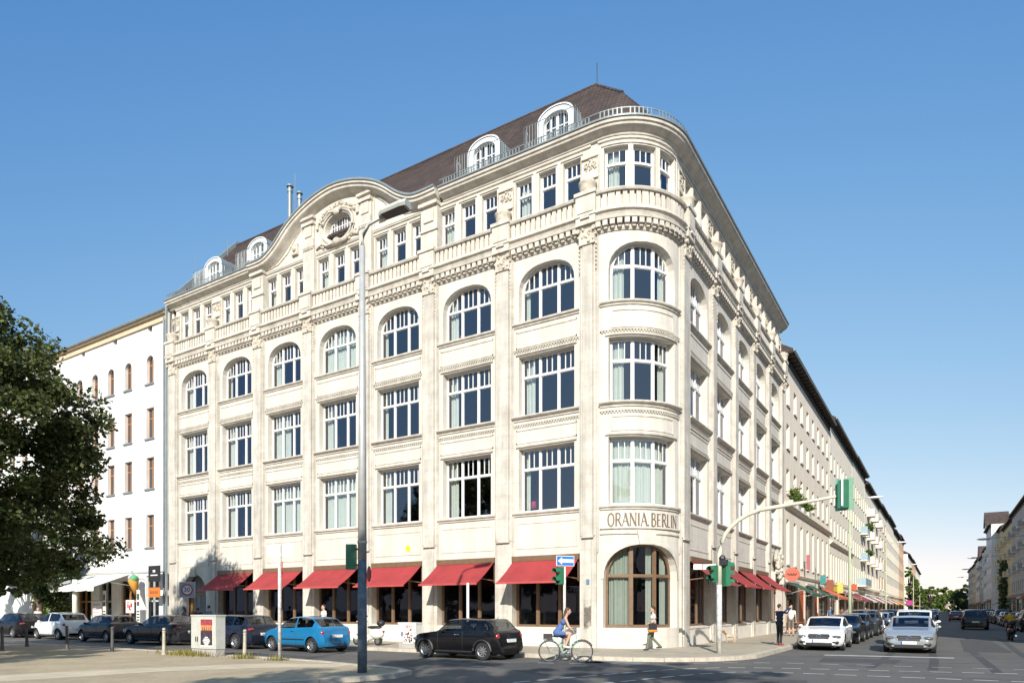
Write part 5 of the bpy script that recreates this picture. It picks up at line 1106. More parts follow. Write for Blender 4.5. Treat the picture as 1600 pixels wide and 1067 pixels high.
BLK = paint('black_car_paint', (.006, .006, .007)); BLU = paint('blue_car_paint', (.012, .16, .34), .1); WHI = paint('white_car_paint', (.72, .72, .71)); NAV = paint('navy_car_paint', (.012, .016, .03)); ANT = paint('anthracite_car_paint', (.025, .026, .03)); SIL = paint('silver_car_paint', (.48, .49, .48), .6); GRA = paint('graphite_car_paint', (.06, .065, .07), .3); REDP = paint('dark_red_car_paint', (.12, .015, .015))
# nose at local -x: rz 0 heads to -X along the hotel
park('mini', BLK, 'small black hatchback parked before the red awnings, its tail to the corner', -14.25, 19.68, R(-1), trim=True, spokes=9)
park('hatch', BLU, 'bright blue hatchback parked before the hotel entrance', -22.15, 19.3, R(-2))
park('wagon', NAV, 'dark blue estate car parked between the grey cabinet and the blue hatchback', -26.9, 19.3, R(0))
park('sedan', ANT, 'dark saloon parked in front of the hotel gateway', -32.35, 19.35, R(1))
park('hatch', NAV, 'small dark hatchback parked behind the white one', -37.6, 19.4, R(0))
park('twingo', WHI, 'small white hatchback parked in front of the ice cream shop', -42.75, 19.45, R(0))
park('wagon', BLK, 'black estate car parked under the linden tree', -48.2, 19.5, R(0))
# long street: nose towards the crossing (-Y)
HB = R(90)
park('coupe', WHI, 'white coupe with star grille parked at the kerb before the corner', -4.3, 32.9, HB+R(1), grille='star')
park('sedan', SIL, 'silver saloon with star grille waiting at the stop line', -1.05, 32.9, HB, name='waiting_car', grille='star')
park('suv', WHI, 'white tall car queuing behind the silver saloon', -1.1, 39.2, HB, name='waiting_car')
park('sedan', BLK, 'black saloon parked behind the white coupe', -4.3, 39.2, HB); park('wagon', ANT, 'anthracite estate parked behind the black saloon', -4.35, 45.0, HB); park('suv', GRA, 'graphite tall car parked behind the anthracite estate', -4.3, 51.2, HB)
row = [('hatch', WHI), ('sedan', SIL), ('wagon', NAV), ('suv', BLK), ('hatch', GRA), ('sedan', ANT), ('wagon', SIL), ('hatch', REDP), ('suv', WHI), ('sedan', NAV)]
CN = {'hatch': 'hatchback', 'sedan': 'saloon', 'wagon': 'estate', 'suv': 'tall car'}; ORD = ['first', 'second', 'third', 'fourth', 'fifth', 'sixth', 'seventh', 'eighth', 'ninth', 'tenth', 'eleventh', 'twelfth', 'thirteenth', 'fourteenth', 'fifteenth', 'sixteenth']
for i, (k, p) in enumerate(row): park(k, p, '%s %s, %s at the shop kerb behind the graphite tall car' % (p.name.split('_')[0], CN[k], ORD[i]), -4.3, 57.4+6.2*i, HB, group='cars parked by the shop awnings')
park('suv', BLK, 'black tall car driving away down the long street', 2.45, 70.5, -HB, name='moving_car')
park('sedan', REDP, 'dark red saloon driving away far down the street', 1.9, 118, -HB, name='moving_car'); park('sedan', NAV, 'navy saloon coming up the long street', -1.4, 100, HB, name='moving_car'); park('hatch', ANT, 'anthracite hatchback driving away beyond the dark red saloon', 3.9, 128, -HB, name='moving_car'); park('suv', WHI, 'distant white van on the long street', -1.3, 165, HB, name='moving_car'); park('sedan', BLK, 'distant black saloon on the long street', -1.2, 130, HB, name='moving_car')
row = [('sedan', GRA), ('hatch', REDP), ('wagon', SIL), ('suv', BLK), ('hatch', SIL), ('sedan', NAV), ('wagon', ANT), ('hatch', WHI), ('suv', GRA), ('sedan', BLK), ('hatch', NAV), ('wagon', GRA), ('sedan', SIL), ('suv', NAV), ('hatch', ANT), ('sedan', WHI)]
for i, (k, p) in enumerate(row): park(k, p, '%s %s, %s in the shaded row, counted from the crossing' % (p.name.replace('_car_paint', '').replace('_', ' '), CN[k], ORD[i]), 6.0, 47.5+6.0*i, -HB, group='cars parked in the shade')
# ------------------------------------------------------------------ street furniture
GALV = mat('galvanised_pole', (.42, .42, .40), .5, .12, 4, metal=.2); DBLUE = mat('blue_grey_pole_paint', (.10, .125, .16), .6, .2, 5, dirt=(.35, .35, .36, .5, 6)); SGREEN = mat('signal_green', (.03, .16, .085), .5, .1, 4); PGREEN = mat('pale_green_pole', (.36, .40, .28), .6, .15, 3)
WSIGN = mat('white_sign', (.75, .75, .74), .5, .04, 5); BSIGN = mat('blue_sign', (.02, .16, .48), .5, .04, 5); RSIGN = mat('red_sign_ring', (.45, .02, .03), .5, .04, 5); KSIGN = mat('black_print', (.02, .02, .02), .6); STICK = mat('stickered_pole', (.55, .54, .50), .6, .3, 9, dirt=(.12, .13, .18, .6, 7))
GREYC = mat('grey_cabinet', (.48, .49, .44), .6, .08, 2, dirt=(.3, .3, .27, .4, 3))
RT = Vector((CS, SN, 0)); FW = Vector((-SN, CS, 0))             # directions across and along the view, used to aim a few signs
def at_y(px, y): return onA(px, y), y
def zpx(px, py, x, y): return 1.72+(951-py)*(-SN*x+CS*y)/1067
def disc(mb, c, r, n, d=.02, k=24, mi=0):                      # round plate with normal n (horizontal)
    n = Vector(n).normalized(); u = Vector((0, 0, 1)).cross(n); a = [Vector(c)+(u*math.cos(6.2832*i/k)+Vector((0, 0, 1))*math.sin(6.2832*i/k))*r for i in range(k)]
    mb.add([p+n*d/2 for p in a]+[p-n*d/2 for p in a], [tuple(range(k)), tuple(range(2*k-1, k-1, -1))]+[(i, (i+1) % k, k+(i+1) % k, k+i) for i in range(k)], mi); return mb
def plate(mb, c, n, w, h, d=.02, mi=0):
    n = Vector(n).normalized(); u = Vector((0, 0, 1)).cross(n); z = Vector((0, 0, 1)); c = Vector(c)
    q = [c+u*a*w/2+z*b*h/2 for a, b in ((-1, -1), (1, -1), (1, 1), (-1, 1))]
    mb.add([p+n*d/2 for p in q]+[p-n*d/2 for p in q], [(0, 1, 2, 3), (7, 6, 5, 4), (0, 4, 5, 1), (1, 5, 6, 2), (2, 6, 7, 3), (3, 7, 4, 0)], mi); return mb
def child(mb, name, m, o, smooth=0):                           # mesh given in world coordinates, made a part of thing o
    c = mb.build(name, m, None, None, smooth); c.parent = o; c.matrix_parent_inverse = Matrix.Translation(o.location).inverted(); return c
def facetext(s, size, c, n, m, o, name='lettering', off=.014, spacing=1.0):
    n = Vector(n).normalized(); u = Vector((0, 0, 1)).cross(n); c = Vector(c)+n*off
    return child(text_mb(s, size, lambda x, y, z: tuple(c+u*x+Vector((0, 0, 1))*y+n*z), spacing, .002), name, m, o)
# tall street lamp on the nose of the square
lx, ly = ground(566, 1050, .1); o = empty('street_lamp', (lx, ly, .1), label='tall grey street lamp with stickered dark blue foot on the square', category='street lamp')
mb = MB(); mb.tube([(lx, ly, .05), (lx, ly, 1.2), (lx, ly, 3.0)], [.122, .118, .11], 14); child(mb, 'painted_foot', DBLUE, o, True)
mb = MB(); H = zpx(570, 385, lx, ly); mb.tube([(lx, ly, 2.98), (lx, ly, 6), (lx, ly, H)], [.112, .095, .07], 14); mb.lathe([(.125, 3.4), (.125, 3.46)], (lx, ly, 0), 14); child(mb, 'pole', GALV, o, True)
ad = (RT*.92-FW*.40).normalized(); P0 = Vector((lx, ly, H)); mb = MB(); mb.tube([P0, P0+Vector((0, 0, .3))+ad*.03, P0+Vector((0, 0, .52))+ad*.2, P0+Vector((0, 0, .62))+ad*.62], [.06, .05, .045, .04], 8); child(mb, 'arm', GALV, o, True)
hb = P0+Vector((0, 0, .62))+ad*.55; sd = ad.cross(Vector((0, 0, 1))); mb = MB(); pr = [(-.16, 0), (.16, 0), (.2, .06), (.13, .17), (-.13, .17), (-.2, .06)]
ring = [[hb+ad*t+Vector((0, 0, .1*t))+sd*a*k+Vector((0, 0, b-.02)) for a, b in pr] for t, k in ((0, .5), (.12, .85), (.66, 1.0), (.82, .8))]
mb.add([p for r_ in ring for p in r_], [(i*6+j, i*6+(j+1) % 6, (i+1)*6+(j+1) % 6, (i+1)*6+j) for i in range(3) for j in range(6)]+[tuple(range(6)), tuple(18+j for j in range(6))]); hd = child(mb, 'lamp_head', GREYC, o)
mb = MB(); q = [hb+ad*t+Vector((0, 0, .1*t-.035))+sd*a for t, a in ((.1, -.13), (.76, -.15), (.76, .15), (.1, .13))]; mb.add(q, [(0, 1, 2, 3)]); child(mb, 'lamp_cover', BLACKP, o)
bx = Vector((lx, ly, 0))-RT*.28; zc = 3.05; mb = MB()
for k in range(1):
    cc = bx+Vector((0, 0, zc)); u = RT; f = FW; mb.add([cc+u*a*.12+f*b*.1+Vector((0, 0, c*.32)) for a in (-1, 1) for b in (-1, 1) for c in (-1, 1)], [(0, 1, 3, 2), (4, 6, 7, 5), (0, 4, 5, 1), (2, 3, 7, 6), (0, 2, 6, 4), (1, 5, 7, 3)])
mb.tube([bx+Vector((0, 0, zc+.2)), Vector((lx, ly, zc+.2))], .025, 6); mb.tube([bx+Vector((0, 0, zc-.2)), Vector((lx, ly, zc-.2))], .025, 6); child(mb, 'signal_box', SGREEN, o)
mb = MB(); disc(mb, Vector((lx, ly, 2.62))+RT*.16+FW*.05, .2, (RT*.9+FW*.42)); rs = child(mb, 'round_sign', RSIGN, o); mb = MB(); disc(mb, Vector((lx, ly, 2.62))+RT*.17+FW*.055, .155, (RT*.9+FW*.42), .024); child(mb, 'sign_face', BSIGN, o)
# thin sign post on the square
px_, py_ = ground(437, 1031, .1); o = empty('sign_post', (px_, py_, .1), label='thin pale sign post with small plates and sticker band before the blue hatchback', category='sign post')
zt = zpx(437, 850, px_, py_); mb = MB(); mb.tube([(px_, py_, .05), (px_, py_, zt)], .055, 10); child(mb, 'pole', STICK, o, True)
for s, w in ((-1, .3), (1, .32)): mb = MB(); plate(mb, Vector((px_, py_, zt-.2))+RT*s*.24, -FW, w, .36); child(mb, 'sign_plate', WSIGN, o)
mb = MB(); disc(mb, Vector((px_, py_, zt-.75))+RT*.08, .21, (RT*.95+FW*.3)); child(mb, 'round_sign', RSIGN, o)
# speed zone sign at the kerb
x, y = at_y(293, 21.5); o = empty('speed_zone_sign', (x, y, .12), label='square thirty zone sign on a thin post before the gateway', category='sign'); zc = zpx(293, 921, x, y); nv = Vector((-x, -y, 0)).normalized()
nv = (nv*.8+Vector((0, -1, 0))*.6).normalized()
mb = MB(); mb.tube([(x, y, .1), (x, y, zc+.4)], .035, 8); child(mb, 'pole', GALV, o); c = Vector((x, y, zc))+nv*.05
mb = MB(); plate(mb, c, nv, .84, .84); child(mb, 'sign_plate', mat('grey_sign_face', (.30, .33, .38), .5, .05, 4), o); mb = MB(); disc(mb, c+nv*.012, .30, nv); child(mb, 'red_ring', RSIGN, o); mb = MB(); disc(mb, c+nv*.018, .235, nv); child(mb, 'white_disc', mat('grey_white_disc', (.66, .67, .68), .5), o)
facetext('30', .36, c, nv, KSIGN, o, off=.03)
mb = MB()
for a, b in (((-.4, -.4), (.4, -.4)), ((.4, -.4), (.4, .4)), ((.4, .4), (-.4, .4)), ((-.4, .4), (-.4, -.4))):
    u = Vector((0, 0, 1)).cross(nv); mb.tube([c+nv*.014+u*a[0]+Vector((0, 0, a[1])), c+nv*.014+u*b[0]+Vector((0, 0, b[1]))], .008, 4)
child(mb, 'sign_border', WSIGN, o)
# white post behind the black hatchback
x, y = at_y(731, 21.35); o = empty('white_post', (x, y, .12), label='plain white post at the kerb behind the black hatchback', category='post'); mb = MB(); zt = zpx(731, 912, x, y); mb.tube([(x, y, .1), (x, y, zt)], .055, 10); mb.ball((x, y, zt), .057); child(mb, 'pole', WSIGN, o, 40); mb = MB(); mb.lathe([(.056, 1.0), (.06, 1.02), (.06, 1.1), (.056, 1.12)], (x, y, 0), 10); child(mb, 'band', GREYC, o)
# signal heads
LRED = mat('red_signal_lens', (.5, .03, .02), .3, .1, 5); LDK = mat('dark_signal_lens', (.02, .03, .025), .2)
def signal(o, c, n, lamps=2, lit=0, w=.26, m=SGREEN):
    n = Vector(n).normalized(); u = Vector((0, 0, 1)).cross(n); c = Vector(c); z = Vector((0, 0, 1)); H = lamps*.3
    mb = MB(); mb.add([c+u*a*w/2+n*b*.09+z*d*H/2 for a in (-1, 1) for b in (-1, 1) for d in (-1, 1)], [(0, 1, 3, 2), (4, 6, 7, 5), (0, 4, 5, 1), (2, 3, 7, 6), (0, 2, 6, 4), (1, 5, 7, 3)])
    hsg = child(mb, 'signal_housing', m, o)
    for i in range(lamps):
        p = c+z*(H/2-.15-.3*i)+n*.1; mb = MB(); disc(mb, p, .1, n, .02, 16); child(mb, 'lens', LRED if i == lit else LDK, o); mb = MB(); k = 12
        pts = [(u*math.cos(t)+z*math.sin(t))*.115 for t in [-.3+3.74*j/k for j in range(k+1)]]
        for a, b in zip(pts, pts[1:]): mb.quad(p+a-n*.01, p+b-n*.01, p+b+n*.2, p+a+n*.2)
        child(mb, 'visor', m, o)
x, y = at_y(882, 21.5); o = empty('pedestrian_signal', (x, y, .12), label='small green signal with one-way arrow sign on a pale post at the corner', category='traffic light'); zt = zpx(882, 880, x, y); mb = MB(); mb.tube([(x, y, .1), (x, y, zt+.15)], .05, 10); child(mb, 'pole', mat('cream_post', (.60, .58, .48), .6, .25, 8), o, True)
nl = (-RT*.75-FW*.66).normalized(); signal(o, (x-RT.x*.16, y-RT.y*.16, zpx(876, 899, x, y)), nl)
nw = (-FW*.9+RT*.30).normalized(); zc = zpx(884, 876, x, y); c = Vector((x, y, zc))-RT*.0+nw*.07; mb = MB(); plate(mb, c, nw, .68, .36); child(mb, 'sign_plate', WSIGN, o); mb = MB(); plate(mb, c+nw*.008, nw, .64, .32); child(mb, 'sign_field', BSIGN, o)
u = Vector((0, 0, 1)).cross(nw); z = Vector((0, 0, 1)); mb = MB(); A = [(-.29, 0), (-.13, .13), (-.13, .06), (.30, .06), (.30, -.06), (-.13, -.06), (-.13, -.13)]
mb.add([c+nw*.022+u*a+z*b for a, b in A], [tuple(range(7))]); child(mb, 'arrow', WSIGN, o)
# mast with the arm over the long street
x, y = ground(1124, 1020, .12); o = empty('signal_mast', (x, y, .12), label='stickered traffic light mast with long curved arm over the street', category='traffic light')
mb = MB(); mb.tube([(x, y, .1), (x, y, 2.6)], [.10, .095], 12); child(mb, 'painted_foot', STICK, o, True)
ex = -2.7; arm = [(x, y, 2.55), (x, y, 3.7)]
for t in (.12, .25, .4, .55, .72, .9, 1.1, 1.3): a = t/1.3*math.pi/2; arm.append((x+1.9*(1-math.cos(a)), y, 3.7+1.55*math.sin(a)))
arm += [(x+3.0, y, 5.36), (ex+.1, y, 5.50)]; mb = MB(); mb.tube(arm, [.095, .09]+[.075]*8+[.055, .045], 12); child(mb, 'arm', GALV if False else mat('cream_arm', (.58, .55, .42), .6, .12, 4), o, True)
cb = Vector((ex, y, 5.50)); nb = Vector((.18, 1, 0)).normalized(); ub = Vector((0, 0, 1)).cross(nb); mb = MB(); plate(mb, cb, nb, .56, 1.05, .03); child(mb, 'backing_plate', mat('pale_signal_green', (.20, .38, .26), .5, .06, 4), o)
mb = MB(); mb.add([cb+ub*a*.15-nb*(.02 if b < 0 else .2)+Vector((0, 0, d*.46)) for a in (-1, 1) for b in (-1, 1) for d in (-1, 1)], [(0, 1, 3, 2), (4, 6, 7, 5), (0, 4, 5, 1), (2, 3, 7, 6), (0, 2, 6, 4), (1, 5, 7, 3)]); child(mb, 'signal_housing', SGREEN, o)
mb = MB(); mb.tube([cb-nb*.23+Vector((0, 0, -.4)), cb-nb*.23+Vector((0, 0, .62))], .035, 8); child(mb, 'bracket', WSIGN, o)
for dv, nn in ((-RT*.22-FW*.05, -RT*.75-FW*.6), (RT*.24-FW*.02, RT*.9+FW*.3)): signal(o, Vector((x, y, 3.0))+dv, nn, 3 if dv.dot(RT) > 0 else 2)
ns = (-FW*.97-RT*.2).normalized()
for k, (w, d) in enumerate(((.30, -.78), (.46, -.36))): mb = MB(); plate(mb, Vector((x, y, zpx(1105, 886, x, y)+.02))+RT*d, ns, w, .19); child(mb, 'street_name_plate', WSIGN, o)
mb = MB(); mb.ball((x+.1, y, 3.55), .13, 0, 8, 6); mb.box(x+.02, x+.3, y-.1, y+.1, 3.3, 3.5); child(mb, 'sensor', BLACKP, o)
# pale green lamp posts along the kerb
def kerb_lamp(x, y, label, arm=1.0, H=9.9):
    o = empty('kerb_lamp', (x, y, .12), label=label, category='street lamp', group='lamp posts along the long street'); mb = MB(); mb.tube([(x, y, .1), (x, y, 3), (x, y, H)], [.13, .11, .07], 10); child(mb, 'pole', PGREEN, o, True)
    mb = MB(); mb.tube([(x, y, H-.05), (x+.5*arm, y, H+.12), (x+1.2*arm, y, H+.16)], .04, 6); child(mb, 'arm', PGREEN, o); mb = MB(); mb.ball((x+1.7*arm, y, H+.15), (.6, .16, .1), 0, 10, 6); child(mb, 'lamp_head', WSIGN, o, True)
x, y = -5.85, 0; t = (1328-800)/1067; f = x/(CS*t-SN); kerb_lamp(x, f*(SN*t+CS), 'pale green lamp post beside the yellow shop sign')
for i, yy in enumerate((98, 148, 200, 262)): kerb_lamp(-5.85, yy, 'lamp post at the kerb, '+['before the flower balconies', 'before the orange blinds', 'before the cream terrace', 'before the far pale house'][i])
# lamps hung on wires over the shaded side
for i, yy in enumerate((118, 160, 205, 255)):
    o = empty('wire_lamp', (8.2, yy, 0), label='street lamp hung on a wire over the shaded kerb, '+ORD[i]+' from the crossing', category='street lamp', group='lamps hung on wires'); mb = MB(); mb.tube([(12, yy, 12.2), (8.2, yy, 11.8), (4.6, yy, 11.75)], .025, 4); child(mb, 'wire', IRON, o); mb = MB(); mb.ball((5.2, yy, 11.65), (.9, .3, .16), 0, 8, 5); child(mb, 'lamp_head', GREYC, o)
# cabinets with posters
def cabinet(name, label, x, y, w, d, h, z0, m):
    o = empty(name, (x, y, z0), label=label, category='cabinet'); mb = MB(); mb.box(x-w/2, x+w/2, y-d/2, y+d/2, z0+.24, z0+h-.05); mb.box(x-w/2-.02, x+w/2+.02, y-d/2-.02, y+d/2+.02, z0+h-.05, z0+h); child(mb, 'body', m, o)
    mb = MB(); mb.box(x-w/2+.015, x+w/2-.015, y-d/2+.015, y+d/2-.015, z0-.05, z0+.22); child(mb, 'base', GREYR, o); mb = MB()
    mb.box(x-.004, x+.004, y-d/2-.006, y-d/2, z0+.28, z0+h-.08); child(mb, 'door_gap', BLACKP, o)
    for dx in (-w*.30, -w*.23): mb = MB(); mb.tube([(x+dx, y-d/2-.012, z0+.48), (x+dx, y-d/2-.02, z0+.55), (x+dx, y-d/2-.012, z0+.66)], .016, 6); child(mb, 'handle', BLACKP, o)
    return o
x, y = -21.75, 14.6; o = cabinet('utility_cabinet', 'pale grey utility cabinet with dark fiery poster standing in dry grass', x, y, 1.42, .36, 1.42, .10, GREYC)
FIRE = mat('poster_orange_glow', (.60, .22, .09), .6, .5, 6); PDK = mat('poster_dark_print', (.05, .035, .045), .6, .4, 8); PRED = mat('poster_red_print', (.30, .05, .06), .6, .4, 7); PPR = mat('poster_paper', (.66, .64, .60), .7, .1, 5)
yf = y-.18; x0, x1 = x-.15, x+.52
mb = MB(); mb.box(x0-.03, x1+.03, yf-.008, yf, .42, 1.40); pst = child(mb, 'poster', PPR, o)
for nm, m, a, b in (('poster_top', PRED, 1.16, 1.37), ('poster_glow', FIRE, .98, 1.16), ('poster_ground', PDK, .47, .98)): mb = MB(); mb.box(x0, x1, yf-.012, yf-.008, a, b); child(mb, nm, m, o)
mb = MB(); r_ = random.Random(2)
for k in range(5): u = x0+.12+k*.11; mb.ball((u, yf-.014, 1.0), (.02, .004, .08), 0, 6, 4); mb.ball((u, yf-.014, 1.09), (.018, .004, .02), 0, 6, 4)
child(mb, 'poster_figures', PDK, o); mb = MB()
for a, b, zz in ((.25, .42, .74), (.18, .5, .68), (.14, .54, .62), (.18, .5, .555), (.24, .44, .50)): mb.box(x0+a, x0+b, yf-.015, yf-.012, zz-.02, zz+.02)
child(mb, 'poster_print', WSIGN, o)
x, y = at_y(641, 21.75); o = cabinet('poster_cabinet', 'white cabinet with colourful poster on the hotel pavement', x, y, .95, .4, 1.05, .12, mat('white_cabinet', (.66, .65, .61), .6, .1, 3, dirt=(.45, .42, .38, .4, 4)))
yf = y-.2; mb = MB(); mb.box(x-.22, x+.30, yf-.008, yf, .30, 1.06); child(mb, 'poster', PPR, o)
mb = MB()
for k in range(26): u, zz = x-.2+r_.random()*.46, .33+r_.random()*.68; mb.box(u, u+.05, yf-.012, yf-.008, zz, zz+.05)
child(mb, 'poster_print', mat('poster_mixed_print', (.35, .12, .06), .6, .8, 9), o); mb = MB()
for k in range(22): u, zz = x-.2+r_.random()*.46, .32+r_.random()*.4; mb.box(u, u+.06, yf-.013, yf-.009, zz, zz+.045)
child(mb, 'poster_dark_print', PDK, o)
# bollards
def bollard(x, y, lean, label, m):
    o = empty('bollard', (x, y, .1), label=label, category='bollard', group='bollards along the square'); mb = MB(); L2 = Vector((lean[0], lean[1], 0))
    mb.tube([(x, y, .08), (x, y, .14)], [.09, .085], 12); mb.tube([Vector((x, y, .13)), Vector((x, y, .55))+L2*.5, Vector((x, y, .95))+L2], [.065, .055, .05], 12); c = child(mb, 'post', m, o, 40)
    mb = MB(); mb.ball(Vector((x, y, 1.0))+L2, (.062, .062, .055), 0, 10, 6); mb.lathe([(.06, .9), (.066, .92), (.06, .94)], (x+L2.x, y+L2.y, 0), 12); child(mb, 'cap', m, o, True)
BOLD = mat('dark_bollard', (.09, .085, .08), .6, .2, 6); BOLP = mat('pale_bollard', (.42, .38, .30), .7, .2, 6)
for (px, py, ln, lb, m) in ((3, 1016, (0, 0), 'thick dark bollard beside the linden tree', BOLD), (42, 1009.5, (-.12, .02), 'leaning dark bollard before the white hatchback', BOLD), (105, 1014, (-.05, 0), 'dark bollard between the white and the dark hatchback', BOLD), (175, 1017.5, (.02, 0), 'dark upright bollard before the dark saloon', BOLD), (256, 1022, (0, 0), 'pale bollard beside the fiery poster cabinet', BOLP), (382, 1027.5, (.02, 0), 'pale bollard in the grass between cabinet and sign post', BOLP)): bollard(*ground(px, py, .1), ln, lb, m)
# things hung at the ice cream shop
x0 = onA(214, 25.0); o = empty('ice_cream_sign', (x0, 24.9, 0), label='giant ice cream cone sign hanging at the shop front', category='sign')
zc = zpx(214, 915, x0, 24.9); a = Vector((.38, 0, -1)).normalized(); b = Vector((0, 1, 0)); c = a.cross(b); base = Vector((x0-.28, 24.9, zc+.38)); mb = MB(); v = [base+(b*math.cos(t)+c*math.sin(t))*.34 for t in [6.2832*k/14 for k in range(14)]]+[base+a*1.45]; mb.add(v, [(k, (k+1) % 14, 14) for k in range(14)]); child(mb, 'cone', mat('wafer_orange', (.62, .30, .05), .6, .15, 8), o, True)
for k, (dx, dz, m) in enumerate(((-.12, .12, mat('lilac_scoop', (.45, .40, .48), .6)), (.14, .06, mat('green_scoop', (.10, .32, .14), .6)), (-.2, -.05, RSIGN))): mb = MB(); mb.ball(base+Vector((dx, -.02*k, dz+.05)), (.26 if k < 2 else .14), 0, 12, 8); child(mb, 'scoop', m, o, True)
mb = MB(); mb.tube([base+Vector((0, 0, .1)), (x0-.28, YA, zc+.5)], .03, 6); child(mb, 'bracket', IRON, o)
def board(name, label, px, py, w, h, y, m, cat='sign', prints=None, pm=None, rot=0):
    x = onA(px, y); z = zpx(px, py, x, y); o = empty(name, (x, y, z), label=label, category=cat); mb = MB(); mb.box(-w/2, w/2, -.02, .02, -h/2, h/2); mb.build('board', m, o)
    if prints:
        mb = MB(); rr = random.Random(int(px))
        for a, b, c, d in prints: mb.box(a*w, b*w, -.028, -.02, c*h, d*h)
        mb.build('print', pm, o)
    mb = MB(); mb.box(-w/2-.02, w/2+.02, -.015, .025, h/2, h/2+.03); mb.build('top_rail', IRON, o); return o
board('price_poster', 'white paper with red handwritten prices before the ice cream shop', 203, 947, .95, .85, 24.6, PPR, prints=[(-.3, -.15, -.1, .2), (-.1, .05, -.25, .1), (.1, .3, -.05, .25), (-.35, -.05, .28, .34), (.05, .2, -.3, -.2)], pm=RSIGN)
board('black_hanging_sign', 'black shop banner with pale emblem above the grey doorway', 241, 896, 1.3, 1.0, 24.9, KSIGN, prints=[(-.1, .1, .1, .25), (-.3, .3, -.12, -.05)], pm=WSIGN)
board('orange_shop_sign', 'long orange sign with dark lettering beside the grey doorway', 241, 925, 1.3, .62, 24.85, mat('orange_sign_board', (.62, .17, .03), .6, .1, 5), prints=[(-.36, -.28, -.15, .15), (-.22, -.14, -.15, .15), (-.08, 0, -.15, .15), (.06, .14, -.15, .15), (.2, .3, -.15, .15)], pm=mat('brown_sign_print', (.25, .08, .03), .6))
board('menu_board', 'white menu board leaning at the shop window', 151, 955, 1.3, 1.5, 24.9, PPR, prints=[(-.35, .35, .3, .36), (-.35, .3, .1, .14), (-.35, .2, -.05, -.02), (-.35, .3, -.2, -.17)], pm=mat('pink_print', (.55, .3, .35), .6))
for px, lb in ((163, 'tall striped banner strip beside the menu board'), (216, 'tall striped banner strip beside the price poster')): board('banner_strip', lb, px, 952, .36, 2.6, 24.7, PPR, 'banner', [(-.4, .4, .02+k*.07-.5, .05+k*.07-.5) for k in range(7)]+[(-.3, .3, .1, .2), (-.3, .3, .25, .4)], KSIGN)
x = onA(117, 23.5); o = empty('pale_column', (x, 23.5, .12), label='pale round post under the white awning', category='post'); mb = MB(); mb.tube([(x, 23.5, .1), (x, 23.5, zpx(117, 905, x, 23.5))], .16, 12); child(mb, 'post', mat('pale_post_paint', (.62, .62, .52), .6), o, True); mb = MB(); mb.lathe([(.2, .12), (.2, .25), (.16, .3)], (x, 23.5, 0), 12); child(mb, 'foot', GREYR, o)
# shop signs on the long street
def bsign(name, label, px, py, w, h, out, m, round_=False):
    x = XB+out; t = (px-800)/1067; f = x/(CS*t-SN); y = f*(SN*t+CS); z = 1.72+(951-py)*f/1067; o = empty(name, (x, y, z), label=label, category='sign'); mb = MB()
    if round_: disc(mb, (0, 0, 0), w/2, (0, -1, 0), .12, 28)
    else: mb.box(-w/2, w/2, -.06, .06, -h/2, h/2)
    mb.build('board', m, o); mb = MB(); mb.tube([(-w/2, 0, 0), (-out-.05, 0, 0)], .025, 6); mb.build('bracket', IRON, o); return o
o = bsign('round_shop_sign', 'round coral red sign with dark script projecting from the beige house', 1238, 897, .95, .95, .7, mat('coral_sign', (.55, .13, .08), .6, .08, 5), True)
mb = MB(); mb.tube([(-.3+.05*k, -.065, .09*math.sin(k*1.7)) for k in range(13)], .03, 5); mb.build('script', PDK, o)
bsign('teal_shop_sign', 'dark teal sign projecting over the wooden doors', 1286, 905, .45, .8, .45, AWN['teal']); bsign('brown_shop_sign', 'brown sign board above the orange awning', 1297, 916, .6, 1.3, .5, mat('brown_sign', (.22, .07, .04), .6)); bsign('yellow_lit_sign', 'yellow shop sign on the pale house', 1312, 918, .7, 1.1, .3, mat('yellow_sign', (.55, .42, .10), .6, .2, 4)); bsign('flag_sign', 'narrow red flag hung between the tall windows', 1263, 878, .22, 1.2, .4, mat('faded_red_flag', (.38, .10, .12), .7))
bsign('red_box_sign', 'red box sign above the dark striped awning', 1333, 917, .8, .7, .5, mat('red_box', (.5, .08, .03), .6)); bsign('magenta_sign', 'small magenta sign far along the shop row', 1421, 941, 1.8, 1.4, 1.2, mat('magenta_sign', (.4, .03, .2), .6)); bsign('yellow_box_sign', 'yellow box sign under the brown awning', 1341, 936, .8, .5, .8, AWN['yellow'])
# stone portal of the last hotel bay
mb = MB(); r_ = random.Random(21)
for k in range(60): a = r_.uniform(0, 6.28); q = r_.random()**.5; mb.ball((-.0-.14*r_.random(), q*.75*math.cos(a), 4.55+q*.85*math.sin(a)), r_.uniform(.08, .2), 0, 7, 5)
mb.tube([(-.1, -1.1, 4.9), (-.15, -.6, 5.35), (-.2, 0, 5.6), (-.15, .6, 5.35), (-.1, 1.1, 4.9)], .12, 7)
hp('portal_cartouche', mb.mesh('portal_cartouche', CARVED, None, 50), (XB+.28, YB[4], 0)); mb = MB(); mb.box(XB-.1, XB+.3, YB[4]-1.5, YB[4]+1.5, 4.0, 4.14); mb.box(XB-.1, XB+.25, YB[4]-1.6, YB[4]-1.3, 3.4, 4.0); mb.box(XB-.1, XB+.25, YB[4]+1.3, YB[4]+1.6, 3.4, 4.0); hp('portal_ledge', mb.mesh('portal_ledge', STONE2))
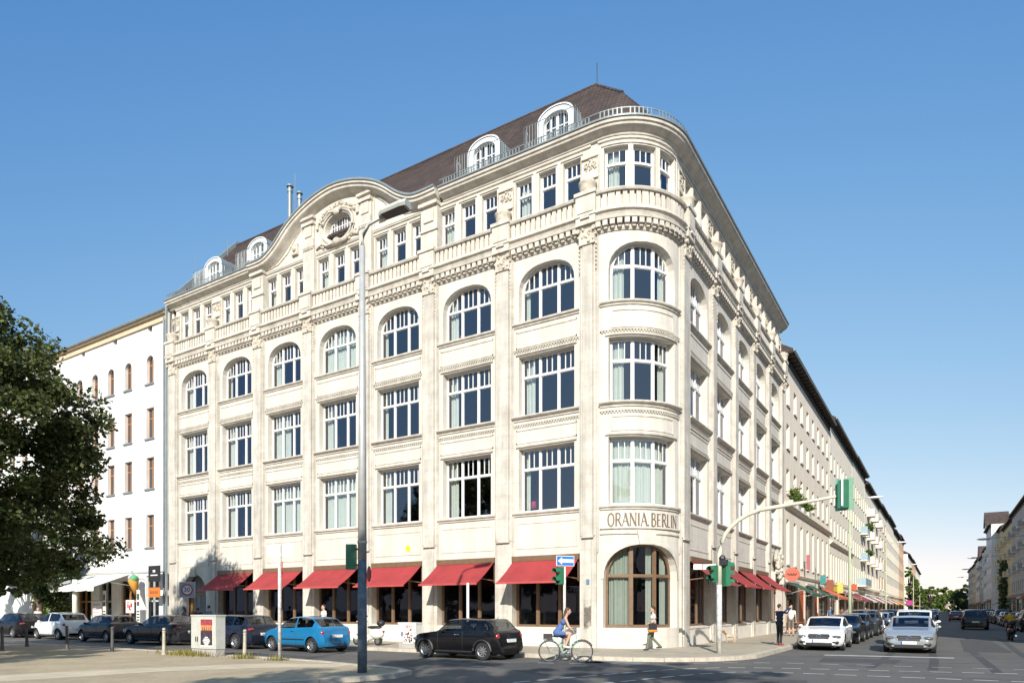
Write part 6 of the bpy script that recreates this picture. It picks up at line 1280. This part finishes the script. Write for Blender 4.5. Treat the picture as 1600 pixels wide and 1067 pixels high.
# soot stain and stickers on the corner pier
STAIN = mat('dark_wall_stain', (.15, .13, .11), .95, .3, 6); sn = STAIN.node_tree.nodes; sk = STAIN.node_tree.links; r_ = random.Random(4)
tc = sn.new('ShaderNodeTexCoord'); ln = sn.new('ShaderNodeVectorMath'); ln.operation = 'LENGTH'; sk.new(tc.outputs['Object'], ln.inputs[0]); nz = sn.new('ShaderNodeTexNoise'); nz.inputs['Scale'].default_value = 3.5; nz.inputs['Detail'].default_value = 7; sk.new(tc.outputs['Object'], nz.inputs['Vector'])
m1 = sn.new('ShaderNodeMath'); m1.operation = 'MULTIPLY_ADD'; m1.inputs[1].default_value = -1.9; m1.inputs[2].default_value = .25; sk.new(ln.outputs['Value'], m1.inputs[0]); m2 = sn.new('ShaderNodeMath'); m2.operation = 'MULTIPLY_ADD'; m2.inputs[1].default_value = 3.2; sk.new(nz.outputs[0], m2.inputs[0]); m3 = sn.new('ShaderNodeMath'); m3.operation = 'ADD'; m3.use_clamp = True; m3.inputs[1].default_value = -.75; sk.new(m1.outputs[0], m2.inputs[2]); sk.new(m2.outputs[0], m3.inputs[0]); sk.new(m3.outputs[0], sn['Principled BSDF'].inputs['Alpha'])
mb = MB(); mb.quad((-.17, 0, -.75), (.17, 0, -.75), (.17, 0, .75), (-.17, 0, .75)); hp('soot_stain', mb.mesh('soot_stain', STAIN), (-12.365, YA-.049, 1.45))
mb = MB(); x = onA(637, YA+.07); z = zA(637, 856); n = 14; mb.add([(x+.17*(.8+.3*r_.random())*math.cos(6.2832*k/n), YA+.072, z+.16*(.8+.3*r_.random())*math.sin(6.2832*k/n)) for k in range(n)], [tuple(range(n))]); hp('yellow_paint_splash', mb.mesh('yellow_paint_splash', mat('yellow_splash', (.75, .66, .02), .7)))
mb = MB(); mb.box(-12.42, -12.28, YA-.06, YA-.045, 2.72, 2.95); hp('number_plate', mb.mesh('number_plate', mat('house_number_blue', (.10, .2, .3), .5)))

# red lampshades seen through the hotel windows
LSH = mat('red_lampshade', (.45, .05, .08), .8, .1, 6)
OFL = ['first', 'second', 'third']
for f, k, u in ((1, 5, -.75), (2, 5, -1.0), (1, 4, 1.0), (2, 4, 1.0), (2, 6, 1.1), (0, 6, -1.1), (1, 2, 1.0), (2, 2, 1.0)):
    o = empty('table_lamp', (XA[k]+u, YA+.95, FL[f][0]+.02), label='red shaded lamp behind the %s-floor hotel window above the %s awning' % (OFL[f], ORD[k-1]), category='lamp', group='red lamps in the hotel windows')
    mb = MB(); mb.lathe([(.10, .55), (.17, .22), (.16, .22), (.09, .55)], (0, 0, 0), 14); mb.build('shade', LSH, o, None, True); mb = MB(); mb.tube([(0, 0, -.5), (0, 0, .3)], .02, 6); mb.lathe([(0, -.5), (.1, -.5), (.02, -.46)], (0, 0, 0), 10); mb.build('stem', CHROME, o)
# ------------------------------------------------------------------ people
SKIN = mat('skin', (.50, .30, .21), .6, .06, 6); HAIRD = mat('dark_hair', (.03, .02, .015), .7, .3, 20); SHOED = mat('dark_shoes', (.03, .028, .028), .6); SHOER = mat('red_shoes', (.35, .06, .05), .6); SHOEW = mat('white_shoes', (.6, .6, .58), .6)
def cloth(n, c): return mat(n, c, .85, .14, 9)
WT = cloth('white_shirt_cloth', (.70, .69, .67)); NV = cloth('navy_jacket_cloth', (.02, .03, .075)); BK = cloth('black_trouser_cloth', (.018, .018, .02)); OL = cloth('olive_trouser_cloth', (.14, .15, .09)); BD = cloth('blue_dress_cloth', (.07, .13, .30)); SH = cloth('grey_shorts_cloth', (.16, .15, .13)); BS = cloth('blue_shirt_cloth', (.08, .15, .30)); OR = cloth('orange_cloth', (.55, .20, .03)); YE = cloth('yellow_jacket_cloth', (.50, .30, .02)); GR = cloth('grey_cloth', (.2, .2, .21)); BR = cloth('brown_cloth', (.16, .09, .06))
def capsule(mb, a, b, ra, rb, n=10):
    a, b = Vector(a), Vector(b); d = b-a; L = d.length
    t = d.normalized() if L > 1e-5 else Vector((0, 0, 1)); pts = []; rad = []
    for k in range(4): q = math.pi/2*(1-k/4); pts.append(a-t*ra*math.sin(q)*.98); rad.append(max(.004, ra*math.cos(q)))
    pts.append(a); rad.append(ra); pts.append(b+t*1e-4); rad.append(rb)
    for k in range(1, 5): q = math.pi/2*k/4; pts.append(b+t*rb*math.sin(q)*.98); rad.append(max(.004, rb*math.cos(q)))
    mb.tube(pts, rad, n)
def figure(segs, extra=(), voxel=.011):
    """segs: (p0, p1, r0, r1, material). One continuous skin from all of them, coloured by the nearest limb."""
    mb = MB()
    for a, b, ra, rb, m in segs: capsule(mb, a, b, ra, rb)
    for c, r, m in extra: mb.ball(c, r, 0, 14, 10)
    me = mb.mesh('tmp', SKIN); o = bpy.data.objects.new('tmp', me); COL.objects.link(o); md = o.modifiers.new('r', 'REMESH'); md.mode = 'VOXEL'; md.voxel_size = voxel; md.use_smooth_shade = True
    s2 = o.modifiers.new('s', 'SMOOTH'); s2.factor = .5; s2.iterations = 2
    bpy.context.view_layer.update(); out = bpy.data.meshes.new_from_object(o.evaluated_get(bpy.context.evaluated_depsgraph_get())); bpy.data.objects.remove(o)
    mats = []; 
    for q in list(segs)+list(extra):
        if q[-1] not in mats: mats.append(q[-1])
    out.materials.clear()
    for m in mats: out.materials.append(m)
    n = len(out.polygons); C = np.empty(n*3); out.polygons.foreach_get('center', C); C = C.reshape(-1, 3); best = np.full(n, 1e9); idx = np.zeros(n, int)
    for a, b, ra, rb, m in segs:
        a, b = np.array(a, float), np.array(b, float); d = b-a; L2 = max(1e-9, d@d); t = np.clip(((C-a)@d)/L2, 0, 1); D = np.linalg.norm(C-(a+t[:, None]*d), axis=1)-(ra+(rb-ra)*t)
        w = D < best; best[w] = D[w]; idx[w] = mats.index(m)
    for c, r, m in extra:
        r = np.array(r if isinstance(r, (tuple, list)) else (r, r, r)); D = (np.linalg.norm((C-np.array(c))/r, axis=1)-1)*r.min(); w = D < best; best[w] = D[w]; idx[w] = mats.index(m)
    out.polygons.foreach_set('material_index', idx.astype(np.int32)); out.polygons.foreach_set('use_smooth', np.ones(n, bool)); out.name = 'person'; return out
def hand(segs, w, d, side, m=SKIN):                 # palm with four fingers of unequal length and a thumb
    w, d = Vector(w), Vector(d).normalized(); s = d.cross(Vector((0, 0, 1))); s = (s if s.length > .1 else Vector((0, 1, 0))).normalized(); c = s.cross(d)
    segs.append((w, w+d*.07, .026, .03, m))
    for k, l in enumerate((.06, .07, .065, .05)):
        b = w+d*.085+s*(.027-.018*k); segs.append((b, b+d*l*.55, .0105, .01, m)); segs.append((b+d*l*.55, b+d*l-c*.015, .01, .009, m))
    b = w+d*.03+s*side*.03; segs.append((b, b+d*.035+s*side*.025, .012, .0105, m))
def person(name, label, loc, rz, top, bottom, shoe=SHOED, hair=HAIRD, long_hair=False, pose='stand', H=1.75, sleeves=False, shorts=False, dress=False, group=None, arms=None, look=0.0, legs=None):
    k = H/1.75; S = []; E = []
    L = {'stand': (((.02, .1, .5), (.0, .1, .09)), ((.02, -.1, .5), (-.03, -.11, .09))), 'walk': (((.2, .09, .53), (.26, .09, .09)), ((.02, -.09, .5), (-.3, -.09, .16)))}.get(pose, None) or legs
    if legs: L = legs
    bt = bottom; sk = SKIN
    for (kn, an), s in zip(L, (1, -1)):
        hip = (0, s*.09, .93); kn2 = kn; S.append((hip, kn2, .088, .062, bt)); mid = Vector(kn2).lerp(Vector(an), .35)
        S.append((kn2, mid, .06, .055, sk if shorts or dress else bt)); S.append((mid, an, .055, .04 if (shorts or dress) else .052, sk if shorts or dress else bt))
        f = Vector(an); S.append((f+Vector((-.04, 0, -.035)), f+Vector((.13, .01*s, -.055)), .042, .034, shoe))
    S.append(((0, -.06, .95), (0, .06, .95), .125, .125, bt)); S.append(((0, 0, 1.0), (.01, 0, 1.12), .125, .115, top)); S.append(((.01, -.05, 1.15), (.01, .05, 1.15), .115, .115, top)); S.append(((.01, -.08, 1.32), (.01, .08, 1.32), .115, .115, top)); S.append(((0, -.15, 1.42), (0, .15, 1.42), .062, .062, top))
    if dress: S += [((0, 0, .95), (.05, 0, .66), .15, .2, top)]
    S.append(((0, 0, 1.44), (.01, 0, 1.54), .052, .05, SKIN)); c, s_ = math.cos(look), math.sin(look); hd = lambda x, y, z: (.015+x*c-y*s_, x*s_+y*c, z)
    E.append((hd(.01, 0, 1.64), (.092, .076, .115), SKIN)); E.append((hd(.105, 0, 1.625), (.018, .012, .02), SKIN)); E.append((hd(.075, 0, 1.555), (.03, .03, .025), SKIN)); E.append((hd(.098, 0, 1.578), (.012, .022, .007), mat('lips', (.40, .16, .13), .5)))
    for q in (-1, 1): E.append((hd(.09, q*.032, 1.65), (.012, .013, .009), HAIRD)); E.append((hd(.0, q*.08, 1.635), (.022, .014, .032), SKIN))
    E.append((hd(-.022, 0, 1.685), (.094, .084, .098), hair))
    if long_hair: S.append((hd(-.07, 0, 1.64), hd(-.09, 0, 1.46), .065, .045, hair))
    A = arms or (((.0, .24, 1.16), (.08, .25, .93)), ((-.02, -.24, 1.16), (.04, -.25, .93)))
    for (el, wr), s in zip(A, (1, -1)):
        sh = (0, s*.19, 1.42); S.append((sh, Vector(sh).lerp(Vector(el), .55), .054, .048, top)); S.append((Vector(sh).lerp(Vector(el), .55), el, .046, .041, top if sleeves else SKIN)); S.append((el, wr, .04, .028, top if sleeves else SKIN)); hand(S, wr, Vector(wr)-Vector(el), -s)
    me = figure(S, E); o = put(name, me, None, loc, rz, label=label, category='person'); o.scale = (k, k, k)
    if group: o['group'] = group
    return o
# local +x is where a person faces
faceL = math.atan2(-SN, -CS)
x, y = -9.45, 25.35; w = person('person', 'person in white top and olive trousers walking past the corner window with a bag', (x, y, .125), faceL, WT, OL, pose='walk', H=1.68, long_hair=False, arms=(((.02, .23, 1.16), (.22, .2, 1.08)), ((-.06, -.24, 1.16), (.05, -.25, .95))))
ob = empty('shoulder_bag', (x+.1, y-.3, .95), faceL, label='black and orange shoulder bag carried past the corner window', category='bag'); mb = MB(); mb.box(-.15, .15, -.05, .05, -.02, .22); mb.build('bag_body', BK, ob); mb = MB(); mb.tube([(-.17, 0, -.05), (.17, 0, -.07)], .06, 8); mb.build('jacket_roll', OR, ob); mb = MB(); mb.tube([(-.15, 0, .27), (-.05, .05, .5), (.1, 0, .27)], .012, 5); mb.build('strap', BK, ob)
person('person', 'person in navy jacket raising both arms to take a photo at the kerb', (-6.05, 31.9, .125), R(50), NV, BK, SHOER, H=1.80, sleeves=True, arms=(((.30, .12, 1.40), (.52, .02, 1.62)), ((.30, -.14, 1.38), (.52, -.06, 1.60))))
op = empty('phone', (-6.05+.62*math.cos(R(50)), 31.9+.62*math.sin(R(50)), 1.80), R(50), label='yellow cased phone held up by the person in navy', category='phone'); mb = MB(); mb.box(-.012, .012, -.04, .04, -.05, .1); mb.build('case', mat('yellow_case', (.55, .5, .06), .5), op); mb = MB(); mb.box(-.016, -.012, -.035, .035, -.045, .095); mb.build('screen', BLACKP, op)
person('person', 'person in white shirt and grey shorts seen from behind near the beige house', (-7.5, 43.0, .125), R(95), WT, SH, shorts=True, H=1.8)
x, y = at_y(506, 23.6); person('person', 'person in white shirt standing behind the blue hatchback at the entrance', (x, y, .125), R(-110), WT, BK, H=1.8, sleeves=False)
x, y = at_y(326, 23.2); person('person', 'person in blue shirt by the hotel gateway', (x, y, .125), R(200), BS, BK, H=1.78); x, y = at_y(309, 23.6); person('person', 'person in dark clothes by the hotel gateway', (x, y, .125), R(150), BK, BK, H=1.66); x, y = at_y(287, 22.8); person('person', 'person with dark hair beside the speed zone sign', (x, y, .125), R(240), BR, BK, H=1.7, long_hair=True)
x, y = at_y(59, 22.2); person('person', 'person in pale top walking under the linden beside the white hatchback', (x, y, .125), R(0), WT, BS, pose='walk', H=1.72)
FP = [(-7.6, 61, R(-90), BS, BK), (-8.0, 72, R(80), BR, OL), (-7.0, 84, R(-90), WT, BK), (-7.8, 97, R(95), OR, BK), (-7.3, 112, R(-85), GR, BS), (-6.9, 66.5, R(90), GR, SH)]
FL_ = ['person in blue shirt walking by the green awning', 'person in brown top walking by the orange awning', 'person in white top walking by the yellow sign', 'person in orange top by the flower balconies', 'person in grey top far along the shops', 'person in grey top and shorts by the wooden doors']
for (x, y, rz, a, b), lb in zip(FP, FL_): person('person', lb, (x, y, .125), rz, a, b, pose='walk', H=rnd.uniform(1.65, 1.82), group='people along the shops')
# bicycle and its rider
BIKE = mat('pale_green_bike_paint', (.30, .45, .36), .4, .1, 5)
def bicycle(name, label, loc, rz, m):
    o = empty(name, loc, rz, label=label, category='bicycle'); r = .345
    for x in (-.52, .54):
        mb = MB(); mb.tube([(x+r*math.cos(t*.2618), 0, r+r*math.sin(t*.2618)) for t in range(24)], .019, 6, 0, True); wl = mb.build('wheel', TYRE, o, None, True); mb = MB()
        mb.tube([(x+(r-.03)*math.cos(t*.2618), 0, r+(r-.03)*math.sin(t*.2618)) for t in range(24)], .01, 5, 0, True)
        for k in range(18): a = k*.349; mb.tube([(x, .012*(-1)**k, r), (x+(r-.03)*math.cos(a), 0, r+(r-.03)*math.sin(a))], .0025, 3)
        mb.tube([(x, -.04, r), (x, .04, r)], .02, 6); mb.build('rim', RIMS, wl)
        mb = MB(); mb.tube([(x+(r+.035)*math.cos(t), 0, r+(r+.035)*math.sin(t)) for t in [.5+k*.22 for k in range(11)]], .016, 5); mb.build('mudguard', BLACKP if x > 0 else m, o)
    mb = MB(); bb = (-.08, 0, .29); sd = (-.26, 0, .80); hd0, hd1 = (.40, 0, .62), (.34, 0, .92)
    for a, b, q in ((bb, (-.22, 0, .72), .018), ((-.22, 0, .72), sd, .013), (bb, hd0, .02), ((-.17, 0, .55), hd0, .018), ((-.52, .06, r), bb, .01), ((-.52, -.06, r), bb, .01), ((-.52, .06, r), (-.2, 0, .66), .009), ((-.52, -.06, r), (-.2, 0, .66), .009), (hd0, hd1, .02), ((.4, .05, .6), (.54, .05, r), .012), ((.4, -.05, .6), (.54, -.05, r), .012)): mb.tube([a, b], q, 6)
    mb.build('frame', m, o); mb = MB(); mb.tube([hd1, (.33, 0, 1.02), (.33, .1, 1.05), (.24, .28, 1.06), (.14, .29, 1.06)], .012, 6); mb.tube([(.33, 0, 1.02), (.33, -.1, 1.05), (.24, -.28, 1.06), (.14, -.29, 1.06)], .012, 6); mb.build('handlebar', CHROME, o)
    mb = MB(); mb.ball((-.29, 0, .84), (.14, .08, .04), 0, 10, 6); mb.build('saddle', BLACKP, o, None, True); mb = MB()
    for s in (-1, 1): mb.tube([bb, (bb[0]+s*.13, s*.09, bb[2]-s*.1)], .012, 5); mb.box(bb[0]+s*.13-.04, bb[0]+s*.13+.04, s*.15-.04, s*.15+.04, bb[2]-s*.1-.012, bb[2]-s*.1+.012)
    mb.lathe([(.02, -.0), (.09, .0), (.09, .012), (.02, .012)], (bb[0], .05, bb[2]), 16, 0, 'y'); mb.build('crank', CHROME, o)
    mb = MB(); mb.box(-.75, -.38, -.07, .07, .735, .75); mb.tube([(-.7, .06, .74), (-.52, .07, r)], .007, 4); mb.tube([(-.7, -.06, .74), (-.52, -.07, r)], .007, 4); mb.build('rack', IRON, o); mb = MB(); mb.box(-.72, -.42, -.1, .1, .76, .92); mb.build('rack_bag', BLACKP, o); return o
bx_, by_, brz = -10.35, 19.75, R(30); bicycle('bicycle', 'pale green city bicycle ridden past the corner', (bx_, by_, .0), brz, BIKE)
def rider(label, loc, rz, top, bottom, shoe, hair, dress=False, long_hair=False, helmet=None):
    S = []; E = []; hip = Vector((-.28, 0, .95)); ch = Vector((-.02, 0, 1.35))
    for (kn, an), s in zip((((.10, .1, .74), (-.02, .13, .36)), ((.16, -.1, .93), (-.0, -.13, .54))), (1, -1)):
        h = hip+Vector((0, s*.09, -.02)); S.append((h, h.lerp(Vector(kn), .6), .09, .075, top if dress else bottom)); S.append((h.lerp(Vector(kn), .6), kn, .073, .06, SKIN if dress else bottom)); S.append((kn, an, .058, .04, SKIN if dress else bottom)); S.append((Vector(an)+Vector((-.05, 0, -.03)), Vector(an)+Vector((.12, 0, -.06)), .042, .034, shoe))
    S.append((hip+Vector((0, -.06, 0)), hip+Vector((0, .06, 0)), .13, .13, top if dress else bottom)); S.append((hip, hip.lerp(ch, .5), .125, .11, top)); S.append((ch+Vector((-.04, -.07, -.05)), ch+Vector((-.04, .07, -.05)), .105, .105, top)); sh = ch+Vector((.02, 0, .07)); S.append((sh+Vector((0, -.15, 0)), sh+Vector((0, .15, 0)), .058, .058, SKIN if dress else top)); S.append((sh, sh+Vector((.05, 0, .12)), .05, .048, SKIN))
    hc = sh+Vector((.09, 0, .22)); E += [(hc, (.092, .076, .115), SKIN), (hc+Vector((.095, 0, -.015)), (.018, .012, .02), SKIN), (hc+Vector((-.03, 0, .04)), (.095, .086, .1), helmet or hair)]
    for q in (-1, 1): E.append((hc+Vector((.082, q*.032, .01)), (.012, .013, .009), HAIRD)); E.append((hc+Vector((-.01, q*.08, -.005)), (.022, .014, .032), SKIN))
    if long_hair: S.append((hc+Vector((-.08, 0, 0)), hc+Vector((-.13, 0, -.2)), .06, .04, hair))
    for s in (1, -1):
        a = sh+Vector((0, s*.18, -.01)); e = Vector((.10, s*.25, 1.16)); w_ = Vector((.17, s*.285, 1.085)); S.append((a, e, .048, .04, SKIN if dress else top)); S.append((e, w_, .038, .028, SKIN if dress else top)); hand(S, w_, Vector((.5, 0, -.5)), -s)
    o = put('person', figure([(tuple(a), tuple(b), c, d, m) for a, b, c, d, m in S], [(tuple(c), r, m) for c, r, m in E]), None, loc, rz, label=label, category='person'); return o
rider('person in short blue dress riding the pale green bicycle', (bx_, by_, .0), brz, BD, BD, SHOEW, mat('brown_hair', (.09, .05, .03), .7, .3, 20), True, True)
# motor scooters
def scooter(name, label, loc, rz, m):
    o = empty(name, loc, rz, label=label, category='scooter'); r = .21
    for x in (-.62, .62):
        mb = MB(); mb.lathe([(r*.55, -.05), (r*.9, -.055), (r, -.03), (r, .03), (r*.9, .055), (r*.55, .05)], (x, 0, r), 20, 0, 'y'); wl = mb.build('wheel', TYRE, o, None, 40); mb = MB(); mb.lathe([(0, -.04), (r*.57, -.045), (r*.57, .045), (0, .04)], (x, 0, r), 16, 0, 'y'); mb.build('rim', RIMS, wl)
    mb = MB(); mb.ball((-.52, 0, .52), (.42, .21, .24), 0, 16, 10); mb.ball((-.2, 0, .38), (.22, .15, .16), 0, 12, 8); mb.build('rear_body', m, o, None, True)
    mb = MB(); mb.tube([(.34, 0, .28), (.42, 0, .5), (.40, 0, .9), (.36, 0, 1.0)], [.14, .19, .15, .07], 12); mb.box(-.2, .4, -.17, .17, .24, .29); mb.build('leg_shield', m, o, None, 40); mb = MB(); mb.ball((.62, 0, .36), (.25, .085, .14), 0, 12, 8); mb.build('front_mudguard', m, o, None, True)
    mb = MB(); mb.tube([(.36, 0, 1.0), (.62, 0, r)], .03, 8); mb.build('fork', GREYC, o); mb = MB(); mb.ball((-.42, 0, .80), (.42, .15, .075), 0, 12, 8); mb.build('seat', BLACKP, o, None, True); mb = MB(); mb.tube([(.3, .36, 1.06), (.36, .12, 1.04), (.36, -.12, 1.04), (.3, -.36, 1.06)], .02, 6); mb.ball((.40, 0, 1.05), (.12, .12, .1)); mb.build('handlebar', m, o, None, True)
    for s in (-1, 1): mb = MB(); mb.tube([(.34, s*.2, 1.05), (.34, s*.3, 1.25)], .007, 4); mb.ball((.33, s*.32, 1.28), (.015, .07, .05)); mb.build('mirror', BLACKP, o)
    mb = MB(); mb.ball((-.93, 0, .62), (.04, .08, .05)); mb.build('tail_light', LAMPR, o); mb = MB(); mb.ball((-.78, 0, .98), (.2, .18, .14)); mb.build('top_box', BLACKP, o, None, True); mb = MB(); mb.tube([(-.35, -.14, .22), (-.75, -.17, .28)], .05, 8); mb.build('exhaust', CHROME, o); mb = MB(); mb.tube([(-.1, 0, .25), (-.16, .2, .02)], .015, 5); mb.build('stand', IRON, o); return o
x, y = at_y(574, 22.2); scooter('motor_scooter', 'white motor scooter parked on the hotel pavement', (x, y, .12), R(182), mat('white_scooter_paint', (.66, .66, .62), .3, .05, 4, coat=.5))
scooter('motor_scooter', 'dark scooter ridden down the shaded lane', (3.25, 46.5, 0), R(92), mat('dark_scooter_paint', (.02, .02, .025), .3)); o = rider('person in yellow jacket riding the dark scooter', (3.25+.0, 46.5+.05, -.05), R(92), YE, BK, SHOED, HAIRD, helmet=mat('black_helmet', (.02, .02, .02), .3))
# pavement cafe before the beige house
TEAK = mat('red_brown_wood', (.26, .09, .045), .6, .2, 5)
def bench_set(x, y, rz, label):
    o = empty('pavement_table', (x, y, .12), rz, label=label, category='table', group='pavement tables'); mb = MB(); mb.box(-.9, .9, -.3, .3, .72, .76); mb.build('table_top', TEAK, o)
    for s in (-1, 1): mb = MB(); mb.tube([(s*.7, -.25, 0), (s*.7, 0, .7), (s*.7, .25, 0)], .025, 6); mb.build('leg', IRON, o)
    b = empty('pavement_bench', (x, y, .12), rz, label=label.replace('table', 'bench'), category='bench', group='pavement benches'); mb = MB(); mb.box(-.9, .9, .55, .85, .42, .46); mb.build('seat', TEAK, b)
    for s in (-1, 1): mb = MB(); mb.tube([(s*.7, .58, 0), (s*.7, .7, .42), (s*.7, .82, 0)], .025, 6); mb.build('leg', IRON, b)
for yy, lb in ((47.5, 'red brown pavement table by the portal of the hotel'), (52.5, 'red brown pavement table under the first green awning'), (61.2, 'red brown pavement table under the second green awning')): bench_set(-7.9, yy, R(90), lb)
# small dog by the wall
def dog(loc, rz):
    D = mat('dog_fur', (.42, .34, .24), .9, .3, 9); DB = mat('dog_fur_brown', (.22, .11, .05), .9, .3, 9); S = [((-.18, 0, .30), (.16, 0, .31), .075, .095, D), ((.18, 0, .34), (.30, 0, .47), .06, .05, DB), ((-.24, 0, .33), (-.34, 0, .44), .022, .012, D)]
    for x in (-.17, .17):
        for s in (-1, 1): S += [((x, s*.06, .26), (x+(.03 if x > 0 else .05), s*.06, .17), .045, .028, D), ((x+(.03 if x > 0 else .05), s*.06, .17), (x+(0 if x > 0 else -.03), s*.06, .09), .026, .02, D), ((x+(0 if x > 0 else -.03), s*.06, .09), (x+.01, s*.06, .02), .02, .02, D), ((x+.01, s*.06, .02), (x+.05, s*.06, .018), .022, .018, D)]
    E = [((.34, 0, .52), (.075, .06, .06), DB), ((.42, 0, .50), (.05, .032, .03), D), ((.465, 0, .51), (.014, .016, .012), HAIRD), ((.31, .055, .54), (.03, .015, .05), DB), ((.31, -.055, .54), (.03, .015, .05), DB), ((.385, .035, .54), .01, HAIRD), ((.385, -.035, .54), .01, HAIRD)]
    put('dog', figure(S, E, .009), None, loc, rz, label='small brown and cream dog by the hotel wall beside the signal mast', category='dog')
dog((-8.55, 33.4, .12), R(200))
